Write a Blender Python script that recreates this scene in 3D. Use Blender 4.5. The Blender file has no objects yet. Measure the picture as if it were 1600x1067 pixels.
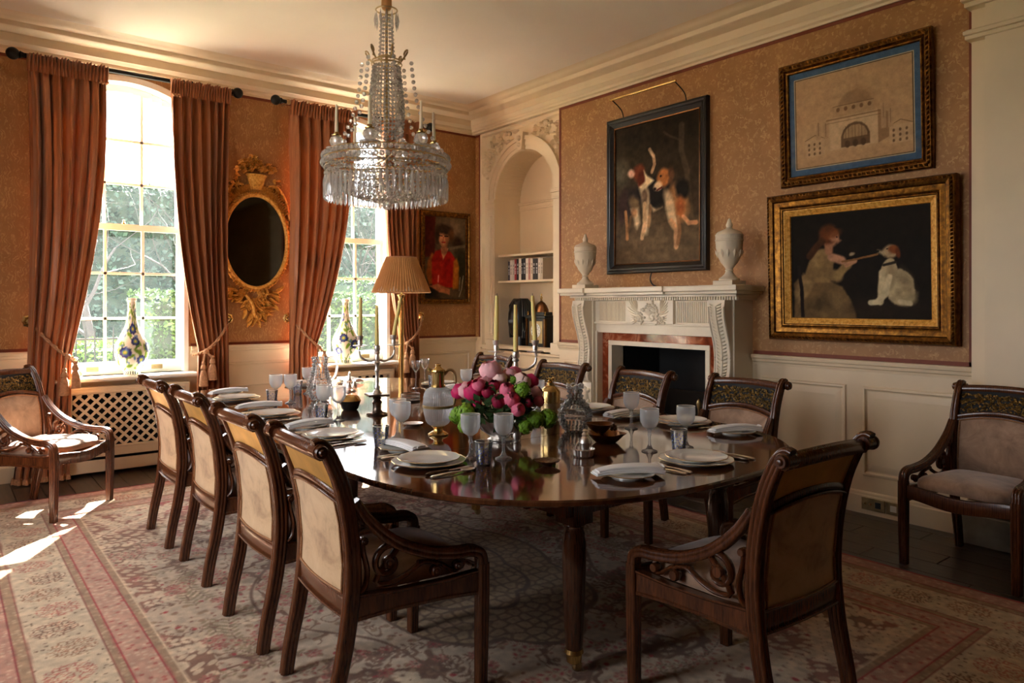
import bpy, bmesh, math, random
import numpy as np
from mathutils import Vector, Matrix

# ------------------------------------------------------------------ camera, sky, sun, exposure
SC = bpy.context.scene
COL = SC.collection
cam_d = bpy.data.cameras.new('camera'); cam = bpy.data.objects.new('camera', cam_d); COL.objects.link(cam)
cam.location = (0, 0, 1.40); cam.rotation_euler = (math.pi/2, 0, math.radians(-38.38))
cam_d.sensor_width = 36.0; cam_d.lens = 25.483; cam_d.shift_y = -0.03656; cam_d.clip_start = 0.05; cam_d.clip_end = 200
SC.camera = cam

world = bpy.data.worlds.new('sky'); SC.world = world; world.use_nodes = True
bg = world.node_tree.nodes['Background']
bg.inputs[0].default_value = (0.96, 0.97, 1.0, 1); bg.inputs[1].default_value = 3.4

sun_d = bpy.data.lights.new('sun', 'SUN'); sun = bpy.data.objects.new('sun', sun_d); COL.objects.link(sun)
sun_d.energy = 38.0; sun_d.angle = math.radians(0.9); sun_d.color = (1.0, 0.92, 0.81)
SUN_EL = math.radians(37.0)
sun_to = Vector((-0.49*math.cos(SUN_EL), -0.87*math.cos(SUN_EL), -math.sin(SUN_EL)))
sun.rotation_euler = sun_to.to_track_quat('-Z', 'Y').to_euler()

def portal(name, loc, rot, sx, sy):
    d = bpy.data.lights.new(name, 'AREA'); d.shape = 'RECTANGLE'; d.size = sx; d.size_y = sy
    d.cycles.is_portal = True
    o = bpy.data.objects.new(name, d); COL.objects.link(o); o.location = loc; o.rotation_euler = rot
portal('window_portal', (1.26, 7.13, 2.05), (-math.pi/2, 0, 0), 0.98, 2.6)
portal('window_portal', (3.29, 7.13, 2.05), (-math.pi/2, 0, 0), 0.98, 2.6)
for yy in (2.65, 4.45):
    portal('window_portal', (-1.12, yy, 1.7), (0, -math.pi/2, 0), 1.9, 0.9)

SC.view_settings.view_transform = 'Standard'; SC.view_settings.look = 'None'
SC.view_settings.gamma = 1.0; SC.view_settings.use_curve_mapping = False
SC.view_settings.exposure = 2.0
try:
    SC.cycles.max_bounces = 10; SC.cycles.diffuse_bounces = 5; SC.cycles.glossy_bounces = 4
    SC.cycles.transmission_bounces = 8; SC.cycles.transparent_max_bounces = 16
    SC.cycles.caustics_reflective = False; SC.cycles.caustics_refractive = False
    SC.cycles.sample_clamp_indirect = 6.0
except Exception:
    pass

R = random.Random(7)
PI = math.pi
def rgb(r, g, b):                                  # sRGB 0-255 -> linear
    f = lambda c: (c/255/12.92) if c <= 10 else ((c/255+0.055)/1.055)**2.4
    return (f(r), f(g), f(b))

# ------------------------------------------------------------------ materials (all node based)
MATS = {}
class NT:
    def __init__(s, name):
        s.m = bpy.data.materials.new(name); s.m.use_nodes = True; s.t = s.m.node_tree; s.n = s.t.nodes
        s.b = s.n['Principled BSDF']; s.out = s.n['Material Output']; MATS[name] = s.m
    def add(s, typ, **kw):
        n = s.n.new(typ)
        for k, v in kw.items():
            if k in n.inputs: n.inputs[k].default_value = v
            else: setattr(n, k, v)
        return n
    def link(s, a, b): s.t.links.new(a, b)
    def coords(s, scale=(1, 1, 1), kind='Object'):
        tc = s.add('ShaderNodeTexCoord'); mp = s.add('ShaderNodeMapping'); mp.inputs['Scale'].default_value = scale
        s.link(tc.outputs[kind], mp.inputs['Vector']); return mp.outputs['Vector']
    def noise(s, vec, scale, detail=4, rough=0.55, dist=0.0):
        n = s.add('ShaderNodeTexNoise'); n.inputs['Scale'].default_value = scale; n.inputs['Detail'].default_value = detail
        n.inputs['Roughness'].default_value = rough; n.inputs['Distortion'].default_value = dist
        s.link(vec, n.inputs['Vector']); return n.outputs['Fac']
    def ramp(s, fac, stops):
        n = s.add('ShaderNodeValToRGB'); e = n.color_ramp.elements
        while len(e) < len(stops): e.new(0.5)
        for i, (p, c) in enumerate(stops):
            e[i].position = p; e[i].color = (*c, 1) if len(c) == 3 else c
        s.link(fac, n.inputs['Fac']); return n.outputs['Color']
    def bump(s, fac, strength=0.3, dist=0.01):
        n = s.add('ShaderNodeBump'); n.inputs['Strength'].default_value = strength; n.inputs['Distance'].default_value = dist
        s.link(fac, n.inputs['Height']); s.link(n.outputs['Normal'], s.b.inputs['Normal'])
    def set(s, **kw):
        for k, v in kw.items():
            i = s.b.inputs[k.replace('_', ' ')]; i.default_value = (*v, 1) if isinstance(v, tuple) and len(v) == 3 else v

def plain(name, col, rough=0.5, metal=0.0, var=0.12, vscale=6.0, bump=0.0, bscale=40.0, scale=(1, 1, 1), **kw):
    m = NT(name); v = m.coords(scale); f = m.noise(v, vscale)
    d = tuple(max(0, c*(1-var)) for c in col); l = tuple(min(1, c*(1+var)) for c in col)
    m.link(m.ramp(f, [(0.3, d), (0.7, l)]), m.b.inputs['Base Color'])
    m.set(Roughness=rough, Metallic=metal, **kw)
    if bump: m.bump(m.noise(v, bscale, 3), bump, 0.004)
    return m.m

def wood(name, dark, light, rough=0.25, scale=(3, 3, 14), coat=0.0, wscale=2.0):
    m = NT(name); v = m.coords(scale)
    w = m.add('ShaderNodeTexWave'); w.inputs['Scale'].default_value = wscale; w.inputs['Distortion'].default_value = 6.0
    w.inputs['Detail'].default_value = 3.0; m.link(v, w.inputs['Vector'])
    n = m.noise(v, 9.0, 6, 0.6, 0.4)
    mx = m.add('ShaderNodeMath', operation='MULTIPLY_ADD'); m.link(w.outputs['Fac'], mx.inputs[0]); mx.inputs[1].default_value = 0.18
    m.link(n, mx.inputs[2])
    m.link(m.ramp(mx.outputs[0], [(0.35, dark), (0.85, light)]), m.b.inputs['Base Color'])
    m.set(Roughness=rough, Coat_Weight=coat, Coat_Roughness=0.06)
    return m.m

def make_materials():
    # wallpaper: copper-brown damask paper with paler feathery flecks
    m = NT('wallpaper'); v = m.coords()
    w = m.add('ShaderNodeTexWave'); w.inputs['Scale'].default_value = 11.0; w.inputs['Distortion'].default_value = 15.0
    w.inputs['Detail'].default_value = 2.5; w.inputs['Detail Scale'].default_value = 1.5; m.link(v, w.inputs['Vector'])
    fl = m.ramp(w.outputs['Fac'], [(0.0, (0, 0, 0)), (0.62, (0, 0, 0)), (0.86, (1, 1, 1)), (1.0, (0.5, 0.5, 0.5))])
    n = m.ramp(m.noise(v, 17.0, 3, 0.6, 0.8), [(0.44, (0.05, 0.05, 0.05)), (0.62, (0.62, 0.62, 0.62))])
    mu = m.add('ShaderNodeMath', operation='MULTIPLY'); m.link(fl, mu.inputs[0]); m.link(n, mu.inputs[1])
    base = m.ramp(m.noise(v, 5.0, 3), [(0.3, rgb(156, 108, 60)), (0.7, rgb(172, 122, 70))])
    mix = m.add('ShaderNodeMixRGB'); m.link(mu.outputs[0], mix.inputs['Fac']); m.link(base, mix.inputs['Color1'])
    mix.inputs['Color2'].default_value = (*rgb(220, 178, 116), 1)
    m.link(mix.outputs[0], m.b.inputs['Base Color']); m.set(Roughness=0.55)
    m.bump(mu.outputs[0], 0.15, 0.003)
    plain('cream_paint', rgb(230, 209, 176), 0.45, var=0.04, vscale=3, bump=0.05, bscale=25)
    plain('ceiling_paint', rgb(240, 230, 214), 0.7, var=0.03, vscale=1.2)
    plain('window_white', rgb(242, 238, 228), 0.4, var=0.03)
    plain('paper_border', rgb(120, 52, 22), 0.6, var=0.15, vscale=12)
    plain('marble', rgb(236, 224, 202), 0.28, var=0.07, vscale=2.5, bump=0.04, bscale=8)
    m = NT('red_marble'); v = m.coords(); f = m.noise(v, 5.0, 8, 0.65, 1.5)
    m.link(m.ramp(f, [(0.32, rgb(92, 30, 14)), (0.52, rgb(150, 68, 36)), (0.62, rgb(196, 130, 96)), (0.68, rgb(128, 50, 26))]), m.b.inputs['Base Color'])
    m.set(Roughness=0.08)
    plain('soot_and_dark', (0.006, 0.006, 0.006), 0.75, var=0.5, vscale=5)
    plain('iron', (0.012, 0.011, 0.010), 0.45, metal=0.6, var=0.3)
    wood('mahogany', (0.042, 0.0115, 0.0042), (0.140, 0.042, 0.013), 0.26, (16, 16, 2), coat=0.22)
    wood('table_wood', (0.042, 0.013, 0.0055), (0.13, 0.044, 0.016), 0.085, (1.2, 7, 1), coat=0.6, wscale=1.4)
    wood('table_leg_wood', (0.03, 0.009, 0.004), (0.085, 0.026, 0.010), 0.18, (16, 16, 2), coat=0.4)
    wood('floor_wood', (0.022, 0.014, 0.009), (0.075, 0.048, 0.030), 0.32, (6, 1.2, 1), wscale=1.0)
    wood('black_wood', (0.006, 0.006, 0.006), (0.016, 0.014, 0.012), 0.35, (6, 6, 6))
    # suede upholstery: mottled
    m = NT('suede_back'); v = m.coords(); f = m.noise(v, 9, 5, 0.65, 0.5)
    m.link(m.ramp(f, [(0.25, rgb(150, 112, 78)), (0.5, rgb(200, 164, 122)), (0.75, rgb(214, 182, 142))]), m.b.inputs['Base Color'])
    m.set(Roughness=0.85, Sheen_Weight=0.4); m.bump(m.noise(v, 300, 2), 0.15, 0.002)
    m = NT('suede_seat'); v = m.coords(); f = m.noise(v, 8, 5, 0.65, 0.6)
    m.link(m.ramp(f, [(0.25, rgb(118, 92, 74)), (0.5, rgb(164, 132, 108)), (0.78, rgb(200, 168, 140))]), m.b.inputs['Base Color'])
    m.set(Roughness=0.8, Sheen_Weight=0.5); m.bump(m.noise(v, 300, 2), 0.15, 0.002)
    plain('braid', rgb(150, 104, 66), 0.7, var=0.5, vscale=250)
    m = NT('gilt'); v = m.coords(); f = m.noise(v, 45, 5, 0.7)
    m.link(m.ramp(f, [(0.3, rgb(176, 112, 38)), (0.5, rgb(236, 172, 76)), (0.72, rgb(252, 214, 130))]), m.b.inputs['Base Color'])
    m.set(Roughness=0.42, Metallic=0.2); m.bump(f, 0.2, 0.003)
    m = NT('gilt_frame'); v = m.coords(); f = m.noise(v, 30, 5, 0.7)
    m.link(m.ramp(f, [(0.3, rgb(48, 28, 10)), (0.52, rgb(112, 72, 26)), (0.75, rgb(172, 120, 48))]), m.b.inputs['Base Color'])
    m.set(Roughness=0.3, Metallic=0.9)
    m = NT('gilt_dark'); v = m.coords(); f = m.noise(v, 40, 5, 0.7)
    m.link(m.ramp(f, [(0.32, rgb(44, 32, 14)), (0.54, rgb(138, 106, 50)), (0.76, rgb(216, 180, 106))]), m.b.inputs['Base Color'])
    m.set(Roughness=0.36, Metallic=0.65)
    plain('brass', rgb(214, 180, 116), 0.25, metal=1.0, var=0.12, vscale=14)
    plain('brass_plate', rgb(206, 164, 86), 0.42, metal=0.75, var=0.18, vscale=9)
    plain('brass_old', rgb(178, 154, 112), 0.36, metal=1.0, var=0.25, vscale=20)
    plain('bronze', rgb(112, 76, 46), 0.3, metal=1.0, var=0.3, vscale=20)
    plain('silver', rgb(238, 232, 226), 0.34, metal=1.0, var=0.10, vscale=30)
    plain('silver_dark', rgb(120, 104, 92), 0.3, metal=1.0, var=0.3, vscale=50)
    plain('wax', rgb(238, 214, 128), 0.5, var=0.05, Subsurface_Weight=0.15)
    plain('wax_white', rgb(236, 228, 204), 0.5, var=0.04, Subsurface_Weight=0.15)
    plain('porcelain', rgb(236, 234, 226), 0.12, var=0.02, Coat_Weight=0.3)
    plain('linen', rgb(238, 236, 236), 0.8, var=0.03, bump=0.1, bscale=220)
    plain('black_metal', (0.01, 0.009, 0.008), 0.4, metal=0.4, var=0.3)
    plain('black_plastic', (0.012, 0.012, 0.012), 0.4)
    plain('urn_stone', rgb(222, 208, 184), 0.5, var=0.06, vscale=8)
    plain('white_plastic', rgb(232, 222, 204), 0.45, var=0.04)
    plain('paving', rgb(128, 120, 108), 0.9, var=0.15, vscale=2)
    plain('stone', rgb(150, 140, 120), 0.85, var=0.25, vscale=9, bump=0.3)
    plain('hedge_leaf', rgb(62, 86, 40), 0.55, var=0.5, vscale=3)
    plain('bush_leaf', rgb(104, 134, 52), 0.5, var=0.4, vscale=4)
    plain('pine_leaf', rgb(58, 76, 62), 0.6, var=0.4, vscale=2)
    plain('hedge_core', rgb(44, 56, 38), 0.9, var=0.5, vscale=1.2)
    plain('bark', rgb(54, 47, 42), 0.9, var=0.3, vscale=9)
    plain('lawn', rgb(84, 110, 52), 0.9, var=0.3, vscale=2)
    plain('petal_pale', rgb(242, 178, 184), 0.6, var=0.12, vscale=20, Subsurface_Weight=0.05)
    plain('petal_pink', rgb(232, 110, 138), 0.6, var=0.15, vscale=20, Subsurface_Weight=0.05)
    plain('petal_magenta', rgb(206, 30, 96), 0.6, var=0.15, vscale=20)
    plain('petal_crimson', rgb(150, 12, 56), 0.6, var=0.2, vscale=20)
    plain('petal_blush', rgb(244, 206, 196), 0.6, var=0.08, vscale=20)
    plain('viburnum', rgb(116, 158, 34), 0.6, var=0.3, vscale=60)
    plain('leaf_green', rgb(48, 76, 34), 0.55, var=0.4, vscale=18)
    # silk curtains
    m = NT('copper_silk'); v = m.coords((30, 30, 1.2)); f = m.noise(v, 3, 4, 0.6)
    c = m.ramp(f, [(0.3, rgb(150, 90, 52)), (0.55, rgb(174, 108, 64)), (0.8, rgb(196, 130, 82))])
    m.link(c, m.b.inputs['Base Color']); m.set(Roughness=0.42, Sheen_Weight=0.25)
    tr = m.add('ShaderNodeBsdfTranslucent'); tr.inputs['Color'].default_value = (*rgb(206, 86, 24), 1)
    mx = m.add('ShaderNodeMixShader'); mx.inputs[0].default_value = 0.0035
    m.link(m.b.outputs[0], mx.inputs[1]); m.link(tr.outputs[0], mx.inputs[2]); m.link(mx.outputs[0], m.out.inputs[0])
    plain('rope', rgb(186, 138, 100), 0.8, var=0.3, vscale=60)
    # pleated lampshade
    m = NT('pleated_silk'); v = m.coords(); f = m.noise(v, 9, 3)
    m.link(m.ramp(f, [(0.3, rgb(196, 144, 88)), (0.7, rgb(212, 162, 104))]), m.b.inputs['Base Color']); m.set(Roughness=0.75)
    tr = m.add('ShaderNodeBsdfTranslucent'); tr.inputs['Color'].default_value = (*rgb(236, 196, 140), 1)
    mx = m.add('ShaderNodeMixShader'); mx.inputs[0].default_value = 0.25
    m.link(m.b.outputs[0], mx.inputs[1]); m.link(tr.outputs[0], mx.inputs[2]); m.link(mx.outputs[0], m.out.inputs[0])
    # glasses: thin clear, frosted, window pane
    def thin(name, tint, refl, haze=0.0, hcol=(1, 1, 1), rough=0.02):
        m = NT(name); m.n.remove(m.b)
        t = m.add('ShaderNodeBsdfTransparent'); t.inputs['Color'].default_value = (*tint, 1)
        g = m.add('ShaderNodeBsdfGlossy'); g.inputs['Roughness'].default_value = rough
        lw = m.add('ShaderNodeLayerWeight'); lw.inputs['Blend'].default_value = refl
        a = m.add('ShaderNodeMixShader'); m.link(lw.outputs['Fresnel'], a.inputs[0]); m.link(t.outputs[0], a.inputs[1]); m.link(g.outputs[0], a.inputs[2])
        last = a.outputs[0]
        if haze:
            d1 = m.add('ShaderNodeBsdfTranslucent'); d1.inputs['Color'].default_value = (*hcol, 1)
            d2 = m.add('ShaderNodeBsdfDiffuse'); d2.inputs['Color'].default_value = (*hcol, 1)
            dm = m.add('ShaderNodeMixShader'); dm.inputs[0].default_value = 0.5; m.link(d1.outputs[0], dm.inputs[1]); m.link(d2.outputs[0], dm.inputs[2])
            b = m.add('ShaderNodeMixShader')
            v = m.coords(); f = m.noise(v, 3.0, 3)
            mm = m.add('ShaderNodeMath', operation='MULTIPLY'); mm.inputs[1].default_value = haze*2; m.link(f, mm.inputs[0])
            m.link(mm.outputs[0], b.inputs[0]); m.link(last, b.inputs[1]); m.link(dm.outputs[0], b.inputs[2]); last = b.outputs[0]
        m.link(last, m.out.inputs[0])
    thin('clear_glass', (0.975, 0.98, 0.985), 0.38, 0.05)
    thin('frosted_glass', (0.96, 0.97, 0.98), 0.30, 0.34, (0.96, 0.98, 1.0), 0.08)
    thin('stem_glass', (0.97, 0.975, 0.98), 0.34, 0.16, (0.97, 0.98, 1.0))
    thin('window_glass', (0.97, 0.985, 0.99), 0.10, 0.013, (0.72, 0.88, 1.0))  # faint blue haze mixed into the panes imitates backlight glare
    thin('picture_glass', (0.97, 0.97, 0.97), 0.10)
    def cut(name, ior, sc, rough):
        m = NT(name); m.n.remove(m.b)
        g = m.add('ShaderNodeBsdfGlass'); g.inputs['IOR'].default_value = ior; g.inputs['Roughness'].default_value = rough
        t = m.add('ShaderNodeBsdfTransparent'); d = m.add('ShaderNodeBsdfTranslucent'); e = m.add('ShaderNodeBsdfDiffuse'); d.inputs['Color'].default_value = e.inputs['Color'].default_value = (1.0, 0.985, 0.96, 1)
        a = m.add('ShaderNodeMixShader'); a.inputs[0].default_value = 0.5; m.link(d.outputs[0], a.inputs[1]); m.link(e.outputs[0], a.inputs[2])
        b = m.add('ShaderNodeMixShader'); b.inputs[0].default_value = 0.2; m.link(g.outputs[0], b.inputs[1]); m.link(t.outputs[0], b.inputs[2])
        c = m.add('ShaderNodeMixShader')
        v = m.coords(); f = m.noise(v, 40, 2); mm = m.add('ShaderNodeMath', operation='MULTIPLY'); mm.inputs[1].default_value = sc*2; m.link(f, mm.inputs[0])
        m.link(mm.outputs[0], c.inputs[0]); m.link(b.outputs[0], c.inputs[1]); m.link(a.outputs[0], c.inputs[2]); m.link(c.outputs[0], m.out.inputs[0])
    cut('crystal', 1.52, 0.30, 0.0); cut('cut_glass', 1.45, 0.40, 0.01)
    plain('mirror_glass', (0.16, 0.15, 0.14), 0.04, metal=1.0, var=0.2, vscale=4)
    plain('blue_dot', rgb(40, 52, 150), 0.3, var=0.3, vscale=30)
    plain('cork', rgb(90, 60, 40), 0.8)
    # vertex-coloured paint
    for nm, ro in (('painted_canvas', 0.5), ('painted_paper', 0.8), ('painted_glaze', 0.12), ('rug_wool', 0.95)):
        m = NT(nm); a = m.add('ShaderNodeVertexColor'); a.layer_name = 'Col'
        v = m.coords(); f = m.noise(v, 220 if nm == 'rug_wool' else 90, 4, 0.7)
        mx = m.add('ShaderNodeMixRGB', blend_type='OVERLAY'); mx.inputs['Fac'].default_value = 0.35 if nm == 'rug_wool' else (0.0 if nm == 'painted_glaze' else 0.18)
        m.link(a.outputs['Color'], mx.inputs['Color1']); m.link(f, mx.inputs['Color2'])
        m.link(mx.outputs[0], m.b.inputs['Base Color']); m.set(Roughness=ro)
        if nm != 'painted_glaze': m.set(Specular_IOR_Level=0.06)
        if nm == 'rug_wool': m.bump(f, 0.5, 0.004); m.set(Sheen_Weight=0.2)
        if nm == 'painted_canvas': m.bump(f, 0.12, 0.002)
make_materials()

# ------------------------------------------------------------------ mesh building
class MB:
    def __init__(s): s.v = []; s.f = []
    def add(s, verts, faces):
        o = len(s.v); s.v.extend([tuple(p) for p in verts]); s.f.extend([tuple(i+o for i in f) for f in faces]); return s
    def box(s, x0, x1, y0, y1, z0, z1):
        v = [(x, y, z) for z in (z0, z1) for y in (y0, y1) for x in (x0, x1)]
        return s.add(v, [(0, 2, 3, 1), (4, 5, 7, 6), (0, 1, 5, 4), (2, 6, 7, 3), (0, 4, 6, 2), (1, 3, 7, 5)])
    def bbox(s, x0, x1, y0, y1, z0, z1, b=0.004):            # box with bevelled vertical-facing top/bottom rims
        def ring(i, z): return [(x0+i, y0+i, z), (x1-i, y0+i, z), (x1-i, y1-i, z), (x0+i, y1-i, z)]
        v = ring(b, z0)+ring(0, z0+b)+ring(0, z1-b)+ring(b, z1)
        f = [(3, 2, 1, 0), (12, 13, 14, 15)]
        for r in range(3):
            for k in range(4): f.append((r*4+k, r*4+(k+1) % 4, r*4+4+(k+1) % 4, r*4+4+k))
        return s.add(v, f)
    def lathe(s, prof, seg=24, c=(0, 0, 0), flute=None, xf=None):
        v = []; f = []; rows = []
        for (r, z) in prof:
            if r < 1e-6: rows.append([len(v)]); v.append((c[0], c[1], c[2]+z))
            else:
                row = []
                for k in range(seg):
                    a = 2*PI*k/seg; rr = r*(flute(a, z) if flute else 1.0)
                    row.append(len(v)); v.append((c[0]+rr*math.cos(a), c[1]+rr*math.sin(a), c[2]+z))
                rows.append(row)
        for a, b in zip(rows, rows[1:]):
            if len(a) == 1 and len(b) == 1: continue
            for k in range(seg):
                k2 = (k+1) % seg
                if len(a) == 1: f.append((a[0], b[k2], b[k]))
                elif len(b) == 1: f.append((a[k], a[k2], b[0]))
                else: f.append((a[k], a[k2], b[k2], b[k]))
        if xf is not None: v = [tuple(xf @ Vector(p)) for p in v]
        return s.add(v, f)
    def ball(s, c, r, seg=10, rings=6, sc=(1, 1, 1)):
        p = [(math.sin(PI*i/rings), -math.cos(PI*i/rings)) for i in range(rings+1)]; p[0] = (0, -1); p[-1] = (0, 1)
        m = Matrix.Translation(Vector(c)) @ Matrix.Diagonal((r*sc[0], r*sc[1], r*sc[2], 1))
        return s.lathe(p, seg, xf=m)
    def sweep(s, path, prof, up=(0, 0, 1), scales=None, closed=False, caps=True, side=None):
        P = [Vector(p) for p in path]; n = len(P); m = len(prof); v = []; f = []; up = Vector(up)
        for i in range(n):
            if closed: t = P[(i+1) % n]-P[i-1]
            else: t = P[min(i+1, n-1)]-P[max(i-1, 0)]
            if t.length < 1e-9: t = Vector((0, 0, 1))
            t.normalize()
            if side is not None:
                sd = Vector(side); sd = (sd-t*sd.dot(t)).normalized(); u = t.cross(sd) ; u.normalize()
            else:
                sd = t.cross(up)
                if sd.length < 1e-5: sd = t.cross(Vector((0.3, 1, 0.2)))
                sd.normalize(); u = sd.cross(t)
            k = scales[i] if scales else 1.0
            for (a, b) in prof: v.append(tuple(P[i]+sd*a*k+u*b*k))
        for i in range(n if closed else n-1):
            j = (i+1) % n
            for q in range(m): f.append((i*m+q, i*m+(q+1) % m, j*m+(q+1) % m, j*m+q))
        if caps and not closed: f.append(tuple(range(m-1, -1, -1))); f.append(tuple((n-1)*m+q for q in range(m)))
        return s.add(v, f)
    def tube(s, path, r, seg=8, closed=False, caps=True, up=(0, 0, 1)):
        prof = [(math.cos(2*PI*k/seg), math.sin(2*PI*k/seg)) for k in range(seg)]
        if isinstance(r, (int, float)): r = [r]*len(path)
        return s.sweep(path, prof, up=up, scales=list(r), closed=closed, caps=caps)
    def prism(s, poly, h, P=None):                                     # polygon (u,v) extruded along n by h through mapping P
        P = P or (lambda u, v, n: (u, v, n)); m = len(poly)
        v = [P(a, b, 0) for a, b in poly]+[P(a, b, h) for a, b in poly]
        f = [tuple(range(m-1, -1, -1)), tuple(range(m, 2*m))]+[(k, (k+1) % m, m+(k+1) % m, m+k) for k in range(m)]
        return s.add(v, f)
    def rings(s, P, rect, prof, cap=True, back=False):                 # mitred rectangular mouldings: prof of (inset, height)
        u0, u1, v0, v1 = rect; v = []; f = []
        for (a, n) in prof: v += [P(u0+a, v0+a, n), P(u1-a, v0+a, n), P(u1-a, v1-a, n), P(u0+a, v1-a, n)]
        for r in range(len(prof)-1):
            for k in range(4): f.append((r*4+k, r*4+(k+1) % 4, r*4+4+(k+1) % 4, r*4+4+k))
        if cap: f.append(tuple(range(len(v)-4, len(v))))
        if back: f.append((3, 2, 1, 0))
        return s.add(v, f)
    def build(s, name, mat, parent=None, smooth=0.0, loc=None, rot=None, fix=True):
        me = bpy.data.meshes.new(name); me.from_pydata(s.v, [], s.f)
        if fix and len(s.f) < 60000:
            b = bmesh.new(); b.from_mesh(me); bmesh.ops.recalc_face_normals(b, faces=b.faces); b.to_mesh(me); b.free()
        if smooth:
            me.polygons.foreach_set('use_smooth', [True]*len(me.polygons))
            try: me.set_sharp_from_angle(angle=math.radians(smooth))
            except Exception: pass
        me.materials.append(MATS[mat]); me.update()
        o = bpy.data.objects.new(name, me); COL.objects.link(o)
        if parent is not None: o.parent = parent
        if loc is not None: o.location = loc
        if rot is not None: o.rotation_euler = rot
        return o

def empty(name, loc=(0, 0, 0), rz=0.0):
    o = bpy.data.objects.new(name, None); COL.objects.link(o); o.location = loc; o.rotation_euler = (0, 0, rz); o.empty_display_size = 0.1
    return o
def tag(o, label, cat, group=None):
    o['label'] = label; o['category'] = cat
    if group: o['group'] = group
    return o
def struct(o): o['kind'] = 'structure'; return o
def thing(name, label, cat, loc=(0, 0, 0), rz=0.0, group=None): return tag(empty(name, loc, rz), label, cat, group)
def dup(root, loc=None, rz=None, label=None, parent=None):
    c = root.copy(); COL.objects.link(c); c.parent = parent
    if loc is not None: c.location = loc
    if rz is not None: c.rotation_euler = (0, 0, rz)
    if label: c['label'] = label
    for ch in list(root.children): dup(ch, parent=c)
    return c
def share(src, parent, loc, rot=None, scale=None, name=None):            # another part with the same mesh
    o = bpy.data.objects.new(name or src.name.split('.')[0], src.data); COL.objects.link(o); o.parent = parent; o.location = loc
    if rot is not None: o.rotation_euler = rot
    if scale is not None: o.scale = scale
    return o
def spline(pts, n):                                                       # Catmull-Rom resampling
    P = [np.array(p, float) for p in pts]; P = [2*P[0]-P[1]]+P+[2*P[-1]-P[-2]]; out = []; m = len(P)-3
    for i in range(n+1):
        t = i/n*m; k = min(int(t), m-1); t -= k; a, b, c, d = P[k:k+4]
        out.append(tuple(0.5*((2*b)+(-a+c)*t+(2*a-5*b+4*c-d)*t*t+(-a+3*b-3*c+d)*t**3)))
    return out
def circ(r, n=8): return [(r*math.cos(2*PI*k/n), r*math.sin(2*PI*k/n)) for k in range(n)]
def rrect(w, h, r=0.004):
    o = []
    for cx, cy, a0 in ((w/2-r, h/2-r, 0), (-w/2+r, h/2-r, 90), (-w/2+r, -h/2+r, 180), (w/2-r, -h/2+r, 270)):
        for a in (0, 45, 90): o.append((cx+r*math.cos(math.radians(a0+a)), cy+r*math.sin(math.radians(a0+a))))
    return o
BW = 6.90; FW = 4.88; NW = 4.94                                           # window wall, chimney wall and niche wall planes
PB = lambda u, v, n: (u, BW-n, v)                                         # window wall: u = x, v = z, n into the room
PF = lambda u, v, n: (FW-n, u, v)                                         # chimney wall: u = y

# ------------------------------------------------------------------ painting in vertex colours
def s2l(a):
    a = np.asarray(a, float)/255.0; return np.where(a <= 0.04045, a/12.92, ((a+0.055)/1.055)**2.4)
def vnoise(shape, cells, seed):
    rs = np.random.RandomState(seed); g = rs.rand(cells[0]+2, cells[1]+2)
    y = np.linspace(0, cells[0], shape[0]); x = np.linspace(0, cells[1], shape[1]); yi = np.minimum(y.astype(int), cells[0]); xi = np.minimum(x.astype(int), cells[1])
    fy = (y-yi); fx = (x-xi); fy = fy*fy*(3-2*fy); fx = fx*fx*(3-2*fx); fy = fy[:, None]; fx = fx[None]
    a = g[yi][:, xi]; b = g[yi][:, xi+1]; c = g[yi+1][:, xi]; d = g[yi+1][:, xi+1]
    return (a*(1-fx)+b*fx)*(1-fy)+(c*(1-fx)+d*fx)*fy
def fbm(shape, c, seed, o=4):
    r = 0; w = 1; t = 0
    for k in range(o): r = r+w*vnoise(shape, (int(c*2**k*shape[0]/max(shape))+1, int(c*2**k*shape[1]/max(shape))+1), seed+k); t += w; w *= 0.55
    return r/t
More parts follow.
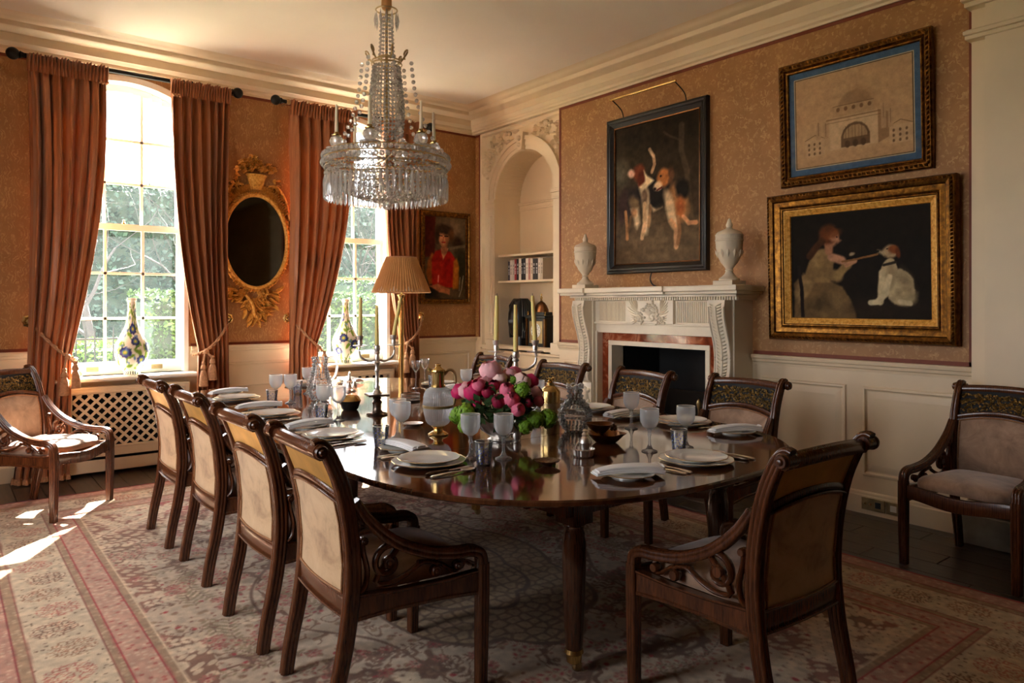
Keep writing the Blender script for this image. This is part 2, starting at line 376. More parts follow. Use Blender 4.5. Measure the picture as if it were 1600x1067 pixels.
class Paint:                                                              # u to the right, v up, both 0..1 (v scaled by aspect)
    def __init__(s, nu, nv, bgc, asp):
        s.a = asp; s.nu = nu; s.nv = nv
        s.U, s.V = np.meshgrid(np.linspace(0, 1, nu), np.linspace(0, 1, nv))
        s.c = np.ones((nv, nu, 3))*np.array(bgc, float)
        s.w = (fbm((nv, nu), 14, 5)-0.5)*0.03
    def mix(s, m, col): s.c = s.c*(1-m[..., None])+np.array(col, float)*m[..., None]
    def grad(s, c0, c1): s.c = np.array(c0, float)*(1-s.V[..., None])+np.array(c1, float)*s.V[..., None]
    def ell(s, u, v, ru, rv, col, rot=0, soft=0.15, op=1.0, wob=1.0):
        du = (s.U-u+s.w*wob); dv = (s.V-v+s.w*wob)*s.a; c, q = math.cos(math.radians(rot)), math.sin(math.radians(rot))
        a = du*c+dv*q; b = -du*q+dv*c; d = np.sqrt((a/ru)**2+(b/(rv*s.a))**2)
        s.mix(np.clip((1+soft-d)/(2*soft), 0, 1)*op, col)
    def poly(s, pts, col, soft=0.004, op=1.0, wob=0.6):
        U = s.U+s.w*wob; V = (s.V+s.w*wob); ins = np.zeros(U.shape, bool); dist = np.full(U.shape, 9.0); n = len(pts)
        for i in range(n):
            (x0, y0), (x1, y1) = pts[i], pts[(i+1) % n]
            cond = ((y0 > V) != (y1 > V)); xx = (x1-x0)*(V-y0)/((y1-y0) if abs(y1-y0) > 1e-9 else 1e-9)+x0
            ins ^= cond & (U < xx)
            dx, dy = x1-x0, (y1-y0)*s.a; L = dx*dx+dy*dy+1e-12
            t = np.clip(((U-x0)*dx+(V-y0)*s.a*dy)/L, 0, 1); dist = np.minimum(dist, np.hypot(U-x0-t*dx, (V-y0)*s.a-t*dy))
        sd = np.where(ins, dist, -dist); s.mix(np.clip(0.5+sd/(2*soft), 0, 1)*op, col)
    def line(s, pts, w, col, op=1.0, soft=0.5, wob=0.3):
        U = s.U+s.w*wob; V = s.V+s.w*wob; dist = np.full(U.shape, 9.0)
        for (x0, y0), (x1, y1) in zip(pts, pts[1:]):
            dx, dy = x1-x0, (y1-y0)*s.a; L = dx*dx+dy*dy+1e-12
            t = np.clip(((U-x0)*dx+(V-y0)*s.a*dy)/L, 0, 1); dist = np.minimum(dist, np.hypot(U-x0-t*dx, (V-y0)*s.a-t*dy))
        s.mix(np.clip((w-dist)/(w*soft)+0.5, 0, 1)*op, col)
    def speck(s, amt, cells, seed): s.c = s.c*(1+amt*(fbm((s.nv, s.nu), cells, seed, 4)-0.5)[..., None]*2)
def grid_mesh(name, pts, cols, mat, parent=None, wrap=False, smooth=True):  # pts (nv,nu,3), cols sRGB 0-255
    nv, nu = pts.shape[:2]; me = bpy.data.meshes.new(name)
    idx = np.arange(nv*nu).reshape(nv, nu); nxt = np.roll(idx, -1, 1) if wrap else idx[:, 1:]; cur = idx if wrap else idx[:, :-1]
    q = np.stack([cur[:-1], nxt[:-1], nxt[1:], cur[1:]], -1).reshape(-1, 4)
    me.vertices.add(nv*nu); me.vertices.foreach_set('co', pts.reshape(-1).astype(np.float32))
    me.loops.add(q.size); me.loops.foreach_set('vertex_index', q.reshape(-1).astype(np.int32))
    me.polygons.add(len(q)); me.polygons.foreach_set('loop_start', np.arange(0, q.size, 4, dtype=np.int32))
    if smooth: me.polygons.foreach_set('use_smooth', np.ones(len(q), bool))
    me.update(calc_edges=True)
    ca = me.color_attributes.new('Col', 'FLOAT_COLOR', 'POINT')
    c4 = np.ones((nv*nu, 4), np.float32); c4[:, :3] = s2l(np.clip(cols, 0, 255).reshape(-1, 3)); ca.data.foreach_set('color', c4.reshape(-1))
    me.materials.append(MATS[mat]); o = bpy.data.objects.new(name, me); COL.objects.link(o)
    if parent is not None: o.parent = parent
    return o

# ------------------------------------------------------------------ the room shell
LX, FY, CZ = -1.00, -4.20, 3.62                                           # left wall, wall behind the camera, ceiling height
W0 = 1.26; WS = 2.03                                                      # window centre and spacing
def arch_pts(hw, zb, zs, zc, n=16):                                       # outline of a segmental-headed opening, centred on 0
    rise = zc-zs; rad = (hw*hw+rise*rise)/(2*rise); cz = zc-rad; a = math.asin(hw/rad)
    return [(-hw, zb), (hw, zb)]+[(rad*math.sin(a-2*a*k/n), cz+rad*math.cos(a-2*a*k/n)) for k in range(n+1)]
def arch_z(x, hw, zs, zc):
    rise = zc-zs; rad = (hw*hw+rise*rise)/(2*rise); return zc-rad+math.sqrt(max(rad*rad-x*x, 0))

floor = struct(MB().box(LX-0.2, 5.5, FY-0.2, 7.2, -0.12, -0.014).build('floor', 'floor_wood'))
pl = None; k = 0
for i in range(33):
    x = LX+i*0.18; y = -1.6-0.9*((i*0.37) % 1.0)
    while y < 6.95:
        y0 = max(y, -1.6); y1 = min(y+1.3, 6.92)
        if y1-y0 > 0.05 and not (0.25 < x < 3.6 and y0 > 0.9 and y1 < 6.0):
            if pl is None: pl = MB().bbox(0, 0.177, 0, 1.0, -0.014, 0, 0.0025).build('plank', 'floor_wood', floor, loc=(x, y0, 0)); pl.scale = (1, y1-y0-0.003, 1)
            else: share(pl, floor, (x, y0, 0), scale=(1, y1-y0-0.003, 1))
        y += 1.3
ceiling = struct(MB().box(LX-0.2, 5.5, FY-0.2, 7.2, CZ, CZ+0.15).build('ceiling', 'ceiling_paint'))

# window wall
wb = MB(); db = MB()
XS = [(LX-0.2, W0-0.5), (W0+0.5, W0+WS-0.5), (W0+WS+0.5, 5.3)]
for a, b in XS: wb.box(a, b, BW, 7.2, 1.02, CZ); db.box(a, b, BW, 7.2, -0.1, 1.02)
for c in (W0, W0+WS):
    db.box(c-0.5, c+0.5, BW, 7.2, -0.1, 0.775)
    for k in range(16):
        xa, xb = -0.5+k/16, -0.5+(k+1)/16; za = arch_z((xa+xb)/2, 0.5, 3.21, 3.345)
        wb.box(c+xa, c+xb, BW, 7.2, za, CZ)
wall_back = struct(wb.build('wall_back', 'wallpaper'))
db.build('dado', 'cream_paint', wall_back)
# chimney wall (right), niche wall, left wall, wall behind the camera
wr = MB(); dr = MB()
YC = 4.03; OH = 0.525
for y0, y1 in ((FY-0.2, YC-OH), (YC+OH, 5.397)):
    wr.box(FW, 5.5, y0, y1, 1.02, CZ); dr.box(FW, 5.5, y0, y1, -0.1, 1.02)
wr.box(FW, 5.5, YC-OH, YC+OH, 1.05, CZ)
wall_right = struct(wr.build('wall_right', 'wallpaper'))
dr.build('dado', 'cream_paint', wall_right)
NC, NR, NO, NZ, NB = 6.02, 0.495, 0.635, 2.565, 0.885                     # niche centre, radius, outer radius, spring, bottom
nm = MB()
nm.box(NW, 5.5, 5.397, NC-NR, -0.1, CZ); nm.box(NW, 5.5, NC+NR, 6.80, -0.1, CZ); nm.box(NW, 5.5, NC-NR, NC+NR, -0.1, NB)
for k in range(72):
    a0, a1 = -1+k/36, -1+(k+1)/36; m = (a0+a1)/2; nm.box(NW, 5.5, NC+a0*NR, NC+a1*NR, NZ+NR*math.sqrt(1-m*m), CZ)
nm.box(NW+0.34, 5.5, NC-NR-0.01, NC+NR+0.01, NB, NZ+NR)
nm.build('niche_wall', 'cream_paint', wall_right)
MB().box(FW+0.04, 5.5, 6.80, BW+0.01, 1.02, CZ).build('wallpaper_strip', 'wallpaper', wall_right)
MB().box(FW+0.04, 5.5, 6.80, BW+0.01, -0.1, 1.02).build('dado', 'cream_paint', wall_right)
# two unseen sash windows added in the left wall to light the chair backs
lw = MB(); SWY = ((2.2, 3.1), (4.0, 4.9))
ys = [FY-0.2, 2.2, 3.1, 4.0, 4.9, 7.2]
for i in (0, 2, 4): lw.box(LX-0.25, LX, ys[i], ys[i+1], -0.1, CZ)
for a, b in SWY: lw.box(LX-0.25, LX, a, b, -0.1, 0.75); lw.box(LX-0.25, LX, a, b, 2.65, CZ)
wall_left = struct(lw.build('wall_left', 'wallpaper'))
wall_front = struct(MB().box(LX-0.2, 5.5, FY-0.2, FY, -0.1, CZ).build('wall_front', 'mahogany'))
for i, (a, b) in enumerate(SWY):
    w = MB(); x = LX-0.12
    for y in (a, (2*a+b)/3, (a+2*b)/3, b): w.box(x-0.02, x+0.02, y-0.02, y+0.02, 0.75, 2.65)
    for z in (0.77, 1.23, 1.70, 2.17, 2.63): w.box(x-0.02, x+0.02, a, b, z-0.02, z+0.02)
    w = struct(w.build('window_%d' % (i+3), 'window_white'))
    MB().add([(x, a, 0.75), (x, b, 0.75), (x, b, 2.65), (x, a, 2.65)], [(0, 1, 2, 3)]).build('pane', 'window_glass', w, fix=False)

# cornice, dado rails, skirtings, wallpaper borders
COR = [(-0.07, 3.36), (0.015, 3.36), (0.02, 3.375), (0.04, 3.385), (0.045, 3.40), (0.045, 3.41), (0.06, 3.42), (0.072, 3.436), (0.08, 3.44),
       (0.084, 3.505), (0.10, 3.51), (0.165, 3.525), (0.175, 3.535), (0.18, 3.57), (0.20, 3.576), (0.225, 3.59), (0.25, 3.612), (0.27, 3.62), (-0.07, 3.625)]
def run(name, prof, stations, mat, parent=None):                          # stations: functions n -> (x, y)
    m = MB(); v = []; f = []; n = len(prof)
    for st in stations:
        for (a, z) in prof: v.append((*st(a), z))
    for s in range(len(stations)-1):
        for q in range(n): f.append((s*n+q, s*n+(q+1) % n, (s+1)*n+(q+1) % n, (s+1)*n+q))
    f += [tuple(range(n)), tuple((len(stations)-1)*n+q for q in range(n))]
    return m.add(v, f).build(name, mat, parent, smooth=35)
struct(run('trim_1', COR, [lambda n: (LX, BW-n), lambda n: (FW-n, BW-n), lambda n: (FW-n, FY)], 'cream_paint'))
RAIL = [(-0.01, 0.945), (0.006, 0.945), (0.010, 0.963), (0.022, 0.97), (0.026, 0.988), (0.036, 0.995), (0.040, 1.012), (0.034, 1.021), (-0.01, 1.021)]
SKIRT = [(-0.01, 0), (0.026, 0), (0.026, 0.118), (0.020, 0.124), (0.018, 0.138), (0.008, 0.146), (-0.01, 0.146)]
nT = [1]
def trim(prof, st, mat='cream_paint'): nT[0] += 1; return struct(run('trim_%d' % nT[0], prof, st, mat))
for a, b in ((LX, W0-0.52), (W0+0.52, W0+WS-0.52), (W0+WS+0.52, FW+0.04)):
    trim(RAIL, [lambda n, a=a: (a, BW-n), lambda n, b=b: (b, BW-n)])
    BOR = [(-0.001, 1.022), (0.003, 1.022), (0.003, 1.046), (-0.001, 1.046)]
    trim(BOR, [lambda n, a=a: (a, BW-n), lambda n, b=b: (b, BW-n)], 'paper_border')
BORT = [(-0.001, 3.335), (0.003, 3.335), (0.003, 3.36), (-0.001, 3.36)]
BOR = [(-0.001, 1.022), (0.004, 1.022), (0.004, 1.048), (-0.001, 1.048)]
trim(BORT, [lambda n: (W0+WS+0.52, BW-n), lambda n: (FW+0.04-n, BW-n), lambda n: (FW+0.04-n, 6.80)], 'paper_border')
trim(BORT, [lambda n: (LX, BW-n), lambda n: (W0-0.52, BW-n)], 'paper_border')
trim(BORT, [lambda n: (W0+0.52, BW-n), lambda n: (W0+WS-0.52, BW-n)], 'paper_border')
for a, b in ((5.397, 4.86), (3.19, 1.69)):
    trim(RAIL, [lambda n, a=a: (FW-n, a), lambda n, b=b: (FW-n, b)])
    trim(BOR, [lambda n, a=a: (FW-n, a), lambda n, b=b: (FW-n, b)], 'paper_border')
    struct(run('baseboard_right', SKIRT, [lambda n, a=a: (FW-n, a), lambda n, b=b: (FW-n, b)], 'cream_paint'))
trim(BORT, [lambda n: (FW-n, 5.397), lambda n: (FW-n, 1.69)], 'paper_border')
struct(run('baseboard_back', SKIRT, [lambda n: (LX, BW-n), lambda n: (FW+0.04-n, BW-n), lambda n: (FW+0.04-n, 6.80), lambda n: (NW-n, 6.80), lambda n: (NW-n, 5.397)], 'cream_paint'))
for y0, y1 in ((5.371, 5.397), (1.69, 1.716)):
    nT[0] += 1; struct(MB().box(FW-0.004, FW+0.001, y0, y1, 1.02, 3.36).build('trim_%d' % nT[0], 'paper_border'))
nT[0] += 1; struct(MB().box(FW+0.036, FW+0.041, 6.80, 6.825, 1.02, 3.36).build('trim_%d' % nT[0], 'paper_border'))
# fielded dado panels: each a raised field inside a moulded frame
PAN = [(0, 0.0), (0.006, 0.010), (0.018, 0.012), (0.026, 0.002), (0.032, -0.001), (0.075, 0.010), (0.08, 0.010)]
PN = lambda u, v, n: (NW-n, u, v)
def panel(parent, P, rect): return MB().rings(P, rect, PAN).build('panel', 'cream_paint', parent, smooth=20)
for u0, u1 in ((-0.2, 0.62), (1.84, 2.72), (3.87, 4.84)): panel(wall_back, PB, (u0, u1, 0.24, 0.86))
for u0, u1 in ((1.74, 2.36), (2.47, 3.12), (4.93, 5.33)): panel(wall_right, PF, (u0, u1, 0.25, 0.85))
panel(wall_right, PN, (5.50, 6.08, 0.25, 0.72)); panel(wall_right, PN, (6.16, 6.72, 0.25, 0.72))

# pilaster at the near end of the chimney wall
def stepped(name, parent, zs, y1, x_of, mat='cream_paint'):               # stacked square mouldings
    m = MB()
    for (za, zb, n) in zs: m.bbox(FW-n, FW+0.02, 0.6, y1+n*0.35, za, zb, 0.004)
    return m.build(name, mat, parent, smooth=0)
pil = struct(MB().box(FW-0.045, FW+0.02, 0.6, 1.688, 0.25, 3.36).build('wall_pilaster', 'cream_paint'))
MB().bbox(FW-0.10, FW-0.04, 0.6, 1.60, 0.25, 3.30, 0.006).build('shaft', 'cream_paint', pil)
MB().bbox(FW-0.17, FW+0.02, 0.6, 1.73, 0.0, 0.175, 0.005).build('plinth', 'stone', pil)
tor = []
for k in range(9): a = -PI/2+PI*k/8; tor.append((0.125+0.04*math.cos(a), 0.212+0.036*math.sin(a)))
m = MB(); n = len(tor); v = []; f = []
for st in (lambda a: (FW+0.02, 1.60+a-0.04), lambda a: (FW-a, 1.60+a-0.04), lambda a: (FW-a, 0.6)):
    for (a, z) in tor: v.append((*st(a), z))
for s in range(2):
    for q in range(n-1): f.append((s*n+q, s*n+q+1, (s+1)*n+q+1, (s+1)*n+q))
m.add(v, f).build('torus_moulding', 'cream_paint', pil, smooth=60)
stepped('capital', pil, [(2.96, 2.985, 0.115), (2.985, 3.01, 0.13), (3.01, 3.02, 0.11), (3.15, 3.18, 0.12), (3.18, 3.23, 0.15), (3.23, 3.27, 0.18), (3.27, 3.36, 0.21)], 1.66, None)

# ------------------------------------------------------------------ the niche dressing
nd = struct(empty('trim_niche', (0, 0, 0)))
def band(r0, r1, n0, n1, seg=28, a0=0.0, a1=PI):
    m = MB(); v = []; f = []
    for k in range(seg+1):
        a = a0+(a1-a0)*k/seg; c, s_ = math.cos(a), math.sin(a)
        for (r, n) in ((r0, n0), (r0, n1), (r1, n1), (r1, n0)): v.append((NW-n, NC+r*c, NZ+r*s_))
    for k in range(seg):
        for q in range(4): f.append((k*4+q, k*4+(q+1) % 4, k*4+4+(q+1) % 4, k*4+4+q))
    return m.add(v, f)
ab = band(NR-0.003, NR+0.035, 0, 0.022)
for r0, r1, n1 in ((NR+0.035, NR+0.10, 0.032), (NR+0.10, NO, 0.045)): b = band(r0, r1, 0, n1); ab.add(b.v, b.f)
ab.build('archivolt', 'cream_paint', nd, smooth=35)
for s in (-1, 1):
    y0, y1 = sorted((NC+s*NR, NC+s*(NO-0.02)))
    if s < 0: y0 = max(y0, 5.40)
    MB().bbox(NW-0.03, NW, y0, y1, 0.90, NZ-0.09, 0.004).build('pilaster', 'cream_paint', nd)
    if s > 0: MB().rings(PN, (y0+0.02, y1-0.02, 1.05, NZ-0.16), [(0, 0.03), (0.004, 0.038), (0.012, 0.038), (0.018, 0.031)], cap=False).build('pilaster_moulding', 'cream_paint', nd)
    m = MB()
    for za, zb, n in ((NZ-0.095, NZ-0.075, 0.045), (NZ-0.075, NZ-0.03, 0.04), (NZ-0.03, NZ-0.012, 0.06), (NZ-0.012, NZ+0.01, 0.05)):
        m.bbox(NW-n, NW+0.03, max(y0-n*0.3, 5.40), y1+n*0.3, za, zb, 0.003)
    m.build('impost', 'cream_paint', nd)
    MB().bbox(NW-0.055, NW, max(y0-0.01, 5.40), y1+0.015, NB, NB+0.12, 0.006).build('pilaster_base', 'cream_paint', nd)
m = MB(); m.prism([(-0.035, -0.01), (0.035, -0.01), (0.06, 0.17), (-0.06, 0.17)], 0.075, lambda u, v, n: (NW-n, NC+u, NZ+NR+v))
m.ball((NW-0.08, NC, NZ+NR+0.11), 0.03, 8, 6); m.ball((NW-0.08, NC, NZ+NR+0.04), 0.022, 8, 6)
m.build('keystone', 'cream_paint', nd, smooth=40)
MB().rings(PN, (5.40, 6.79, NB+0.02, 3.355), [(0, 0), (0.0, 0.03), (0.03, 0.03), (0.036, 0.018), (0.045, 0.0)], cap=False).build('casing', 'cream_paint', nd)
def leaf_blob(m, c, ln, wd, ang, curl=0.3, h=0.018, P=PN):                # carved leaf lying on a wall plane
    ca, sa = math.cos(ang), math.sin(ang); v = []; f = []; K = 6
    for i in range(K+1):
        t = i/K; w = wd*math.sin(PI*min(1, 0.12+0.88*t))**0.8*(1-0.25*t); a = ang+curl*t
        pu, pv = c[0]+ln*t*math.cos(a), c[1]+ln*t*math.sin(a)
        nx, ny = -math.sin(a), math.cos(a)
        for q, hh in ((-1, 0.001), (0, h*(0.6+0.6*math.sin(PI*t))), (1, 0.001)): v.append(P(pu+nx*w*q*0.5, pv+ny*w*q*0.5, hh))
    for i in range(K):
        for q in range(2): f.append((i*3+q, i*3+q+1, i*3+4+q, i*3+3+q))
    m.add(v, f)
rr = random.Random(3)
for s in (-1, 1):
    m = MB()
    for k in range(70):
        ang = math.radians(24+58*rr.random()); rad = NO+0.035+0.20*rr.random(); u, v = NC+s*rad*math.cos(ang), NZ+rad*math.sin(ang)
        if v > 3.29 or u > 6.74 or u < 5.44: continue
        leaf_blob(m, (u, v), 0.05+0.05*rr.random(), 0.035+0.02*rr.random(), rr.random()*2*PI, 1.2*(rr.random()-0.5), 0.03)
    for k in range(16):
        ang = math.radians(30+48*rr.random()); rad = NO+0.06+0.13*rr.random()
        u, v = NC+s*rad*math.cos(ang), NZ+rad*math.sin(ang)
        if v < 3.29 and 5.46 < u < 6.72: m.ball((NW-0.02, u, v), 0.018+0.012*rr.random(), 7, 5)
    m.build('spandrel_carving', 'cream_paint', nd, smooth=50)
for za, th in ((1.66, 0.024), (1.95, 0.024)):
    MB().bbox(NW+0.02, NW+0.335, NC-NR+0.002, NC+NR-0.002, za-th, za, 0.003).build('shelf', 'cream_paint', nd)
m = MB()
for za, zb, n in ((2.47, 2.49, 0.015), (2.49, 2.53, 0.008), (2.53, 2.55, 0.025), (2.55, 2.565, 0.035)):
    m.bbox(NW+0.34-n, NW+0.35, NC-NR, NC+NR, za, zb, 0.003)
m.build('back_moulding', 'cream_paint', nd)
MB().bbox(NW-0.035, NW+0.33, 5.40, 6.79, NB-0.03, NB, 0.006).build('niche_ledge', 'cream_paint', nd)

# ------------------------------------------------------------------ the sash windows
COLS = [-0.425, -0.143, 0.149, 0.427]; ROWL = [0.906, 1.276, 1.664, 2.035]; ROWU = [2.09, 2.445, 2.821]
for wi in (0, 1):
    c = W0+WS*wi
    out, inn = arch_pts(0.5, 0.775, 3.21, 3.345), arch_pts(0.462, 0.80, 3.165, 3.295)
    m = MB(); n = len(out); v = []
    for yy, o in ((BW-0.012, out), (BW-0.012, inn), (7.12, inn), (7.12, out)): v += [(c+x, yy, z) for x, z in o]
    f = []
    for q in range(3):
        for k in range(n): f.append((q*n+k, q*n+(k+1) % n, (q+1)*n+(k+1) % n, (q+1)*n+k))
    win = struct(m.add(v, f).build('window_%d' % (wi+1), 'window_white'))
    # lower sash (inner track) and upper sash (outer track)
    ls = MB(); y0, y1 = 6.985, 7.025
    ls.box(c-0.462, c-0.425, y0, y1, 0.80, 2.09); ls.box(c+0.427, c+0.462, y0, y1, 0.80, 2.09)
    ls.box(c-0.425, c+0.427, y0, y1, 0.80, 0.906); ls.box(c-0.425, c+0.427, y0, y1, 2.035, 2.09)
    ls = ls.build('lower_sash', 'window_white', win)
    us = MB(); y2, y3 = 7.035, 7.075
    us.box(c-0.462, c-0.425, y2, y3, 2.05, 3.20); us.box(c+0.427, c+0.462, y2, y3, 2.05, 3.20); us.box(c-0.425, c+0.427, y2, y3, 2.04, 2.088)
    for k in range(12):
        xa, xb = -0.462+0.924*k/12, -0.462+0.924*(k+1)/12; zz = arch_z((xa+xb)/2, 0.462, 3.165, 3.295); us.box(c+xa, c+xb, y2, y3, zz-0.055, zz)
    us = us.build('upper_sash', 'window_white', win)
    for x in COLS[1:3]:
        MB().box(c+x-0.011, c+x+0.011, y0+0.004, y1-0.004, 0.906, 2.035).build('glazing_bar', 'window_white', ls)
        MB().box(c+x-0.011, c+x+0.011, y2+0.004, y3-0.004, 2.09, arch_z(x, 0.462, 3.165, 3.295)-0.05).build('glazing_bar', 'window_white', us)
    for z in ROWL[1:3]: MB().box(c-0.425, c+0.427, y0+0.004, y1-0.004, z-0.011, z+0.011).build('glazing_bar', 'window_white', ls)
    for z in ROWU[1:]: MB().box(c-0.425, c+0.427, y2+0.004, y3-0.004, z-0.011, z+0.011).build('glazing_bar', 'window_white', us)
    for i in range(3):
        xa, xb = c+COLS[i], c+COLS[i+1]
        for j in range(3):
            MB().add([(xa, 7.005, ROWL[j]), (xb, 7.005, ROWL[j]), (xb, 7.005, ROWL[j+1]), (xa, 7.005, ROWL[j+1])], [(0, 1, 2, 3)]).build('pane', 'window_glass', ls, fix=False)
            z0 = ROWU[j]
            if j < 2: zt = [ROWU[j+1]]*5
            else: zt = [arch_z(xa+(xb-xa)*k/4-c, 0.462, 3.165, 3.295)-0.05 for k in range(5)]
            v = [(xa, 7.055, z0), (xb, 7.055, z0)]+[(xb+(xa-xb)*k/4, 7.055, zt[4-k]) for k in range(5)]
            MB().add(v, [tuple(range(7))]).build('pane', 'window_glass', us, fix=False)
    for x in (-0.24, 0.26):
        MB().bbox(c+x-0.045, c+x+0.045, 6.978, 6.986, 0.83, 0.868, 0.002).box(c+x-0.03, c+x+0.03, 6.968, 6.979, 0.838, 0.848).build('sash_lift', 'brass_old', ls)
    MB().lathe([(0, 0), (0.016, 0), (0.016, 0.012), (0.008, 0.02), (0.012, 0.035), (0, 0.04)], 10, (c+0.0, 7.0, 2.09)).build('sash_lock', 'brass', ls, smooth=40)
    sl = MB(); prof = [(0.0, 0.765), (0.17, 0.765), (0.185, 0.772), (0.19, 0.783), (0.185, 0.795), (0.175, 0.80), (-0.09, 0.80), (-0.09, 0.765)]
    vv = []; n = len(prof)
    for x in (c-0.54, c+0.54): vv += [(x, BW-a, z) for a, z in prof]
    sl.add(vv, [tuple(range(n)), tuple(range(n, 2*n))]+[(k, (k+1) % n, n+(k+1) % n, n+k) for k in range(n)]).build('window_sill', 'window_white', win)
    # radiator cover with a diagonal lattice front
    rc = thing('radiator_cover', 'cream radiator cover with diagonal lattice front under the %s window' % ('left-hand' if wi == 0 else 'right-hand'), 'radiator cover', (c, BW, 0))
    yb = -0.155
    m = MB(); x0, x1 = -0.47, 0.47
    m.box(x0, x0+0.05, yb, -0.03, 0.03, 0.705); m.box(x1-0.05, x1, yb, -0.03, 0.03, 0.705)
    m.box(x0+0.05, x1-0.05, yb, yb+0.02, 0.15, 0.235); m.box(x0+0.05, x1-0.05, yb, yb+0.02, 0.665, 0.705); m.box(x0+0.05, x1-0.05, yb, yb+0.02, 0.03, 0.125)
    m.rings(lambda u, v, n: (u, yb-n, v), (x0+0.035, x1-0.035, 0.215, 0.69), [(0, 0), (0.004, 0.01), (0.014, 0.01), (0.02, 0.0)], cap=False)
    m.build('frame', 'cream_paint', rc)
    MB().box(x0+0.05, x1-0.05, -0.075, -0.05, 0.04, 0.70).build('radiator', 'soot_and_dark', rc)  # black slab stands in for the shaded interior behind the lattice
    MB().bbox(x0, x1, yb, -0.03, 0.705, 0.722, 0.003).build('top_board', 'cream_paint', rc)
    rx0, rx1, rz0, rz1 = x0+0.052, x1-0.052, 0.232, 0.668; sp = 0.058*math.sqrt(2); W = 0.0105*math.sqrt(2)
    for sg in (1, -1):
        cst = -2.0
        while cst < 2.0:
            # strip: x*sg - z = cst  -> z = sg*x - cst
            pts = []
            for t in np.linspace(rx0, rx1, 2):
                pass
            lo, hi = (rz0+cst, rz1+cst) if sg > 0 else (-(rz1+cst), -(rz0+cst))
            a, b = max(lo, rx0), min(hi, rx1)
            if b-a > 0.012:
                za, zb = sg*a-cst, sg*b-cst; nn = -0.004 if sg > 0 else 0.004
                v = [(a, yb+0.008+nn, za-W), (a, yb+0.008+nn, za+W), (b, yb+0.008+nn, zb+W), (b, yb+0.008+nn, zb-W)]
                v += [(p[0], p[1]+0.006, p[2]) for p in v]
                MB().add(v, [(0, 1, 2, 3), (7, 6, 5, 4), (0, 4, 5, 1), (1, 5, 6, 2), (2, 6, 7, 3), (3, 7, 4, 0)]).build('lattice_slat', 'cream_paint', rc)
            cst += sp

# ------------------------------------------------------------------ chimneypiece
mp = thing('fireplace_mantel', 'carved white marble chimneypiece with fluted frieze and scrolled brackets on the papered wall', 'fireplace', (FW, YC, 0))
PM = lambda u, v, n: (-n, u, v)                                           # local: u along the wall from the centre, n into the room
def mbx(m, u0, u1, n0, n1, z0, z1, b=0.003): return m.bbox(-n1, -n0, u0, u1, z0, z1, b)
for s in (-1, 1):
    m = MB(); a, b = sorted((s*0.652, s*0.83)); mbx(m, a, b, 0, 0.235, 0.0, 1.43)
    a, b = sorted((s*0.632, s*0.67)); mbx(m, a, b, 0, 0.205, 0.0, 1.16)
    m.build('jamb', 'marble', mp)
m = MB(); mbx(m, -0.824, 0.824, 0, 0.205, 1.235, 1.428); mbx(m, -0.655, 0.655, 0, 0.195, 1.145, 1.236); mbx(m, -0.72, 0.72, 0.19, 0.222, 1.222, 1.24)
m.build('frieze', 'marble', mp)
for s in (-1, 1):                                                         # fluted panels
    m = MB(); u0, u1 = (0.27, 0.60) if s > 0 else (-0.60, -0.27); nf = 18
    for k in range(nf):
        u = u0+(k+0.5)*(u1-u0)/nf; w = (u1-u0)/nf*0.32
        m.add([PM(u-w, 1.25, 0.204), PM(u-w*0.5, 1.25, 0.214), PM(u+w*0.5, 1.25, 0.214), PM(u+w, 1.25, 0.204), PM(u-w, 1.418, 0.204), PM(u-w*0.5, 1.418, 0.214), PM(u+w*0.5, 1.418, 0.214), PM(u+w, 1.418, 0.204)],
              [(0, 1, 5, 4), (1, 2, 6, 5), (2, 3, 7, 6), (4, 5, 6, 7), (3, 2, 1, 0)])
    m.build('fluted_panel', 'marble', mp)
m = MB(); mbx(m, -0.255, 0.255, 0.20, 0.235, 1.235, 1.43); m.build('tablet', 'marble', mp)
m = MB(); PT = lambda u, v, n: PM(u, v, 0.234+n); rr = random.Random(11)
for k in range(46):                                                       # carved basket and garlands
    t = rr.random()*2-1; u = t*0.11; v = 1.385-0.05*t*t*2+0.02*rr.gauss(0, 1); m.ball(PT(u, min(v, 1.415), 0.006), 0.008+0.008*rr.random(), 6, 4)
for s in (-1, 1):
    for k in range(22): m.ball(PT(s*(0.10+0.03*rr.gauss(0, 1)), 1.285+0.022*rr.gauss(0, 1), 0.006), 0.007+0.006*rr.random(), 6, 4)
    for k in range(9): leaf_blob(m, (s*0.12, 1.31+0.01*k), 0.09+0.04*rr.random(), 0.012, (0.1+0.13*k if s > 0 else PI-0.1-0.13*k), 0.25*s, 0.010, PT)
    for k in range(5): leaf_blob(m, (s*0.10, 1.29), 0.10, 0.012, (-0.1-0.22*k if s > 0 else PI+0.1+0.22*k), 0.3*s, 0.010, PT)
m.lathe([(0, 0), (0.05, 0), (0.06, 0.012), (0.015, 0.03), (0.012, 0.05), (0.05, 0.075), (0.055, 0.085), (0, 0.09)], 12, xf=Matrix.Translation(Vector(PT(0, 1.255, 0))) @ Matrix.Diagonal((0.35, 1, 1, 1)))
m.build('tablet_carving', 'marble', mp, smooth=60)
m = MB()
for k in range(74):
    u = -0.86+k*1.72/73; mbx(m, u-0.007, u+0.007, 0.22, 0.262, 1.432, 1.456, 0.001)
m.build('dentil_course', 'marble', mp)
m = MB(); mbx(m, -0.87, 0.87, 0, 0.245, 1.43, 1.462); mbx(m, -0.89, 0.89, 0, 0.30, 1.456, 1.476); mbx(m, -0.915, 0.915, 0, 0.345, 1.476, 1.496); mbx(m, -0.93, 0.93, 0, 0.38, 1.496, 1.54, 0.006)
